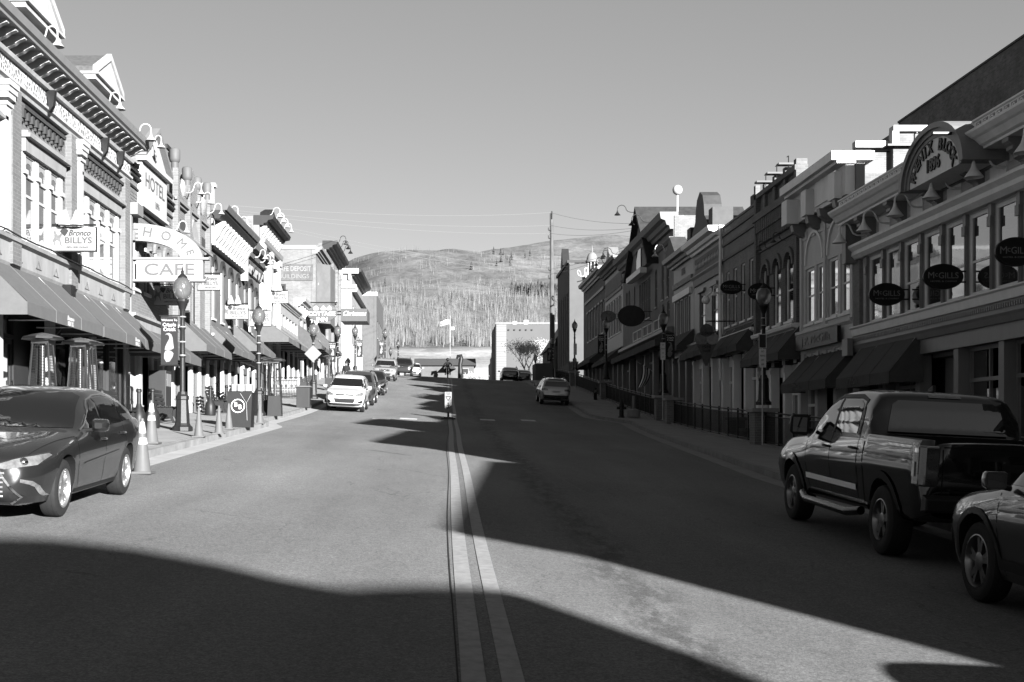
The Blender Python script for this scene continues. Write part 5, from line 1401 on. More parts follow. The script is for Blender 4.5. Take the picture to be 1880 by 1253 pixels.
# traffic cones
CONEM = mat('cone_plastic', .048, .5, var=.08); REFL = mat('reflective_band', .3, .4, var=0)
def make_cone(h, bands):
    t = thing('traffic_cone', 'x', 'traffic cone', (0, 0, 0), 'traffic cones along the left kerb')
    k = h / .9; m = LMB(); m.box(-.18*k, .18*k, -.18*k, .18*k, .0, .035*k)
    m.build('base', CONEM, t); m = LMB(); m.lathe([(.15*k, .035*k), (.14*k, .05*k), (.03*k, .88*k), (.024*k, .9*k)], n=18); m.build('cone', CONEM, t, smooth=40)
    if bands:
        for z0, z1 in ((.48, .58), (.66, .84)):
            m = LMB(); r = lambda z: .14 - .11 * (z - .05) / .83 + .003
            m.lathe([(r(z0)*k, z0*k), (r(z1)*k, z1*k)], n=18); m.build('reflective_band', REFL, t, smooth=40)
    return t
def place(px, py, dz=0): return Vector(ground_at(px, py, dz))
for i, (px, py, h, lab, dz) in enumerate(((261, 870, .92, 'banded cone standing on the road by the kerb, nearest the dark sedan', 0), (278, 815, .92, 'banded cone on the walk just behind the nearest cone', KH), (365, 803, .72, 'plain cone right of the nearest lamp post', KH), (402, 797, .72, 'plain cone left of the pair beside the dark podium', KH), (420, 789, .72, 'plain cone touching the dark podium', KH), (477, 778, .66, 'plain cone at the foot of the second lamp post', KH))):
    if i == 0: cb = make_cone(h, True); o = cb
    elif i == 1: o = dup(cb, (0, 0, 0), lab)
    elif i == 2: cp = make_cone(h, False); o = cp
    else: o = dup(cp, (0, 0, 0), lab)
    o.location = place(px, py, dz); o['label'] = lab
# bottle-shaped cigarette bins
def make_bin():
    t = thing('cigarette_bin', 'x', 'ash bin', (0, 0, 0), 'bottle-shaped ash bins on the left walk')
    m = LMB(); m.lathe([(.19, 0), (.2, .03), (.19, .3), (.17, .42), (.09, .56), (.06, .66)], n=16); m.build('bucket', IRON, t, smooth=40)
    m = LMB(); m.lathe([(.055, .66), (.05, .95), (.075, .97), (.075, 1.02), (.05, 1.05)], n=14); m.build('neck', IRON, t, smooth=40); return t
for i, (px, py, lab) in enumerate(((255, 789, 'bottle-shaped ash bin left of the banded cones'), (280, 786, 'bottle-shaped ash bin behind the second banded cone'), (386, 763, 'bottle-shaped ash bin behind the plain cones'), (416, 758, 'bottle-shaped ash bin left of the podium'), (187, 800, 'bottle-shaped ash bin behind the dark sedan roof'))):
    if i == 0: cb = make_bin(); o = cb
    else: o = dup(cb, (0, 0, 0), lab)
    o.location = place(px, py, KH); o['label'] = lab
# benches with slatted backs, facing the street
SLAT = mat('bench_plank', .012, .7, var=.25)
def make_bench():
    t = thing('park_bench', 'x', 'bench', (0, 0, 0), 'slatted benches against the left shop fronts')
    for y in (-.7, 0, .7):
        m = LMB(); a = .03
        q = [(.34, 0), (.42, 0), (.36, .12), (.33, .26), (.36, .4), (.3, .45), (-.2, .43), (-.3, .8), (-.36, .8), (-.26, .4), (-.24, .25), (-.34, .1), (-.4, 0), (-.3, 0), (-.2, .12), (-.1, .24), (.05, .28), (.18, .24), (.26, .14)]
        m.prism(q, 1, y - a, y + a); m.build('cast_leg', IRON, t)
    for i in range(5): m = LMB(); m.box(-.2 + i * .115, -.11 + i * .115, -.8, .8, .45, .48); m.build('seat_slat', SLAT, t, bevel=.008)
    for i in range(4):
        m = LMB(); z = .54 + i * .115; x = -.235 - .035 * i; m.box(x, x + .03, -.8, .8, z, z + .09); m.build('back_slat', SLAT, t, bevel=.008)
    return t
for i, (px, py, lab) in enumerate(((222, 789, 'slatted bench behind the tail of the dark sedan'), (305, 777, 'slatted bench left of the nearest lamp post'), (400, 759, 'slatted bench partly hidden by the ash bin and podium'), (441, 751, 'slatted bench above the podium, left one'), (464, 747, 'slatted bench above the podium, right one'))):
    if i == 0: bb = make_bench(); o = bb
    else: o = dup(bb, (0, 0, 0), lab)
    o.location = place(px, py, KH); o['label'] = lab
# pyramid patio heaters
TUBEG = mat('quartz_tube', .08, .2, metal=.8, var=.4, scale=20)
def make_heater():
    t = thing('patio_heater', 'x', 'patio heater', (0, 0, 0), 'tall pyramid patio heaters on the left walk')
    m = LMB(); m.prism([(-.26, 0), (.26, 0), (.23, .75), (-.23, .75)], 1, -.24, .24); m.build('base_box', DGREY, t)
    for sx in (-1, 1):
        for sy in (-1, 1): m = LMB(); m.tube([(.23 * sx, .23 * sy, .75), (.15 * sx, .15 * sy, 2.0)], .022, 6); m.build('corner_post', STEEL, t)
    m = LMB(); m.lathe([(.055, .75), (.055, 1.98)], n=12); m.build('glass_tube', TUBEG, t, smooth=60)
    for s_, ax in ((-1, 0), (1, 0), (-1, 1), (1, 1)):
        m = LMB()
        for k in range(22):
            z = .8 + k * .054; r = .23 - .08 * (z - .75) / 1.25
            if ax == 0: m.box(-r, r, s_ * r - .003, s_ * r + .003, z, z + .006)
            else: m.box(s_ * r - .003, s_ * r + .003, -r, r, z, z + .006)
        for k in range(7):
            u = -.2 + k * .066
            if ax == 0: m.tube([(u, s_ * .228, .76), (u * .65, s_ * .152, 1.98)], .003, 4)
            else: m.tube([(s_ * .228, u, .76), (s_ * .152, u * .65, 1.98)], .003, 4)
        m.build('wire_guard', IRON, t)
    m = LMB(); m.box(-.17, .17, -.17, .17, 1.98, 2.06); m.build('burner_head', STEEL, t)
    m = LMB(); m.lathe([(.4, 2.08), (.42, 2.07), (.4, 2.11), (.2, 2.17), (.02, 2.2)], n=8); m.build('heat_hood', STEEL, t); return t
hs = ((78, 24.4, -7.9, 'patio heater with a dented hood, nearest the camera'), (147, 27.4, -8.0, 'second patio heater from the camera, behind the sedan roof'), (486, 47.5, None, 'left one of two heaters behind the second lamp post'), (505, 46.6, None, 'right one of two heaters behind the second lamp post'), (604, 77.5, None, 'far heater behind the grey minivan'), (160, 29.2, -8.6, 'heater partly hidden close to the wall under the awning'))
for i, (px, Y, X, lab) in enumerate(hs):
    X = (px - PX) * Y / FPX
    if i == 0: hh = make_heater(); o = hh
    else: o = dup(hh, (0, 0, 0), lab)
    o.location = (X, Y, side_z(X, Y)); o['label'] = lab
# podium with ring emblem
X, Y, z = ground_at(440, 785, KH)
t = thing('podium', 'dark square podium with a ringed double letter emblem and white boxes on top', 'podium', (X, Y, z))
w_ = .34; MB().prism([(X - w_, z), (X + w_ - .02, z), (X + w_ + .02, z + 1.02), (X - w_ - .03, z + 1.05)], 1, Y, Y + .6).build('body', mat('podium_black', .006, .6, var=.2), t)
m = MB(); N = 24; cx_, cz = X - .05, z + .62
for i in range(N):
    t0, t1 = 2 * math.pi * i / N, 2 * math.pi * (i + 1) / N
    m.prism([(cx_ + r * math.cos(q), cz + r * math.sin(q)) for r, q in ((.2, t0), (.2, t1), (.175, t1), (.175, t0))], 1, Y - .012, Y - .002)
put_text(m, 'B', (cx_ - .06, Y - .008, cz + .035), (1, 0, 0), (0, 0, 1), .19); put_text(m, 'B', (cx_ + .06, Y - .008, cz - .035), (1, 0, 0), (0, 0, 1), .19)
m.build('ring_emblem', TXTW, t); MB().tube([(X + .02, Y - .02, z + .98), (X + .2, Y - .03, z + .7), (X + .33, Y - .02, z + .95)], .008, 5).tube([(X + .2, Y - .03, z + .7), (X + .22, Y - .03, z + .2)], .008, 5).build('chain', GALV, t)
for dx, s_, lab in ((-.18, .13, 'small white box on the podium, left one'), (.02, .2, 'wide white box on the podium, middle one'), (.24, .18, 'white box on the podium, right one')):
    tag(MB().box(X + dx - s_ / 2, X + dx + s_ / 2, Y + .1, Y + .4, z + 1.05, z + 1.25).build('carton', OFFW, bevel=.01), lab, 'box', 'white boxes on the podium')
# litter bin, leaning board and railing further up
X, Y, z = ground_at(556, 749, KH)
t = thing('litter_bin', 'square dark litter bin with wide flat lid before the diamond sign', 'litter bin', (X, Y, z))
MB().box(X - .3, X + .3, Y, Y + .6, z, z + .92).build('bin_body', DGREY, t, bevel=.02); MB().box(X - .38, X + .36, Y - .05, Y + .66, z + .94, z + 1.0).build('lid', MGREY, t); MB().box(X - .12, X + .16, Y + .1, Y + .5, z + 1.0, z + 1.18).build('ash_tray', DGREY, t)
X, Y = -8.55, 64.8; z = side_z(X, Y)
t = thing('patio_fence', 'black iron patio fence around tables left of the diamond sign', 'fence', (X, Y, z))
m = MB()
for xx in frange(-9.2, -7.5, .14): m.tube([(xx, Y, z + .05), (xx, Y, z + 1.1)], .012, 5)
for zz in (.1, .55, 1.1): m.tube([(-9.25, Y, z + zz), (-7.45, Y, z + zz)], .02, 5)
m.build('front_rail', IRON, t); m = MB()
for yy in frange(Y, Y + 8, .2): m.tube([(-7.45, yy, side_z(-7.45, yy) + .05), (-7.45, yy, side_z(-7.45, yy) + 1.1)], .012, 5)
for zz in (.1, 1.1): m.tube([(-7.45, Y, z + zz), (-7.45, Y + 8, side_z(-7.45, Y + 8) + zz)], .02, 5)
m.build('side_rail', IRON, t)
m = MB()
for k in range(2): m.box(-9.0, -7.7, Y + .5, Y + .55, z + .35 + k * .4, z + .62 + k * .4)
tag(m.build('bench_board', OFFW), 'pale plank bench behind the black patio fence', 'bench')
# menu poster boards on the L1 wall
X = XL + .1
for Yc, z0, lab, mt in ((31.1, 2.4, 'framed poster on the pier between the two nearest heaters', OFFW), (39.5, 1.6, 'dark vending cabinet against the wall left of the banner post', DGREY)):
    zz = side_z(X, Yc)
    if mt is OFFW:
        t = thing('wall_poster', lab, 'poster', (X, Yc, zz + 1.2)); MB().box(X, X + .04, Yc - .3, Yc + .3, zz + 1.1, zz + 2.0).build('frame', LGREY, t); MB().box(X + .04, X + .05, Yc - .22, Yc + .22, zz + 1.35, zz + 1.65).build('picture', DGREY, t)
    else:
        t = thing('cabinet', lab, 'cabinet', (X, Yc, zz)); MB().box(X, X + .55, Yc - .4, Yc + .4, zz, zz + 1.5).build('cabinet_body', DGREY, t, bevel=.02); MB().box(X + .55, X + .56, Yc - .3, Yc + .3, zz + 1.0, zz + 1.4).build('front_panel', LGREY, t)

# ------------------------------------------------------------------ right: pillars, railings
CAPM = mat('pillar_cap_concrete', .12, .8, var=.2); PBR = brick('pillar_brick', .06, .045, .09, var=.2)
def pillar(X, Y, lab, wx=.62, wy=.62, h=PILH):
    z = gz(X, Y) - .3
    t = thing('brick_pillar', lab, 'pillar', (X, Y, z + .3), 'brick pillars along the right-hand railing')
    MB().box(X - wx / 2, X + wx / 2, Y - wy / 2, Y + wy / 2, z, z + .3 + h).build('brick_shaft', PBR, t); MB().box(X - wx / 2 - .1, X + wx / 2 + .1, Y - wy / 2 - .1, Y + wy / 2 + .1, z + .3 + h, z + .3 + h + .13).build('cap', CAPM, t, bevel=.015)
    MB().box(X - wx / 2 - .02, X + wx / 2 + .02, Y - wy / 2 - .02, Y + wy / 2 + .02, z, z + .36).build('plinth', CAPM, t)
PY_ = [(28.0, 'brick pillar hidden behind the black pickup'), (42.3, 'brick pillar under the nearest right-hand lamp'), (58.8, 'brick pillar beside the fire hydrant, nearer one of the close pair'), (61.7, 'brick pillar under the second right-hand lamp'), (83.4, 'brick pillar under the lamp before the small oval sign'), (103.5, 'far brick pillar against the bright blank wall')]
for Y, lab in PY_: pillar(10.85, Y, lab, wx=.7, wy=.7)
pillar(13.0, 55.2, 'brick pillar standing back below the ice-cream sign', h=.6 + LOWER * .0); pillar(12.2, 49.5, 'low brick pillar on the lower walk beside the dark awning', h=.35)
def railing(Y0, Y1, lab):
    t = thing('railing', lab, 'railing', (10.85, Y0, side_z(10.85, Y0)), 'black iron railings between the brick pillars')
    def zz(Y): return gz(10.85, Y) + KH
    m = MB(); m.prism([(10.7, 0), (11.0, 0), (11.0, 1), (10.7, 1)], 1, 0, 1) if False else None
    n = max(2, int((Y1 - Y0) / 1.55)); ys = frange(Y0, Y1, (Y1 - Y0) / n)
    for r, h in ((.03, 1.1), (.02, .98), (.02, .12)):
        MB().tube([(10.85, y, zz(y) + h) for y in ys], r, 6).build('rail', IRON, t)
    for y in ys: MB().box(10.82, 10.88, y - .03, y + .03, zz(y) - .02, zz(y) + 1.16).box(10.76, 10.94, y - .08, y + .08, zz(y) - .02, zz(y) + .03).build('post', IRON, t)
    for a, b_ in zip(ys, ys[1:]):
        m = MB()
        for y in frange(a, b_, .115)[1:-1]: m.tube([(10.85, y, zz(y) + .12), (10.85, y, zz(y) + .98)], .011, 4)
        m.build('baluster_panel', IRON, t)
    return t
railing(14, 27.6, 'black railing behind the black pickup'); railing(28.4, 41.9, 'black railing between the pickup and the nearest lamp pillar'); railing(42.7, 58.4, 'long black railing from the nearest lamp pillar to the close pillar pair'); railing(62.1, 83.0, 'black railing beyond the hydrant with a draped flag'); railing(83.8, 103.1, 'far black railing behind the silver wagon'); railing(104, 120, 'farthest black railing by the crest')
strip('railing_kerb', KERBM, YW, lambda Y: 10.7, lambda Y: 11.0, lambda x, Y: gz(x, Y) + KH + .06, drop=.2)
tag(MB().box(8.9, 10.6, 121, 125, 6.5, 8.9).build('low_wall', STUC), 'low dark stone wall at the crest right of the black car', 'wall')
# hydrant, bollard sign
X, Y, z = ground_at(1141, 767, KH)
t = thing('fire_hydrant', 'dark fire hydrant on the right walk before the brick pillars', 'hydrant', (X, Y, z))
MB().lathe([(.17, 0), (.17, .05), (.12, .06), (.11, .5), (.15, .52), (.15, .58), (.13, .6), (.12, .72), (.05, .82), (.04, .88)], (X, Y, z), 14).build('barrel', IRON, t, smooth=40); m = MB(); m.lathe([(.07, -.24), (.07, .24)], (X, Y, z + .48), 10, axis=0); m.build('side_outlet', IRON, t); MB().lathe([(.08, -.2), (.08, 0)], (X, Y, z + .42), 10, axis=1).build('pumper_outlet', IRON, t)
X, Y, z = ground_at(1163, 767, KH)
t = thing('sign_base', 'round concrete drum holding a short pole, right of the hydrant', 'post', (X, Y, z)); MB().lathe([(.34, 0), (.34, .32), (.28, .4), (.1, .42)], (X, Y, z), 18).build('drum', CONC, t, smooth=40); MB().tube([(X, Y, z + .4), (X, Y, z + 1.1)], .07, 10).build('pole', CONC, t)
# draped flag on the railing
t = thing('draped_flag', 'striped flag hanging on a slanting staff over the right railing', 'flag', (12.6, 70, 4))
Y = 70.0; pa = Vector((12.9, Y + .5, EYE + (PY - 672) * Y / FPX)); pb = Vector((11.8, Y - .3, EYE + (PY - 664) * Y / FPX))
X0 = (1195 - PX) * Y / FPX; X1 = (1172 - PX) * Y / FPX
MB().tube([(X1 - .1, Y, EYE + (PY - 664) * Y / FPX), (X0 + .15, Y + .2, EYE + (PY - 682) * Y / FPX)], .02, 6).build('staff', GALV, t)
for i in range(7):
    m = MB(); f0, f1 = i / 7, (i + 1) / 7
    top = lambda f: Vector((X1 + (X0 - X1) * (.25 + .75 * f), Y, EYE + (PY - (668 + 12 * f)) * Y / FPX)); bot = lambda f: Vector((X1 - .05 + (X0 - X1) * (.0 + .55 * f), Y + .05, EYE + (PY - (712 - 2 * f)) * Y / FPX))
    g = []
    for k in range(6):
        s_ = k / 5
        for f in (f0, f1): p = top(f).lerp(bot(f), s_); g.append((p.x + .12 * math.sin(s_ * 3.1) , p.y + .05 * math.sin(f * 14 + s_), p.z))
    m.add(g, [(2*k, 2*k+1, 2*k+3, 2*k+2) for k in range(5)]); m.build('stripe', TXTW if i % 2 else DGREY, t, recalc=False)

# ------------------------------------------------------------------ hanging signs
SIGNW = mat('sign_white', .095, .45, var=.06); SIGND = mat('sign_black', .006, .35, var=.05); SIGNG = mat('sign_grey', .035, .5, var=.06)
HORSE = [(-.5, -.3), (-.42, -.05), (-.3, .05), (-.28, .28), (-.36, .42), (-.22, .5), (-.12, .36), (.02, .2), (.2, .22), (.42, .36), (.5, .26), (.36, .14), (.3, .0), (.38, -.24), (.46, -.42), (.34, -.36), (.22, -.12), (-.02, -.06), (-.16, -.1), (-.26, -.36), (-.4, -.5), (-.3, -.3), (-.36, -.12)]
def horse_sign(px0, px1, py0, py1, Y, lab, flood=True, th=.16):
    x0, x1 = (px0 - PX) * Y / FPX, (px1 - PX) * Y / FPX; z1, z0 = EYE + (PY - py0) * Y / FPX, EYE + (PY - py1) * Y / FPX
    t = thing('hanging_sign', lab, 'sign', (x0, Y, z0), 'white hanging signs with a rearing horse'); wd, h = x1 - x0, z1 - z0
    MB().box(x0, x1, Y, Y + th, z0, z1).build('sign_box', SIGNW, t, bevel=.03); MB().box(x0 - .012, x1 + .012, Y + .03, Y + th - .03, z0 - .012, z1 + .012).build('edge_trim', DGREY, t)
    m = MB(); put_text(m, 'Bronco', (x0 + wd * .64, Y - .008, z0 + h * .74), (1, 0, 0), (0, 0, 1), h * .34, shear=.35, bold=.002, fit=wd * .5); m.build('script_lettering', DGREY, t)
    m = MB(); put_text(m, 'BILLYS', (x0 + wd * .62, Y - .008, z0 + h * .43), (1, 0, 0), (0, 0, 1), h * .36, bold=.002, fit=wd * .6); m.build('block_lettering', mat('sign_letter_grey', .03, .6, var=0), t)
    m = MB(); put_text(m, 'CRIPPLE CREEK COLORADO', (x0 + wd * .6, Y - .008, z0 + h * .15), (1, 0, 0), (0, 0, 1), h * .1, fit=wd * .5); m.build('small_lettering', MGREY, t)
    m = MB(); m.prism([(x0 + wd * .15 + a * wd * .22, z0 + h * .5 + b_ * h * .7) for a, b_ in HORSE], 1, Y - .014, Y - .003); m.build('horse_emblem', mat('horse_grey', .05, .6, var=.3, scale=6), t)
    m = MB(); m.prism([(x0 + wd * (.24 + a * .1), z0 + h * (.82 + b_ * .13)) for a, b_ in ((-.3, 0), (.2, .8), (1.2, .7), (1.6, .2), (1.2, -.8), (.8, -1.6), (.3, -1.0))], 1, Y - .012, Y - .002); m.build('hat_emblem', DGREY, t)
    MB().tube([(XL, Y + th / 2, z1 + .06), (x1, Y + th / 2, z1 + .06)], .025, 6).tube([(x0 + wd * .3, Y + th / 2, z1), (x0 + wd * .3, Y + th / 2, z1 + .06)], .02, 6).build('bracket_arm', IRON, t)
    if flood:
        for f in (.35, .62): MB().lathe([(.16, 0), (.15, .05), (.05, .34), (.03, .36)], (x0 + wd * f, Y - .12, z1 + .02), 10).build('flood_light', WHITE, t, smooth=40)
    return t
horse_sign(93, 175, 417, 461, 29.7, 'white rearing-horse sign over the nearest awning, largest of its kind'); horse_sign(362, 403, 505, 533, 41.6, 'white rearing-horse sign poking out right of the arched cafe sign', False)
horse_sign(280, 342, 525, 560, 40.2, 'shaded rearing-horse sign hanging below the arched cafe sign', False); horse_sign(408, 455, 560, 586, 53.3, 'white rearing-horse sign left of the second lamp globe'); horse_sign(456, 497, 572, 599, 57.4, 'white rearing-horse sign right behind the second lamp globe', False); horse_sign(491, 528, 535, 557, 66.2, 'white rearing-horse sign in front of the faded advertisement wall')
# arched cafe sign
Y = 37.5; fx = lambda p: (p - PX) * Y / FPX; fz = lambda p: EYE + (PY - p) * Y / FPX
t = thing('cafe_sign', 'big white neon sign with a quarter arch reading home above cafe', 'sign', (fx(243), Y, fz(516)))
N = 18; q = [(fx(245) + (2.08) * math.sin(math.pi / 2 * i / N), fz(476) + 1.08 * math.cos(math.pi / 2 * i / N)) for i in range(N + 1)]
q2 = [(fx(245) + 1.42 * math.sin(math.pi / 2 * i / N), fz(476) + .56 * math.cos(math.pi / 2 * i / N)) for i in range(N + 1)]
m = MB()
for i in range(N): m.prism([q[i], q[i+1], q2[i+1], q2[i]], 1, Y, Y + .3)
m.build('arch_panel', SIGNW, t); MB().box(fx(243), fx(383), Y - .02, Y + .32, fz(477), fz(473)).build('upper_bar', SIGNW, t); MB().box(fx(250), fx(372), Y, Y + .3, fz(513), fz(478)).build('name_panel', SIGNW, t); MB().box(fx(243), fx(376), Y - .02, Y + .32, fz(517), fz(513)).build('lower_bar', SIGNW, t)
m = MB(); m.tube([(XL, Y + .15, fz(408)), (fx(246), Y + .15, fz(408))], .03, 6); m.tube([(fx(243), Y + .15, fz(400)), (fx(243), Y + .15, fz(540))], .045, 8); m.build('mounting_pole', LGREY, t)
m = MB(); put_text(m, 'CAFE', (fx(311), Y - .012, fz(496)), (1, 0, 0), (0, 0, 1), .5, fit=1.5)
for ch, a in zip('HOME', (14, 34, 56, 76)):
    a = R(a); p = (fx(245) + 1.76 * math.sin(a), Y - .012, fz(476) + .83 * math.cos(a)); put_text(m, ch, p, (math.cos(a), 0, -math.sin(a) * .75), (math.sin(a) * .75, 0, math.cos(a)), .42)
[q.build('neon_letter', mat('neon_outline', .045, .4, var=0), t) for q in m.split()]
for zc in (420, 428, 436): MB().box(fx(246), fx(254), Y - .012, Y - .002, fz(zc + 3), fz(zc)).build('vertical_lettering', MGREY, t)
# oval inn sign
Y = 84.0; x0, x1, z1, z0 = fx(563), fx(619), fz(557), fz(591); xc, zc, rx, rz = (x0 + x1) / 2, (z0 + z1) / 2, (x1 - x0) / 2, (z1 - z0) / 2
t = thing('inn_sign', 'oval sign with a white cottage picture over a grey name panel', 'sign', (xc, Y, z0))
ell = [(xc + rx * math.cos(2 * math.pi * i / 40), zc + rz * math.sin(2 * math.pi * i / 40)) for i in range(40)]
MB().prism(ell, 1, Y, Y + .15).build('oval_panel', SIGNG, t); MB().prism([p for p in ell if p[1] > zc + .12], 1, Y - .012, Y - .002).build('picture_panel', mat('picture_grey', .045, .5, var=.4, scale=5), t)
m = MB(); put_text(m, 'COTTAGE', (xc, Y - .02, zc - .1), (1, 0, 0), (0, 0, 1), .4, bold=.006, fit=rx * 1.75); put_text(m, 'INN', (xc, Y - .02, zc - .48), (1, 0, 0), (0, 0, 1), .4, bold=.006, fit=rx * .7); m.build('lettering', TXTW, t)
m = MB()
for dx in (-.4, .1, .5): m.prism([(xc + dx - .16, zc + .16), (xc + dx + .16, zc + .16), (xc + dx + .16, zc + .3), (xc + dx, zc + .45), (xc + dx - .16, zc + .3)], 1, Y - .03, Y - .013)
m.build('cottage_picture', TXTW, t); MB().tube([(XL, Y + .07, z1 + .05), (x1, Y + .07, z1 + .05)], .04, 6).tube([(xc, Y + .07, z1 - .05), (xc, Y + .07, z1 + .05)], .03, 6).build('bracket_arm', IRON, t)
# script shop sign
Y = 101.0; x0, x1, z1, z0 = fx(626), fx(674), fz(567), fz(590)
t = thing('script_sign', 'grey box sign with white seasonal script over the far left shops', 'sign', (x0, Y, z0)); MB().box(x0, x1, Y, Y + 3.5, z0, z1).build('sign_box', SIGNG, t); m = MB(); put_text(m, 'Christmas', ((x0 + x1) / 2, Y - .02, (z0 + z1) / 2 + .1), (1, 0, 0), (0, 0, 1), .55, shear=.4, fit=(x1 - x0) * .88); m.build('script_lettering', TXTW, t)
MB().tube([(XL, Y + .5, z1 - .2), (x0, Y + .5, z1 - .2)], .05, 6).tube([(XL, Y + 3, z1 - .2), (x0, Y + 3, z1 - .2)], .05, 6).build('bracket_arm', IRON, t)
# dark oval signs on the right
def oval_sign(px0, px1, py0, py1, wall_px, lab, txt=True, mt=None):
    Y = FPX * XR / (wall_px - PX); f = lambda p: (p - PX) * Y / FPX; g = lambda p: EYE + (PY - p) * Y / FPX
    x0, x1, z1, z0 = f(px0), f(px1), g(py0), g(py1); xc, zc, rx, rz = (x0 + x1) / 2, (z0 + z1) / 2, (x1 - x0) / 2, (z1 - z0) / 2
    t = thing('oval_sign', lab, 'sign', (xc, Y, zc), 'dark oval signs along the right-hand fronts')
    ell = lambda k: [(xc + k * rx * math.cos(2 * math.pi * i / 36), zc + k * rz * math.sin(2 * math.pi * i / 36)) for i in range(36)]
    MB().prism(ell(1), 1, Y - .05, Y + .05).build('oval_panel', mt or SIGND, t, bevel=.01)
    a, b_ = ell(.95), ell(.91); m = MB()
    for i in range(36): j = (i + 1) % 36; m.prism([a[i], a[j], b_[j], b_[i]], 1, Y - .056, Y - .051)
    m.build('rim_line', DGREY, t)
    if txt:
        m = MB(); put_text(m, 'M', (xc - rx * .62, Y - .058, zc + rz * .08), (1, 0, 0), (0, 0, 1), rz * .72, depth=.006); put_text(m, 'c', (xc - rx * .36, Y - .058, zc + rz * .16), (1, 0, 0), (0, 0, 1), rz * .55, depth=.006); put_text(m, 'GILLS', (xc + rx * .24, Y - .058, zc + rz * .06), (1, 0, 0), (0, 0, 1), rz * .66, fit=rx * .98, depth=.006); put_text(m, 'HOTEL & CASINO', (xc, Y - .058, zc - rz * .38), (1, 0, 0), (0, 0, 1), rz * .17, fit=rx * 1.3, depth=.006); m.build('lettering', mat('sign_gold_grey', .1, .5, var=0) if mt is None else BLACK, t)
    m = MB()
    for zz in (zc + rz * .42, zc - rz * .42): m.tube([(x1 - rx * .15, Y, zz), (XR, Y, zz)], .022, 6)
    m.build('bracket_arm', BLACK, t)
oval_sign(1595, 1660, 520, 562, 1668, 'dark oval sign nearest the left end of the clapboard block'); oval_sign(1694, 1768, 485, 532, 1778, 'dark oval sign in the middle of the clapboard windows'); oval_sign(1826, 1902, 436, 490, 1912, 'dark oval sign cut by the right edge of the picture'); oval_sign(1322, 1363, 515, 541, 1369, 'small dark oval sign on the plain brick front'); oval_sign(1372, 1417, 520, 552, 1423, 'dark oval sign hidden behind the nearest right-hand globe')
oval_sign(1134, 1184, 561, 600, 1197, 'large dark oval sign left of the second pillar lamp', False, mat('dim_sign', .014, .5, var=.3, scale=4)); oval_sign(1102, 1131, 571, 592, 1136, 'lighter oval sign above the lamp with the left banner', False, mat('dim_light_sign', .06, .5, var=.6, scale=4))
# ice-cream cone sign
Y = 57.5; f = lambda p: (p - PX) * Y / FPX; g = lambda p: EYE + (PY - p) * Y / FPX; xc = f(1297); s_ = Y / FPX
t = thing('ice_cream_sign', 'cut-out sign shaped like a cone with three scoops', 'sign', (xc, Y, g(672)))
m = MB(); m.prism([(xc - 19 * s_, g(632)), (xc + 19 * s_, g(632)), (xc + 14 * s_, g(640)), (xc + 2 * s_, g(672)), (xc - 2 * s_, g(672)), (xc - 14 * s_, g(640))], 1, Y, Y + .08); m.build('cone_shape', mat('cone_biscuit', .05, .6, var=.3, scale=8), t)
for dx, py, r, v in ((-11, 622, 11, .075), (11, 622, 11, .13), (0, 607, 12, .05)):
    m = MB(); m.prism([(xc + (dx + r * math.cos(2 * math.pi * i / 20)) * s_, g(py) + r * s_ * math.sin(2 * math.pi * i / 20)) for i in range(20)], 1, Y - .02 - .01 * (dx > 0) - .02 * (dx == 0), Y + .06); m.build('scoop', mat('scoop_%d' % int(v * 1000), v, .6, var=.3, scale=6), t)
m = MB(); put_text(m, 'ICE CREAM', (xc, Y - .05, g(613)), (1, 0, 0), (0, 0, 1), .2, fit=26 * s_); put_text(m, 'HOME', (xc, Y - .03, g(637)), (1, 0, 0), (0, 0, 1), .18, fit=16 * s_); put_text(m, 'MADE', (xc, Y - .03, g(645)), (1, 0, 0), (0, 0, 1), .16, fit=13 * s_); m.build('lettering', BLACK, t)
MB().tube([(xc, Y + .04, g(600)), (xc, Y + .04, g(590)), (XR, Y + .04, g(590))], .03, 6).build('bracket_arm', IRON, t)
# round wall camera light
t = thing('wall_lamp', 'pale round lamp on a short arm between the dark ornate windows', 'lamp', (XR, 60.3, 8.4)); Y = 60.3; MB().tube([(XR, Y, 8.75), (XR - .55, Y, 8.75), (XR - .75, Y, 8.6)], .05, 8).build('arm', RTRIM, t); MB().sphere((XR - .78, Y, 8.4), .2, 14, 10).build('lamp_bowl', RTRIM, t, smooth=60)

# ------------------------------------------------------------------ utility pole and wires
WOOD = mat('weathered_pole', .042, .85, var=.3, scale=4, streak=1); Yp, Xp = 125.0, 10.95
t = thing('utility_pole', 'tall weathered wooden utility pole at the right crest', 'utility pole', (Xp, Yp, 6.9))
MB().tube([(Xp, Yp, 6.5), (Xp - .12, Yp, 24.2)], [.3, .17], 12).build('pole', WOOD, t, smooth=40)
m = MB()
for zz in (21.6, 22.4, 17.6, 18.4): m.tube([(Xp - .1, Yp - .1, zz), (Xp - .45, Yp - .25, zz + .1), (Xp - .45, Yp - .25, zz + .35)], .05, 6)
m.build('insulator_bracket', IRON, t); MB().tube([(Xp - .1, Yp - .2, 23.6), (Xp - .1, Yp - .2, 24.4)], .05, 6).build('top_pin', IRON, t)
WIRE = mat('bare_aluminium_wire', .09, .5, var=0)
def wire(a, b_, sag, lab):
    a, b_ = Vector(a), Vector(b_); pts = []
    for i in range(13): s2 = i / 12; p = a.lerp(b_, s2); p.z -= sag * 4 * s2 * (1 - s2); pts.append(p)
    tag(MB().tube(pts, .014, 5).build('power_line', WIRE), lab, 'wire', 'power lines at the utility pole')
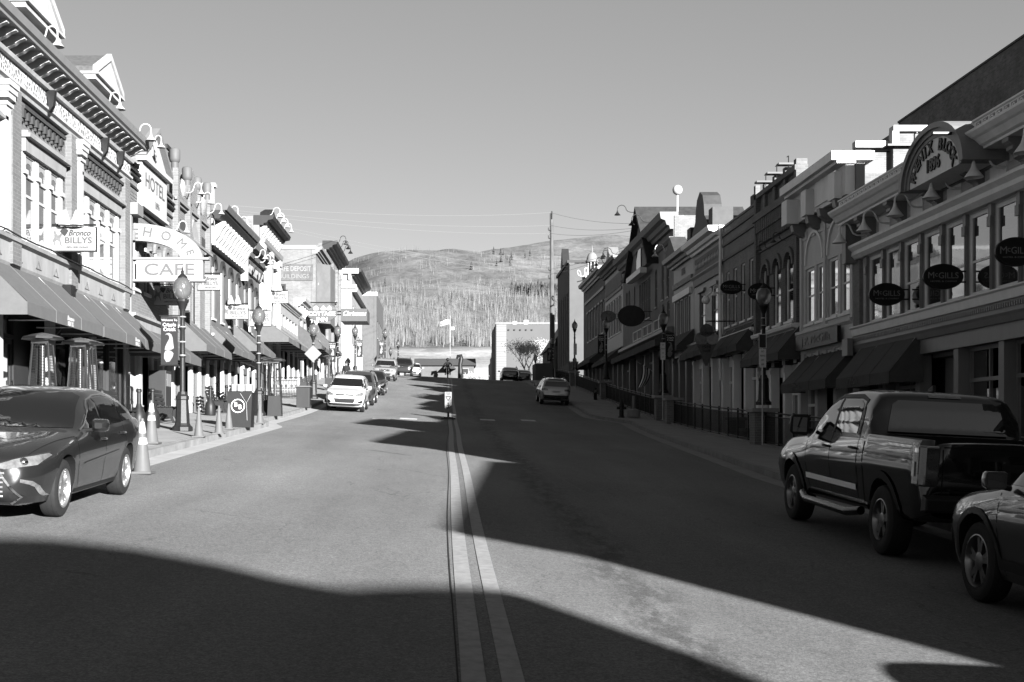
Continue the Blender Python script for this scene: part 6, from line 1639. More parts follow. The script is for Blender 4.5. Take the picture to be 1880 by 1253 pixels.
for zz, (pxl, pyl), (pxr, pyr), nm in ((24.3, (404, 376), (1172, 411), 'highest'), (23.0, (404, 384), (1168, 419), 'second highest'), (22.2, (404, 388), (1166, 423), 'third'), (18.6, (470, 405), (1165, 446), 'fourth'), (18.1, (470, 410), (1164, 450), 'lowest')):
    Yl, Yr = 80.0, 95.0
    wire((Xp - .2, Yp, zz), ((pxl - PX) * Yl / FPX, Yl, EYE + (PY - pyl) * Yl / FPX), .5, nm + ' power line running left from the utility pole')
    wire((Xp - .2, Yp, zz), ((pxr - PX) * Yr / FPX, Yr, EYE + (PY - pyr) * Yr / FPX), .3, nm + ' power line running right from the utility pole')
# far flagpole, house, tree beyond the crest
t = thing('flagpole', 'thin tall flagpole with a striped flag beyond the crest', 'flagpole', (1.25, 250, 8)); MB().tube([(1.25, 250, 8), (1.25, 250, 26)], .06, 6).build('pole', GALV, t)
for i in range(5):
    m = MB(); g = []
    for k in range(7):
        a = k / 6
        for f in (i / 5, (i + 1) / 5): g.append((1.2 - 2.0 * a, 250 + .25 * math.sin(a * 7), 25.2 - .9 * f - .35 * a * a + .12 * math.sin(a * 6)))
    m.add(g, [(2*k, 2*k+1, 2*k+3, 2*k+2) for k in range(6)]); m.build('flag_stripe', TXTW if i % 2 == 0 else MGREY, t, recalc=False)
MB().box(1.3, 2.1, 249.97, 250.03, 23.2, 23.75).build('small_flag', TXTW, t)
t = thing('long_house', 'long low pale house with grey roof just showing over the crest', 'house', (1, 235, 8))
MB().box(-5, 5.6, 231, 240, 8, 15.0).build('wall', STUC, t); m = MB(); m.prism([(230.4, 14.9), (240.6, 14.9), (235.5, 16.5)], 0, -5.6, 6.0); m.build('roof', mat('grey_metal_roof', .035, .6, var=.1), t)
f = MB().box(3.4, 4.6, 230.93, 231.0, 13.2, 14.4).build('window', LGREY, t); MB().box(3.5, 4.5, 230.9, 230.94, 13.3, 14.3).build('pane', GLASS, f); m = MB(); m.prism([(-.2, 14.2), (2.2, 14.2), (1.0, 15.4)], 1, 228.6, 231); m.build('porch_gable', DGREY, t)
t = thing('carved_sculpture', 'dark curved carved sculpture on a post beside the long house', 'sculpture', (2.9, 222, 9)); MB().tube([(2.9, 222, 9), (2.95, 222, 13.5), (2.9, 222, 14.6), (3.1, 222, 15.6), (3.0, 222, 16.2), (2.5, 222, 16.1), (2.3, 222, 15.6)], [.5, .45, .35, .4, .35, .3, .15], 8).build('carving', IRON, t, smooth=60)
def bare_tree(name, lab, X, Y, z, h, spread, seed, leafv=.05, n=60):
    rnd = random.Random(seed); t = thing(name, lab, 'tree', (X, Y, z)); m = MB(); tips = []
    def grow(p, d, L, r, lev):
        q = p + d * L; mid = p + d * L * .5 + Vector((rnd.uniform(-1, 1), rnd.uniform(-1, 1), 0)) * L * .05
        m.tube([p, mid, q], [r, r * .8, r * .6], 5)
        tips.append(q)
        if lev == 0: return
        for i in range(rnd.choice((2, 3, 3))):
            nd = (d + Vector((rnd.uniform(-1, 1) * spread, rnd.uniform(-1, 1) * spread, rnd.uniform(-.1, .6)))).normalized(); grow(q, nd, L * rnd.uniform(.62, .82), r * .6, lev - 1)
    grow(Vector((X, Y, z)), Vector((0, 0, 1)), h * .2, h * .018, 6)
    m.build('trunk', mat('pale_bark', .1, .9, var=.3), t)
    lf = MB()
    for q in tips:
        for k in range(6):
            c = q + Vector((rnd.gauss(0, .38), rnd.gauss(0, .38), rnd.gauss(0, .38))); a = Vector((rnd.uniform(-1, 1), rnd.uniform(-1, 1), rnd.uniform(-1, 1))).normalized() * .09; b_ = a.orthogonal().normalized() * .07
            lf.quad(c - a, c + b_, c + a, c - b_)
    lf.build('crown', mat('dry_leaves', leafv * 4, .8, var=.5, scale=2), t, recalc=False); return t
bare_tree('bare_tree', 'half bare pale tree in front of the beige block', 13.7, 200, 8, 15.0, .9, 4); bare_tree('bare_tree', 'smaller bare bush right of the long house', 5.9, 222, 8.5, 6.5, .8, 9)

# ------------------------------------------------------------------ woods on the mountain
rnd = random.Random(11)
def wood(name, n, area, hts, mats, spindle):
    mb = MB(); mi = []
    cnt = 0
    while cnt < n:
        k, Y = area(rnd)
        if k is None: continue
        X = k * Y; z = tz(X, Y) - .3; h = rnd.uniform(*hts); r = h * .016 + .05; tone = rnd.random()
        a = rnd.uniform(0, 6)
        lean = rnd.uniform(-.03, .03) * h
        vs = [(X + r * math.cos(a + q), Y + r * math.sin(a + q), z) for q in (0, 2.1, 4.2)] + [(X + lean, Y, z + h)]
        mb.add(vs, [(0, 1, 3), (1, 2, 3), (2, 0, 3)]); mi += [0 if tone < .62 else 1] * 3
        for s_ in range(spindle[0]):
            rr = spindle[1] * h * rnd.uniform(.6, 1.2); z0 = z + h * (spindle[2] + rnd.uniform(-.08, .08)) ; z1 = z + h * rnd.uniform(.92, 1.02)
            if spindle[3]:
                z0 = z + h * (.1 + .28 * s_); z1 = z + h * (.5 + .27 * s_); rr = h * (.2 - .05 * s_) * rnd.uniform(.8, 1.2); N_ = 6
                vs = [(X + rr * rnd.uniform(.7, 1.2) * math.cos(a + 6.283 * q / N_), Y + rr * math.sin(a + 6.283 * q / N_), z0 + rnd.uniform(-.3, .3)) for q in range(N_)] + [(X + lean, Y, z1)]
                mb.add(vs, [(q, (q + 1) % N_, N_) for q in range(N_)]); mi += [2] * N_
            else:
                for q in range(5):
                    an = rnd.uniform(0, 6.3); zz = z0 + (z1 - z0) * rnd.random() * .8; L = rr * rnd.uniform(.6, 1.3)
                    p0 = Vector((X + lean * .5, Y, zz)); p1 = Vector((X + L * math.cos(an), Y + L * math.sin(an), zz + L * rnd.uniform(1.0, 2.2)))
                    mb.add([p0 + Vector((.05, 0, 0)), p0 - Vector((.05, 0, 0)), p1, p0 + Vector((0, .08, .15))], [(0, 1, 2), (0, 3, 2), (1, 3, 2)]); mi += [rnd.choice((0, 1, 1))] * 3
        cnt += 1
    o = mb.build(name, mats[0], recalc=False)
    for m in mats[1:]: o.data.materials.append(m)
    o.data.polygons.foreach_set('material_index', mi); return tag(o, kind='stuff')
def aspen_area(r):
    Y = 585 + 400 * r.random() ** 1.1; k = r.uniform(-.13, .2)
    d = 1.6 * mnoise.noise(Vector((k * 55, Y * .02, 1))) + .5 - .6 * sm((Y - 850) / 140) - .5 * (1 - sm((Y - 575) / 40))
    return (k, Y) if r.random() < d + .25 else (None, None)
wood('aspen_wood', 11000, aspen_area, (4, 9.5), (mat('aspen_bark', .072, .9, var=.3), mat('aspen_twigs', .042, .9, var=.2)), (1, .07, .4, False))
def scrub_area(r):
    Y = 960 + 520 * r.random(); k = r.uniform(-.12, .2)
    return (k, Y) if mnoise.noise(Vector((k * 40, Y * .02, 7))) > .05 else (None, None)
wood('scrub_wood', 1500, scrub_area, (4, 8), (mat('aspen_bark', .1), mat('aspen_twigs', .03)), (1, .1, .3, False))
def pine_area(r):
    q = r.random()
    if q < .5: return r.gauss(.078, .012), r.gauss(985, 18)
    if q < .6: return r.gauss(.062, .004), r.gauss(1000, 10)
    if q < .66: return r.gauss(.055, .012), r.uniform(1250, 1480)
    if q < .86: return r.gauss(-.078, .003), r.gauss(1150, 15)
    return (r.uniform(-.1, .15), r.uniform(900, 1450)) if r.random() < .2 else (None, None)
wood('pine_wood', 260, pine_area, (5, 10), (mat('pine_bark', .03), mat('pine_bark', .03), mat('pine_needles', .022, .9, var=.4, scale=.5)), (3, .2, .1, True))
# ================================================================== vehicles: lofted bodies, wheel wells cut out, details laid on the surface
def paint(name, v, metal=.35, rough=.3, coat=1.0):
    m, t, b = _base(name); b.inputs['Base Color'].default_value = (v, v, v, 1); b.inputs['Metallic'].default_value = metal
    b.inputs['Roughness'].default_value = rough; b.inputs['Coat Weight'].default_value = coat; b.inputs['Coat Roughness'].default_value = .02; b.inputs['Specular IOR Level'].default_value = .25
    return m
TYRE = mat('tyre_rubber', .008, .8, var=.15, scale=20); PLAST = mat('black_plastic', .006, .5, var=.1); WELL = mat('wheel_well', .003, .9, var=0)
ALLOY = mat('alloy_rim', .35, .3, metal=.9, var=0); DALLOY = mat('dark_alloy_rim', .12, .3, metal=.9, var=0); CHROME = mat('chrome', .6, .12, metal=1, var=0)
CARGLASS = mat('car_glass', .003, .02, var=0, spec=.95); LENS = mat('lamp_lens', .06, .08, var=.5, scale=9, coat=1); LENSD = mat('tail_lens', .02, .1, var=.3, scale=14, coat=1); PLATE = mat('number_plate', .12, .5, var=.1)
SEAM = mat('panel_gap', .002, .9, var=0)
def smooth_tab(tab, x):                                     # monotone-ish cubic through (x, v), x descending or ascending
    tb = sorted(tab)
    if x <= tb[0][0]: return tb[0][1]
    if x >= tb[-1][0]: return tb[-1][1]
    for i in range(len(tb) - 1):
        if x <= tb[i + 1][0]: break
    def sl(j):
        if j <= 0 or j >= len(tb) - 1: return 0 if j not in (0, len(tb) - 1) else (tb[min(j+1, len(tb)-1)][1] - tb[max(j-1, 0)][1]) / (tb[min(j+1, len(tb)-1)][0] - tb[max(j-1, 0)][0])
        a = (tb[j][1] - tb[j-1][1]) / (tb[j][0] - tb[j-1][0]); c = (tb[j+1][1] - tb[j][1]) / (tb[j+1][0] - tb[j][0])
        return 0 if a * c <= 0 else 2 * a * c / (a + c)
    x0, y0 = tb[i]; x1, y1 = tb[i+1]; h = x1 - x0; t = (x - x0) / h
    return (2*t**3-3*t*t+1)*y0 + (t**3-2*t*t+t)*h*sl(i) + (-2*t**3+3*t*t)*y1 + (t**3-t*t)*h*sl(i+1)
class Car:
    def __init__(s, name, label, cat, fwd, pos, S, pm, group=None):
        """fwd: +1 drives away from the camera, -1 comes toward it; pos = ground point under the middle of the car"""
        s.root = thing(name, label, cat, pos, group); s.S = S
        X, Y = pos[0], pos[1]; e = 1.3
        d = Vector((0, e * 2, gz(X, Y + e) - gz(X, Y - e))).normalized() * fwd
        l = Vector((0.8 * 2, 0, gz(X + .8, Y) - gz(X - .8, Y))).normalized() * (-fwd)
        n = d.cross(l).normalized(); l = n.cross(d)
        s.root.rotation_euler = Matrix((d, l, n)).transposed().to_euler()
        s.pm = pm; s.body()
        s.wheels()
    def part(s, mb, name, m, parent=None, **k):
        mb.local = True; return mb.build(name, m, parent or s.root, **k)
    def body(s):
        S = s.S; xs = []
        keys = sorted({p[0] for k in ('top', 'belt', 'hw') for p in S[k]})
        x0, x1 = keys[0], keys[-1]
        n = 84
        xs = sorted({round(x0 + (x1 - x0) * i / n, 4) for i in range(n + 1)} | {round(k, 4) for k in keys})
        mb = LMB(); vs = []; fs = []; J = None
        for x in xs:
            zt = smooth_tab(S['top'], x); zbelt = min(smooth_tab(S['belt'], x), zt - .005); hw = smooth_tab(S['hw'], x); zb = smooth_tab(S['bot'], x)
            H = zbelt - zb; g = zt - zbelt; k = sm((g - .05) / .3)
            q = [(0, zb), (hw * .78, zb), (hw * .89, zb + .03), (hw * .925, zb + .1), (hw * .95, zb + .25 * H), (hw * .975, zb + .45 * H), (hw, zb + .62 * H), (hw * .997, zb + .76 * H), (hw * .975, zb + .92 * H), (hw * .95, zbelt)]
            sw = hw * .94; rw = sw - g * S.get('tumble', .32)
            A = [(sw - (sw - rw) * .3, zbelt + g * .33), (sw - (sw - rw) * .64, zbelt + g * .66), (rw + .0, zt - min(.11, g * .3)), (rw - .05, zt - min(.045, g * .12)), (rw - .14, zt - min(.02, g * .05)), (rw * .5, zt - .004), (0, zt)]
            B = [(sw * .97, zbelt + g * .22), (sw * .93, zbelt + g * .42), (sw * .86, zbelt + g * .6), (sw * .74, zbelt + g * .76), (sw * .56, zbelt + g * .88), (sw * .3, zbelt + g * .97), (0, zt)]
            q += [(a[0] * k + b[0] * (1 - k), a[1] * k + b[1] * (1 - k)) for a, b in zip(A, B)]
            ring = [(x, y, z) for y, z in q] + [(x, -y, z) for y, z in q[-2:0:-1]]
            J = len(ring); vs += ring
        for i in range(len(xs) - 1):
            for j in range(J): fs.append((i*J+j, i*J+(j+1) % J, (i+1)*J+(j+1) % J, (i+1)*J+j))
        fs += [tuple(range(J)), tuple((len(xs)-1)*J + j for j in range(J-1, -1, -1))]
        mb.add(vs, fs); o = s.part(mb, 'body', s.pm)
        s.bvh = BVHTree.FromPolygons([Vector(v) for v in vs], [tuple(f) for f in fs])
        cut = LMB()
        for ax in S['axles']:
            for sy in (-1, 1):
                yy = S['w'] / 2
                cut.lathe([(S['arch'], sy * (yy - .3)), (S['arch'], sy * (yy + .2))], (ax, 0, S['wr'] * 1.02), 36, axis=1)
        for b in S.get('cuts', ()): cut.box(*b)
        me = bpy.data.meshes.new('cutter'); me.from_pydata([tuple(v) for v in cut.v], [], cut.f)
        bm = bmesh.new(); bm.from_mesh(me); bmesh.ops.recalc_face_normals(bm, faces=bm.faces); bm.to_mesh(me); bm.free()
        co = bpy.data.objects.new('cutter', me); COL.objects.link(co)
        mw = o.matrix_world.copy(); co.parent = s.root
        md = o.modifiers.new('b', 'BOOLEAN'); md.object = co; md.operation = 'DIFFERENCE'; md.solver = 'EXACT'
        bpy.context.view_layer.update()
        nm = bpy.data.meshes.new_from_object(o.evaluated_get(bpy.context.evaluated_depsgraph_get()))
        o.modifiers.remove(md); o.data = nm; bpy.data.objects.remove(co)
        nm.materials.clear(); nm.materials.append(s.pm); nm.materials.append(WELL)
        for p in nm.polygons:
            p.use_smooth = True; p.material_index = 0
            for ax in S['axles']:
                d = math.hypot(p.center.x - ax, p.center.z - S['wr'] * 1.02)
                if d < S['arch'] + .003 and (abs(p.normal.y) < .35 or d < S['arch'] - .02) and abs(p.center.y) < S['w'] / 2 + .05 and p.center.z < S['wr'] * 1.02 + S['arch'] + .01: p.material_index = 1
            for b in S.get('cuts', ()):
                if b[0] - .01 < p.center.x < b[1] + .01 and b[2] - .01 < p.center.y < b[3] + .01 and b[4] - .01 < p.center.z < b[5] and abs(p.normal.z) > -1: p.material_index = 1
        nm.set_sharp_from_angle(angle=R(38)); s.bodyo = o
    def hit(s, p, d):
        r = s.bvh.ray_cast(Vector(p), Vector(d))
        return r[0], r[1]
    def decal(s, poly, ax, sg, name, m, off=.006, parent=None, sub=.055, both=False):
        """lay a polygon on the body, projected along axis ax from side sg; both mirrors it in y"""
        out = None
        for mir in ((1, -1) if both else (1,)):
            bm = bmesh.new(); vs = []
            for a, c in poly:
                p = [a, c]; p.insert(ax, 0)
                vs.append(bm.verts.new(p))
            bm.faces.new(vs); bmesh.ops.triangulate(bm, faces=bm.faces)
            for _ in range(6):
                es = [e for e in bm.edges if e.calc_length() > sub]
                if not es: break
                bmesh.ops.subdivide_edges(bm, edges=es, cuts=1); bmesh.ops.triangulate(bm, faces=[f for f in bm.faces if len(f.verts) > 3])
            mb = LMB(); idx = {}
            d = [0, 0, 0]; d[ax] = -sg; 
            for v in bm.verts:
                p = list(v.co); p[ax] = sg * 6
                if mir < 0: p[1] = -p[1]
                dd = list(d)
                if mir < 0: dd[1] = -dd[1]
                h, n = s.hit(p, dd)
                if h is None:
                    r = s.bvh.find_nearest(Vector((v.co.x if ax != 0 else (2 * sg), (v.co.y if ax != 1 else .9 * sg) * mir, v.co.z))); h, n = r[0], r[1]
                if n.dot(Vector(dd)) > 0: n = -n
                idx[v] = len(mb.v); mb.v.append(tuple(h + n * off))
            mb.f = [tuple(idx[v] for v in f.verts) for f in bm.faces]; bm.free()
            out = s.part(mb, name, m, parent, smooth=60)
        return out
    def seam(s, pts, ax, sg, name='panel_gap', m=None, wd=.012, off=.003, both=True, parent=None):
        q = []
        for i, p in enumerate(pts):
            a = Vector(pts[max(i-1, 0)]); c = Vector(pts[min(i+1, len(pts)-1)]); t = (c - a).normalized(); q.append((Vector(p), Vector((-t.y, t.x)) * wd / 2))
        poly = [tuple(p + n) for p, n in q] + [tuple(p - n) for p, n in reversed(q)]
        return s.decal(poly, ax, sg, name, m or SEAM, off, parent, .12, both)
    def wheels(s):
        S = s.S; r = S['wr']; rr = S.get('rim', r * .68); tw = S.get('tw', .22); rm = S.get('rimmat', ALLOY); ns = S.get('spokes', 5)
        for ax in S['axles']:
            for sy in (-1, 1):
                yo = sy * (S['w'] / 2 - .035); yi = sy * (S['w'] / 2 - .035 - tw)
                m = LMB(); prof = [(rr - .02, yo - sy * .02), (rr, yo - sy * .005), (r - .05, yo), (r - .012, yo - sy * .02), (r, yo - sy * .05), (r, yi + sy * .05), (r - .012, yi + sy * .02), (rr, yi), (rr - .02, yi)]
                m.lathe(prof, (ax, 0, r), 36, axis=1, cap=False)
                for k in range(3): yk = yo + (yi - yo) * (k + 1) / 4; m.lathe([(r + .002, yk - .004), (r + .002, yk + .004)], (ax, 0, r), 36, axis=1, cap=False)
                w_ = s.part(m, 'wheel', TYRE, smooth=35)
                m = LMB(); yf = yo - sy * .03
                m.lathe([(rr, yo - sy * .004), (rr - .012, yo), (rr - .03, yo - sy * .03), (rr - .04, yi + sy * .06)], (ax, 0, r), 36, axis=1, cap=False)
                for k in range(ns):
                    for dlt in ((-.14, .14) if S.get('split', True) else (0,)):
                        t = 2 * math.pi * k / ns + .3
                        a0, a1 = t + dlt * .5, t + dlt * 1.35
                        c0 = (ax + .06 * math.cos(a0), r + .06 * math.sin(a0)); c1 = (ax + (rr - .02) * math.cos(a1), r + (rr - .02) * math.sin(a1))
                        nx, nz = -math.sin(a1), math.cos(a1); w0, w1 = .028, .02 + .012 * (not S.get('split', True))
                        m.prism([(c0[0] + nx * w0, c0[1] + nz * w0), (c1[0] + nx * w1, c1[1] + nz * w1), (c1[0] - nx * w1, c1[1] - nz * w1), (c0[0] - nx * w0, c0[1] - nz * w0)], 1, yf - sy * .035, yf)
                m.lathe([(.085, yf - sy * .03), (.085, yf + sy * .002), (.06, yf + sy * .008)], (ax, 0, r), 16, axis=1)
                s.part(m, 'rim', rm, w_, smooth=35)
                m = LMB(); m.lathe([(rr - .03, yf - sy * .06), (rr - .03, yf - sy * .07)], (ax, 0, r), 24, axis=1); s.part(m, 'brake_disc', mat('brake_dark', .01, .6, var=0), w_)
    def handle(s, x, z, m=None):
        for sy in (-1, 1):
            h, n = s.hit((x, sy * 6, z), (0, -sy, 0)); y = h.y
            mb = LMB(); mb.tube([(x - .1, y, z), (x - .08, y + sy * .03, z), (x + .08, y + sy * .03, z + .005), (x + .1, y, z + .005)], .016, 8); s.part(mb, 'door_handle', m or s.pm, smooth=60)
    def mirror(s, x, z, m=None, sz=(.1, .2, .16), dark=False):
        for sy in (-1, 1):
            h, n = s.hit((x, sy * 6, z - .17), (0, -sy, 0)); y = h.y
            mb = LMB(); cy = y + sy * (sz[1] / 2 + .05); a, w2, h2 = sz[0], sz[1] / 2, sz[2] / 2
            ring = lambda k, xx, dz=0: [(xx, cy + sy * q[0] * w2 * k, z + .04 + q[1] * h2 * k + dz) for q in ((-1, -.75), (-.8, -1), (.6, -.95), (.92, -.7), (1, -.1), (.9, .7), (.7, .95), (-.75, 1), (-1, .8))]
            rs = [ring(.96, x - a * .8), ring(1, x - a * .7), ring(.97, x - a * .1), ring(.8, x + a * .4), ring(.45, x + a * .75)]; nn = 9
            mb.add([p for r_ in rs for p in r_], [(i * nn + j, i * nn + (j + 1) % nn, (i + 1) * nn + (j + 1) % nn, (i + 1) * nn + j) for i in range(4) for j in range(nn)] + [tuple(range(nn)), tuple(range(4 * nn, 5 * nn))])
            o = s.part(mb, 'wing_mirror', m or s.pm, smooth=40)
            mb = LMB(); mb.tube([(x, y - sy * .02, z - .03), (x, cy, z)], .025, 8); s.part(mb, 'mirror_stalk', PLAST, o)
            mb = LMB(); mb.box(x - sz[0] * .84, x - sz[0] * .8, cy - sz[1] * .36, cy + sz[1] * .36, z + .04 - sz[2] * .34, z + .04 + sz[2] * .34); s.part(mb, 'mirror_glass', CARGLASS, o)
    def bars(s, ys, zs, x, name, m, r=.012, fr=True):
        for z in zs:
            pts = []
            for y in frange(-ys, ys, .12):
                h, n = s.hit((6 if fr else -6, y, z), (-1 if fr else 1, 0, 0))
                if h: pts.append(h + Vector((.008 if fr else -.008, 0, 0)))
            if len(pts) > 1: s.part(LMB().tube(pts, r, 6), name, m)
    def textrow(s, txt, x, y, z, size, fr, m=None):
        h, n = s.hit((6 if fr else -6, y, z), (-1 if fr else 1, 0, 0)); mb = LMB()
        sg = 1 if fr else -1
        put_text(mb, txt, h + Vector((.012 * sg, 0, 0)), (0, sg, 0), (0, 0, 1), size, depth=.004); s.part(mb, 'lettering', m or BLACK)
def shift(tab, dx=0, dz=0, kx=1, kz=1): return [(x * kx + dx, z * kz + dz) for x, z in tab]

# ---------- sedan
SEDAN = dict(w=1.82, wr=.335, arch=.385, axles=(1.39, -1.39), tumble=.36,
    top=[(2.36, .50), (2.34, .66), (2.28, .74), (2.05, .82), (1.6, .915), (1.1, .985), (.88, 1.02), (.2, 1.35), (-.2, 1.45), (-.65, 1.47), (-1.1, 1.43), (-1.5, 1.33), (-2.0, 1.13), (-2.3, 1.10), (-2.44, 1.06), (-2.48, .9), (-2.5, .7)],
    belt=[(2.36, .46), (2.28, .62), (2.0, .70), (1.4, .84), (.9, .91), (0, .95), (-1.0, .985), (-2.0, 1.02), (-2.4, 1.0), (-2.5, .66)],
    hw=[(2.36, .48), (2.33, .62), (2.22, .74), (2.0, .84), (1.6, .9), (1.0, .91), (-1.5, .91), (-2.0, .88), (-2.3, .8), (-2.5, .66)],
    bot=[(2.36, .3), (2.2, .2), (1.8, .19), (-1.8, .2), (-2.3, .3), (-2.5, .45)])
def dress_sedan(c):
    c.decal([(-.76, 1.0), (.76, 1.0), (.7, 1.12), (.62, 1.36), (.5, 1.405), (-.5, 1.405), (-.62, 1.36), (-.7, 1.12)], 0, 1, 'windshield', CARGLASS, .005)
    c.decal([(-.6, 1.17), (.6, 1.17), (.52, 1.38), (-.52, 1.38)], 0, -1, 'rear_window', CARGLASS, .005)
    c.decal([(.62, .985), (.5, 1.02), (.0, 1.29), (-.12, 1.33), (-.16, .985)], 1, 1, 'side_window', CARGLASS, .006, both=True)
    c.decal([(-.22, .99), (-.2, 1.34), (-.7, 1.36), (-.98, 1.32), (-1.08, 1.02)], 1, 1, 'side_window', CARGLASS, .006, both=True)
    c.decal([(-1.12, 1.025), (-1.04, 1.3), (-1.2, 1.27), (-1.6, 1.09), (-1.62, 1.05)], 1, 1, 'quarter_window', CARGLASS, .006, both=True)
    c.seam([(.72, .975), (.55, 1.03), (.02, 1.32), (-.3, 1.375), (-.7, 1.385), (-1.1, 1.335), (-1.62, 1.1)], 1, 1, 'window_trim', CHROME, .018, .009)
    c.seam([(.98, .9), (.95, .6), (.82, .3)], 1, 1); c.seam([(-.19, .97), (-.2, .6), (-.24, .28)], 1, 1); c.seam([(-1.1, 1.0), (-1.2, .75), (-1.05, .55), (-1.0, .3)], 1, 1)
    c.seam([(.9, .26), (-.95, .26)], 1, 1, 'sill_trim', PLAST, .05, .006)
    c.seam([(.7, .58), (-.9, .66)], 1, 1, 'side_crease', c.pm, .02, .012)
    c.handle(-.06, .84); c.handle(-1.0, .88); c.mirror(.62, 1.0)
    c.seam([(2.2, .66), (1.6, .76), (1.0, .85)], 2, 1, 'bonnet_gap'); c.seam([(-.72, 2.05), (0, 2.12), (.72, 2.05)], 2, 1) if False else None
    # headlamps: swept-back wedge
    for sy in (1, -1):
        h = c.decal([(sy * .84, .74), (sy * .80, .77), (sy * .45, .665), (sy * .40, .62), (sy * .5, .60), (sy * .78, .645)], 0, 1, 'headlight', LENS, .008)
        p, n = c.hit((6, sy * .66, .675), (-1, 0, 0)); c.part(LMB().sphere(tuple(p - Vector((.03, 0, 0))), .055, 14, 10), 'projector', CHROME, h, smooth=60)
        c.seam([(sy * .82, .765), (sy * .62, .72), (sy * .42, .655)], 0, 1, 'lamp_trim', CHROME, .012, .012, both=False, parent=h)
        c.decal([(sy * .66, .5), (sy * .76, .475), (sy * .8, .42), (sy * .82, .3), (sy * .795, .3), (sy * .765, .41), (sy * .73, .44), (sy * .66, .465)], 0, 1, 'fog_light', LENS, .008)
    g = c.decal([(-.42, .6), (.42, .6), (.46, .52), (.62, .3), (.55, .25), (-.55, .25), (-.62, .3), (-.46, .52)], 0, 1, 'grille', PLAST, .006)
    c.bars(.5, (.31, .36, .41, .46, .51, .56), 0, 'grille_bar', ALLOY, .014)
    for sy in (1, -1): c.seam([(sy * .44, .6), (sy * .5, .5), (sy * .66, .3), (sy * .56, .23)], 0, 1, 'grille_surround', CHROME, .025, .014, both=False)
    c.decal([(-.72, .93), (-.42, .95), (-.42, .8), (-.76, .78)], 0, -1, 'tail_light', LENSD, .008, both=True); c.decal([(-.26, .72), (.26, .72), (.26, .6), (-.26, .6)], 0, -1, 'number_plate', PLATE, .01)
def Z(X, Y): return (X, Y, gz(X, Y) + .004)
c = Car('sedan', 'glossy dark sedan facing the camera at the left kerb, cut by the picture edge', 'car', -1, Z(-5.27, 15.75), SEDAN, paint('dark_graphite_paint', .007, .2)); dress_sedan(c)
m = LMB()
for sy in (-.36, .36): m.lathe([(.01, 0), (.2, .02), (.24, .3), (.2, .55), (.1, .62), (.12, .68), (.13, .82), (.05, .86)], (-.35, sy, .62), 10)
# ---------- pickup
PICK = dict(w=2.03, wr=.41, arch=.475, axles=(1.85, -1.85), tumble=.24, tw=.27, rim=.25, rimmat=DALLOY, spokes=5,
    top=[(2.82, .72), (2.80, 1.05), (2.72, 1.16), (2.4, 1.25), (1.6, 1.33), (1.28, 1.37), (.62, 1.82), (.25, 1.92), (-.3, 1.95), (-.95, 1.93), (-1.08, 1.88), (-1.25, 1.42), (-1.27, 1.405), (-2.9, 1.405), (-3.0, 1.39), (-3.02, 1.2), (-3.03, .75)],
    belt=[(2.82, .7), (2.75, .95), (2.3, 1.08), (1.4, 1.2), (.9, 1.3), (-1.1, 1.36), (-1.3, 1.395), (-2.9, 1.395), (-3.03, .74)],
    hw=[(2.82, .8), (2.78, .92), (2.6, .985), (2.2, 1.01), (-2.7, 1.01), (-2.95, .985), (-3.03, .94)],
    bot=[(2.82, .5), (2.6, .4), (-2.6, .48), (-3.03, .56)], cuts=((-2.94, -1.36, -.8, .8, .86, 1.8),))
c = Car('pickup_truck', 'glossy black crew-cab pickup parked facing away at the right kerb', 'pickup', 1, Z(6.07, 16.45), PICK, paint('black_car_paint', .001, .0, .12, .6))
c.decal([(-.73, 1.43), (.73, 1.43), (.66, 1.76), (.58, 1.82), (-.58, 1.82), (-.66, 1.76)], 0, -1, 'rear_window', CARGLASS, .012)
c.decal([(-.86, 1.42), (.86, 1.42), (.74, 1.84), (-.74, 1.84)], 0, 1, 'windshield', CARGLASS, .006)
c.decal([(1.12, 1.37), (.68, 1.67), (.5, 1.77), (.2, 1.8), (.16, 1.37)], 1, 1, 'side_window', CARGLASS, .006, both=True)
c.decal([(.08, 1.37), (.1, 1.8), (-.55, 1.8), (-.72, 1.75), (-.8, 1.38)], 1, 1, 'side_window', CARGLASS, .006, both=True)
c.seam([(1.18, 1.34), (.64, 1.72), (.3, 1.84), (-.5, 1.85), (-.78, 1.8), (-.9, 1.36)], 1, 1, 'window_frame', PLAST, .05, .009); c.seam([(.12, 1.36), (.15, 1.81)], 1, 1, 'door_pillar', PLAST, .07, .01)
c.seam([(1.2, 1.3), (1.16, .85), (1.05, .55)], 1, 1); c.seam([(.12, 1.36), (.1, .9), (.08, .55)], 1, 1); c.seam([(-.95, 1.38), (-1.0, .95), (-.98, .7), (-.96, .52)], 1, 1); c.seam([(-1.2, 1.4), (-1.2, .56)], 1, 1, wd=.03)
c.seam([(1.15, .72), (-.95, .72)], 1, 1, 'chrome_moulding', mat('satin_trim', .9, .4, metal=1, var=0), .075, .014)
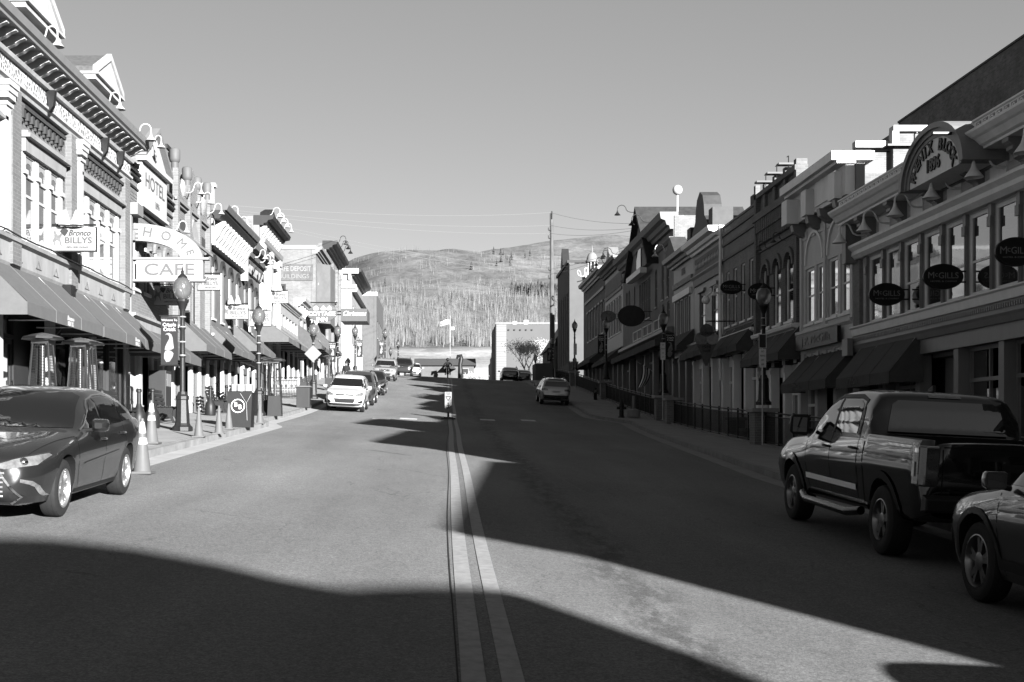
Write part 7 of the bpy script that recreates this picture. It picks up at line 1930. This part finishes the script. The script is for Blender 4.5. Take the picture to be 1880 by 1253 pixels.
for sy in (1, -1):
    for ax in (1.85, -1.85):                                   # flared arches
        c.seam([(ax + .53 * math.cos(R(a)), .418 + .53 * math.sin(R(a))) for a in range(-8, 189, 14)], 1, sy, 'wheel_arch_flare', c.pm, .09, .016, both=False)
    c.part(LMB().tube([(1.25, sy * .98, .45), (.9, sy * 1.04, .4), (-.85, sy * 1.04, .4), (-1.2, sy * .98, .45)], .055, 10), 'running_board', mat('steel_tube', .035, .25, metal=1, var=0), smooth=60)
    c.part(LMB().prism([(-3.045, sy * .79), (-3.045, sy * .94), (-3.0, sy * 1.0), (-2.9, sy * 1.018), (-2.84, sy * 1.02), (-2.84, sy * .9), (-2.95, sy * .79)], 2, .9, 1.34), 'tail_light', LENSD, bevel=.02); c.part(LMB().box(-2.93, -2.86, sy * 1.005, sy * 1.026, 1.0, 1.16), 'reversing_light', LENS)
c.handle(.26, 1.17, PLAST); c.handle(-.82, 1.2, PLAST); c.mirror(1.05, 1.38, PLAST, (.12, .27, .3))
c.part(LMB().prism([(-3.0, .62), (-3.16, .64), (-3.16, .78), (-3.02, .82)], 1, -.96, .96), 'rear_bumper', PLAST, bevel=.02); c.seam([(-.74, 1.33), (.74, 1.33)], 0, -1, 'tailgate_gap', both=False); c.seam([(-.74, .86), (.74, .86)], 0, -1, 'tailgate_gap', both=False); c.seam([(.75, 1.37), (.75, .82)], 0, -1, 'tailgate_gap', both=True)
c.decal([(-.2, 1.9), (.2, 1.9), (.2, 1.862), (-.2, 1.862)], 0, -1, 'brake_light', LENS, .012); c.part(LMB().prism([(-.55, 1.95), (-.75, 1.95), (-.74, 2.03)], 1, -.02, .02), 'fin_aerial', PLAST)
c.decal([(-.12, 1.18), (.12, 1.18), (.12, 1.1), (-.12, 1.1)], 0, -1, 'tailgate_handle', PLAST, .012); c.decal([(-.3, .8), (.3, .8), (.3, .66), (-.3, .66)], 0, -1, 'number_plate', PLATE, .2) if False else None
c.part(LMB().box(-3.17, -3.165, -.17, .17, .65, .77), 'number_plate', PLATE)
# ---------- crossovers
SUV = dict(w=1.92, wr=.37, arch=.43, axles=(1.4, -1.4), tumble=.3, rim=.25,
    top=[(2.38, .6), (2.36, .82), (2.28, .92), (1.9, 1.02), (1.4, 1.09), (1.08, 1.14), (.45, 1.55), (.1, 1.67), (-.5, 1.73), (-1.4, 1.71), (-1.9, 1.64), (-2.1, 1.56), (-2.36, 1.18), (-2.42, 1.05), (-2.45, .7)],
    belt=[(2.38, .56), (2.28, .78), (1.9, .9), (1.4, .98), (.9, 1.06), (-1.0, 1.13), (-2.0, 1.18), (-2.35, 1.12), (-2.45, .68)],
    hw=[(2.38, .55), (2.34, .72), (2.2, .84), (1.9, .93), (1.5, .96), (-1.7, .96), (-2.1, .92), (-2.35, .84), (-2.45, .74)],
    bot=[(2.38, .35), (2.1, .24), (-1.9, .26), (-2.45, .45)])
def dress_suv(c, k=1.0, rails=True, grille='suv', rear=True):
    """glass, lamps and trim for a crossover body; k scales heights"""
    z = lambda v: v * k
    c.decal([(-.8, z(1.2)), (.8, z(1.2)), (.66, z(1.56)), (-.66, z(1.56))], 0, 1, 'windshield', CARGLASS, .006); c.decal([(-.72, z(1.22)), (.72, z(1.22)), (.6, z(1.54)), (-.6, z(1.54))], 0, -1, 'rear_window', CARGLASS, .006)
    c.decal([(.92, z(1.12)), (.42, z(1.44)), (.2, z(1.54)), (.0, z(1.56)), (-.02, z(1.14))], 1, 1, 'side_window', CARGLASS, .006, both=True); c.decal([(-.09, z(1.14)), (-.07, z(1.57)), (-.9, z(1.58)), (-.98, z(1.18))], 1, 1, 'side_window', CARGLASS, .006, both=True); c.decal([(-1.06, z(1.19)), (-.98, z(1.57)), (-1.6, z(1.55)), (-1.8, z(1.24))], 1, 1, 'quarter_window', CARGLASS, .006, both=True)
    c.seam([(1.0, z(1.09)), (.4, z(1.48)), (0, z(1.6)), (-.9, z(1.62)), (-1.65, z(1.59))], 1, 1, 'window_trim', CHROME, .016, .01)
    c.seam([(.98, z(1.04)), (.94, .6), (.86, .32)], 1, 1); c.seam([(-.05, z(1.12)), (-.06, .6), (-.08, .32)], 1, 1); c.seam([(-1.05, z(1.14)), (-1.15, .8), (-1.0, .6), (-.95, .34)], 1, 1)
    c.seam([(.95, .42), (-.95, .42)], 1, 1, 'sill_cladding', PLAST, .1, .01)
    c.handle(.05, z(.99)); c.handle(-.92, z(1.02)); c.mirror(.8, z(1.12))
    for sy in (1, -1):
        for ax in c.S['axles']:
            r_ = c.S['arch'] + .035; c.seam([(ax + r_ * math.cos(R(a)), c.S['wr'] * 1.02 + r_ * math.sin(R(a))) for a in range(-10, 191, 16)], 1, sy, 'wheel_arch_trim', PLAST, .06, .01, both=False)
        h = c.decal([(sy * .84, z(.9)), (sy * .78, z(.95)), (sy * .5, z(.86)), (sy * .5, z(.78)), (sy * .8, z(.8))], 0, 1, 'headlight', LENS, .01)
        c.decal([(sy * .62, .52), (sy * .8, .58), (sy * .8, .44), (sy * .62, .44)], 0, 1, 'fog_light', PLAST, .01)
        c.decal([(sy * .86, z(1.1)), (sy * .5, z(1.06)), (sy * .5, z(.96)), (sy * .84, z(.93))], 0, -1, 'tail_light', LENSD, .012)
    c.decal([(-.42, z(.86)), (.42, z(.86)), (.4, z(.79)), (-.4, z(.79))], 0, 1, 'grille', PLAST, .01); c.decal([(-.5, .64), (.5, .64), (.42, .44), (-.42, .44)], 0, 1, 'lower_grille', PLAST, .01); c.bars(.38, (z(.825),), 0, 'grille_bar', CHROME, .018)
    c.decal([(-.78, .42), (.78, .42), (.7, .34), (-.7, .34)], 0, 1, 'bumper_lip', PLAST, .012); c.decal([(-.76, .62), (.76, .62), (.72, .42), (-.72, .42)], 0, -1, 'bumper_lip', PLAST, .012)
    p = c.decal([(-.24, z(.95)), (.24, z(.95)), (.24, z(.84)), (-.24, z(.84))], 0, -1, 'number_plate', PLATE, .016)
    c.part(LMB().sphere(tuple(c.hit((6, 0, z(.825)), (-1, 0, 0))[0]), .045, 12, 8), 'front_emblem', CHROME, smooth=60)
    if rails:
        for sy in (1, -1): c.part(LMB().tube([(.2, sy * .62, z(1.66)), (.1, sy * .6, z(1.76)), (-1.3, sy * .6, z(1.77)), (-1.5, sy * .62, z(1.7))], .02, 8), 'roof_rail', PLAST, smooth=60)
c = Car('crossover', 'dark grey crossover at the right edge, parked behind the black pickup', 'car', 1, Z(5.8, 10.05), dict(SUV, rimmat=DALLOY, spokes=5), paint('dark_grey_car_paint', .01)); dress_suv(c)
ESC = dict(SUV, w=1.84, wr=.35, arch=.41, axles=(1.34, -1.34), hw=shift(SUV['hw'], kz=.958, kx=.95), top=shift(SUV['top'], kx=.95, kz=.975), belt=shift(SUV['belt'], kx=.95), bot=shift(SUV['bot'], kx=.95))
c = Car('crossover', 'white crossover facing the camera, first of the left-hand parked cars', 'car', -1, Z(-4.62, 59.6), ESC, paint('white_car_paint', .3, 0, .3)); dress_suv(c, .975, False)
VAN = dict(SUV, w=1.97, axles=(1.5, -1.5), top=[(2.5, .6), (2.45, .85), (2.3, .95), (1.9, 1.06), (1.5, 1.15), (.6, 1.62), (.2, 1.73), (-.6, 1.76), (-1.9, 1.73), (-2.3, 1.62), (-2.52, 1.1), (-2.56, .7)], belt=shift(SUV['belt'], kx=1.05), hw=shift(SUV['hw'], kx=1.05, kz=1.02), bot=shift(SUV['bot'], kx=1.06))
c = Car('minivan', 'grey minivan parked behind the white crossover', 'car', -1, Z(-4.62, 66.6), VAN, paint('silver_grey_paint', .022)); dress_suv(c, 1.0)
c = Car('sedan', 'dark car with bright wheels parked behind the grey minivan', 'car', -1, Z(-4.55, 78.5), SEDAN, paint('black_sedan_paint', .004)); dress_sedan(c)
JEEP = dict(w=1.87, wr=.38, arch=.44, axles=(1.35, -1.35), tumble=.14, rim=.22,
    top=[(2.2, .75), (2.18, 1.0), (2.1, 1.06), (1.6, 1.12), (.95, 1.15), (.55, 1.68), (.2, 1.76), (-1.6, 1.77), (-2.1, 1.72), (-2.22, 1.1), (-2.25, .75)], belt=[(2.2, .7), (2.1, .96), (1.0, 1.05), (-2.1, 1.1), (-2.25, .72)],
    hw=[(2.2, .82), (2.12, .9), (1.9, .935), (-2.0, .935), (-2.25, .88)], bot=[(2.2, .42), (1.9, .34), (-1.9, .36), (-2.25, .46)])
c = Car('jeep', 'pale boxy off-roader with a slotted grille, fourth of the left-hand parked cars', 'car', -1, Z(-4.75, 100.5), JEEP, paint('pale_silver_paint', .08, 0)); dress_suv(c, 1.02)
for i in range(7): y = -.36 + i * .12; c.decal([(y - .03, .98), (y + .03, .98), (y + .03, .8), (y - .03, .8)], 0, 1, 'grille_slot', SEAM, .02)
c = Car('crossover', 'dark crossover on the crest left of the flagpole', 'car', -1, Z(-3.95, 120.0), SUV, paint('dark_suv_paint', .006)); dress_suv(c)
c = Car('crossover', 'small white car beyond the dark crossover on the crest', 'car', -1, Z(-3.3, 131.0), ESC, c.pm if False else paint('far_white_paint', .3, 0)); dress_suv(c, .975)
WAG = dict(SUV, w=1.84, wr=.35, arch=.41, axles=(1.37, -1.37), top=[(2.36, .6), (2.32, .8), (2.2, .88), (1.5, 1.0), (1.05, 1.06), (.3, 1.46), (-.1, 1.56), (-.7, 1.6), (-1.7, 1.57), (-2.05, 1.48), (-2.34, 1.14), (-2.4, .98), (-2.44, .6)], belt=shift(SUV['belt'], dz=-.06), hw=shift(SUV['hw'], kz=.955))
c = Car('estate_car', 'silver wagon seen from behind, alone at the right kerb', 'car', 1, Z(6.75, 77.6), WAG, paint('silver_paint', .16)); dress_suv(c, .93)
c.decal([(-.5, 1.62), (.5, 1.62), (.5, 1.56), (-.5, 1.56)], 0, -1, 'roof_spoiler', c.pm, .03)
c = Car('sedan', 'black car on the crest at the right, before the beige block', 'car', 1, Z(6.6, 126.0), SEDAN, paint('black_sedan_paint2', .004)); dress_sedan(c)
c = Car('sedan', 'black car farther right on the crest, half hidden by the low wall', 'car', 1, Z(8.2, 131.0), SEDAN, paint('black_sedan_paint3', .006)); dress_sedan(c)
c = Car('crossover', 'parked dark crossover outside the lower right corner of the view', 'car', 1, Z(6.0, 3.7), SUV, paint('dark_sedan_paint', .008)); dress_suv(c, 1.0, False)

# ================================================================== people
def skin_body(name, joints, bones, parent_loc, label, mats, zones, rotz=0, extra=None):
    """one continuous skinned body; zones colours it by height"""
    names = list(joints); me = bpy.data.meshes.new('p')
    me.from_pydata([joints[n][0] for n in names], [(names.index(a), names.index(b)) for a, b in bones], [])
    o = bpy.data.objects.new('p', me); COL.objects.link(o)
    md = o.modifiers.new('s', 'SKIN'); sv = me.skin_vertices[0].data
    for i, n in enumerate(names): r = joints[n][1]; sv[i].radius = (r, r) if not isinstance(r, tuple) else r
    sv[0].use_root = True
    sb = o.modifiers.new('u', 'SUBSURF'); sb.levels = 1; sb.render_levels = 1
    bpy.context.view_layer.update()
    nm = bpy.data.meshes.new_from_object(o.evaluated_get(bpy.context.evaluated_depsgraph_get())); bpy.data.objects.remove(o)
    b = bpy.data.objects.new(name, nm); COL.objects.link(b); b.location = parent_loc; b.rotation_euler = (0, 0, rotz)
    nm.materials.clear()
    for m in mats: nm.materials.append(m)
    for p in nm.polygons: p.use_smooth = True; p.material_index = zones(p.center)
    tag(b, label, 'person'); return b
SKINM = mat('skin', .06, .6, var=.05); JACK = mat('dark_jacket', .005, .8, var=.2); TROU = mat('dark_trousers', .012, .8, var=.2); HAIR = mat('dark_hair', .006, .6, var=.1); SHOE = mat('shoe_leather', .006, .5, var=.1)
def add_head(b, z, y=0, x=0, hair=True, helmet=False):
    m = LMB()
    if helmet: m.sphere((x, y, z + .13), .15, 16, 12); m.build('helmet', BLACK, b, smooth=60); return
    m = LMB(); m.lathe([(.001, .245), (.06, .235), (.095, .19), (.104, .13), (.1, .09)], (x, y + .012, z), 14); m.build('hair', HAIR, b, smooth=60)
    m = LMB(); m.prism([(y - .1, z + .1), (y - .125, z + .07), (y - .1, z + .06)], 0, x - .015, x + .015); m.build('nose', SKINM, b)
    for sx in (-1, 1): m = LMB(); m.sphere((x + sx * .035, y - .088, z + .115), .011, 8, 6); m.build('eye', BLACK, b); m = LMB(); m.sphere((x + sx * .098, y, z + .09), .022, 8, 6); m.build('ear', SKINM, b)
    m = LMB(); m.tube([(x - .025, y - .094, z + .035), (x + .025, y - .094, z + .035)], .006, 5); m.build('mouth', BLACK, b)
def standing(px, Y, label, rotz=0, X=None, low=0):
    X = (px - PX) * Y / FPX if X is None else X
    J = {'pelvis': ((0, 0, .95), (.15, .11)), 'waist': ((0, 0, 1.1), (.135, .1)), 'chest': ((0, 0, 1.32), (.165, .11)), 'neck': ((0, -.01, 1.5), .055), 'jaw': ((0, -.03, 1.57), .075), 'head': ((0, -.01, 1.66), .095),
         'sl': ((.18, 0, 1.42), .07), 'el': ((.25, .03, 1.15), .05), 'wl': ((.26, -.1, .92), .036), 'hl': ((.26, -.14, .84), .035), 'sr': ((-.18, 0, 1.42), .07), 'er': ((-.25, .02, 1.15), .05), 'wr': ((-.27, -.12, .92), .036), 'hr': ((-.27, -.16, .84), .035),
         'tl': ((.1, 0, .86), .09), 'kl': ((.11, -.03, .5), .062), 'al': ((.11, .02, .1), .042), 'fl': ((.12, -.16, .04), .04), 'tr': ((-.1, 0, .86), .09), 'kr': ((-.12, .02, .5), .062), 'ar': ((-.13, .08, .1), .042), 'fr': ((-.14, -.1, .04), .04)}
    Bn = [('pelvis', 'waist'), ('waist', 'chest'), ('chest', 'neck'), ('neck', 'jaw'), ('jaw', 'head'), ('chest', 'sl'), ('sl', 'el'), ('el', 'wl'), ('wl', 'hl'), ('chest', 'sr'), ('sr', 'er'), ('er', 'wr'), ('wr', 'hr'), ('pelvis', 'tl'), ('tl', 'kl'), ('kl', 'al'), ('al', 'fl'), ('pelvis', 'tr'), ('tr', 'kr'), ('kr', 'ar'), ('ar', 'fr')]
    for s_, sx in (('l', 1), ('r', -1)):
        h = J['h' + s_][0]
        for k, (dx, L) in enumerate(((-.025, .075), (-.008, .09), (.009, .085), (.024, .065))):
            J['f%d%s' % (k, s_)] = ((h[0] + dx * .6, h[1] - .02, h[2] - .04), .01); J['t%d%s' % (k, s_)] = ((h[0] + dx * .7, h[1] - .025 + .01 * k, h[2] - .04 - L), .008)
            Bn += [('h' + s_, 'f%d%s' % (k, s_)), ('f%d%s' % (k, s_), 't%d%s' % (k, s_))]
        J['th' + s_] = ((h[0] - sx * .03, h[1] - .04, h[2] - .03), .01); Bn.append(('h' + s_, 'th' + s_))
    def zone(c):
        if c.z > 1.5 or (c.z < .9 and abs(c.x) > .19): return 0
        return 1 if c.z > .88 else (2 if c.z > .1 else 3)
    b = skin_body('person', J, Bn, (X, Y, side_z(X, Y) - low), label, (SKINM, JACK, TROU, SHOE), zone, rotz); add_head(b, 1.57)
    return b
standing(636, 80.5, 'person in dark jacket standing on the left walk beyond the parked cars')
standing(1093, 82.0, 'person in dark clothes standing behind the right railing near the small oval sign', 1.2, X=None, low=LOWER)
# motorcycle and rider on the crest
X, Y = .35, 115.0; z = gz(X, Y)
t = thing('motorcycle', 'dark motorcycle coming over the crest on the centre line', 'motorcycle', (X, Y, z))
for dy in (-.75, .75):
    w_ = MB().lathe([(.2, -.06), (.31, -.06), (.33, 0), (.31, .06), (.2, .06)], (X, Y + dy, z + .33), 24, axis=0, cap=False).build('wheel', TYRE, t, smooth=40); m = MB()
    for k in range(6): a = math.pi * k / 6; m.tube([(X, Y + dy + .22 * math.cos(a), z + .33 + .22 * math.sin(a)), (X, Y + dy - .22 * math.cos(a), z + .33 - .22 * math.sin(a))], .012, 5)
    m.build('spokes', ALLOY, w_)
MB().tube([(X, Y - .2, z + .8), (X, Y + .2, z + .85), (X, Y + .45, z + .72), (X, Y + .95, z + .7)], [.14, .17, .14, .08], 12).build('tank_and_seat', BLACK, t, smooth=60); MB().box(X - .14, X + .14, Y - .25, Y + .25, z + .3, z + .66).build('engine', GALV, t, bevel=.04)
m = MB(); m.tube([(X - .09, Y - .75, z + .33), (X - .09, Y - .45, z + .95)], .028, 8).tube([(X + .09, Y - .75, z + .33), (X + .09, Y - .45, z + .95)], .028, 8); m.build('fork', CHROME, t); MB().tube([(X - .4, Y - .3, z + 1.08), (X - .15, Y - .42, z + 1.0), (X + .15, Y - .42, z + 1.0), (X + .4, Y - .3, z + 1.08)], .018, 8).build('handlebar', BLACK, t)
MB().sphere((X, Y - .55, z + .88), .1, 12, 8).build('headlight', LENS, t, smooth=60); MB().prism([(-.3, .9), (.3, .9), (.22, 1.25), (-.22, 1.25)], 1, -.02, .0) if False else None
J = {'pelvis': ((0, .35, .9), (.16, .13)), 'waist': ((0, .3, 1.08), (.15, .12)), 'chest': ((0, .16, 1.32), (.18, .13)), 'neck': ((0, .1, 1.48), .06), 'jaw': ((0, .06, 1.55), .08), 'head': ((0, .06, 1.64), .1),
     'sl': ((.2, .14, 1.4), .075), 'el': ((.34, -.05, 1.2), .055), 'wl': ((.36, -.26, 1.1), .042), 'hl': ((.36, -.34, 1.08), .045), 'sr': ((-.2, .14, 1.4), .075), 'er': ((-.34, -.05, 1.2), .055), 'wr': ((-.36, -.26, 1.1), .042), 'hr': ((-.36, -.34, 1.08), .045),
     'tl': ((.14, .3, .86), .1), 'kl': ((.24, -.12, .74), .075), 'al': ((.22, .1, .3), .05), 'fl': ((.22, -.08, .24), .045), 'tr': ((-.14, .3, .86), .1), 'kr': ((-.24, -.12, .74), .075), 'ar': ((-.22, .1, .3), .05), 'fr': ((-.22, -.08, .24), .045)}
Bn = [('pelvis', 'waist'), ('waist', 'chest'), ('chest', 'neck'), ('neck', 'jaw'), ('jaw', 'head'), ('chest', 'sl'), ('sl', 'el'), ('el', 'wl'), ('wl', 'hl'), ('chest', 'sr'), ('sr', 'er'), ('er', 'wr'), ('wr', 'hr'), ('pelvis', 'tl'), ('tl', 'kl'), ('kl', 'al'), ('al', 'fl'), ('pelvis', 'tr'), ('tr', 'kr'), ('kr', 'ar'), ('ar', 'fr')]
b = skin_body('person', J, Bn, (X, Y, z), 'rider in dark clothes and helmet on the motorcycle at the crest', (SKINM, JACK, TROU, SHOE), lambda c: 0 if c.z > 1.52 else (1 if c.z > .95 else (2 if c.z > .3 else 3))); add_head(b, 1.55, .05, 0, helmet=True)
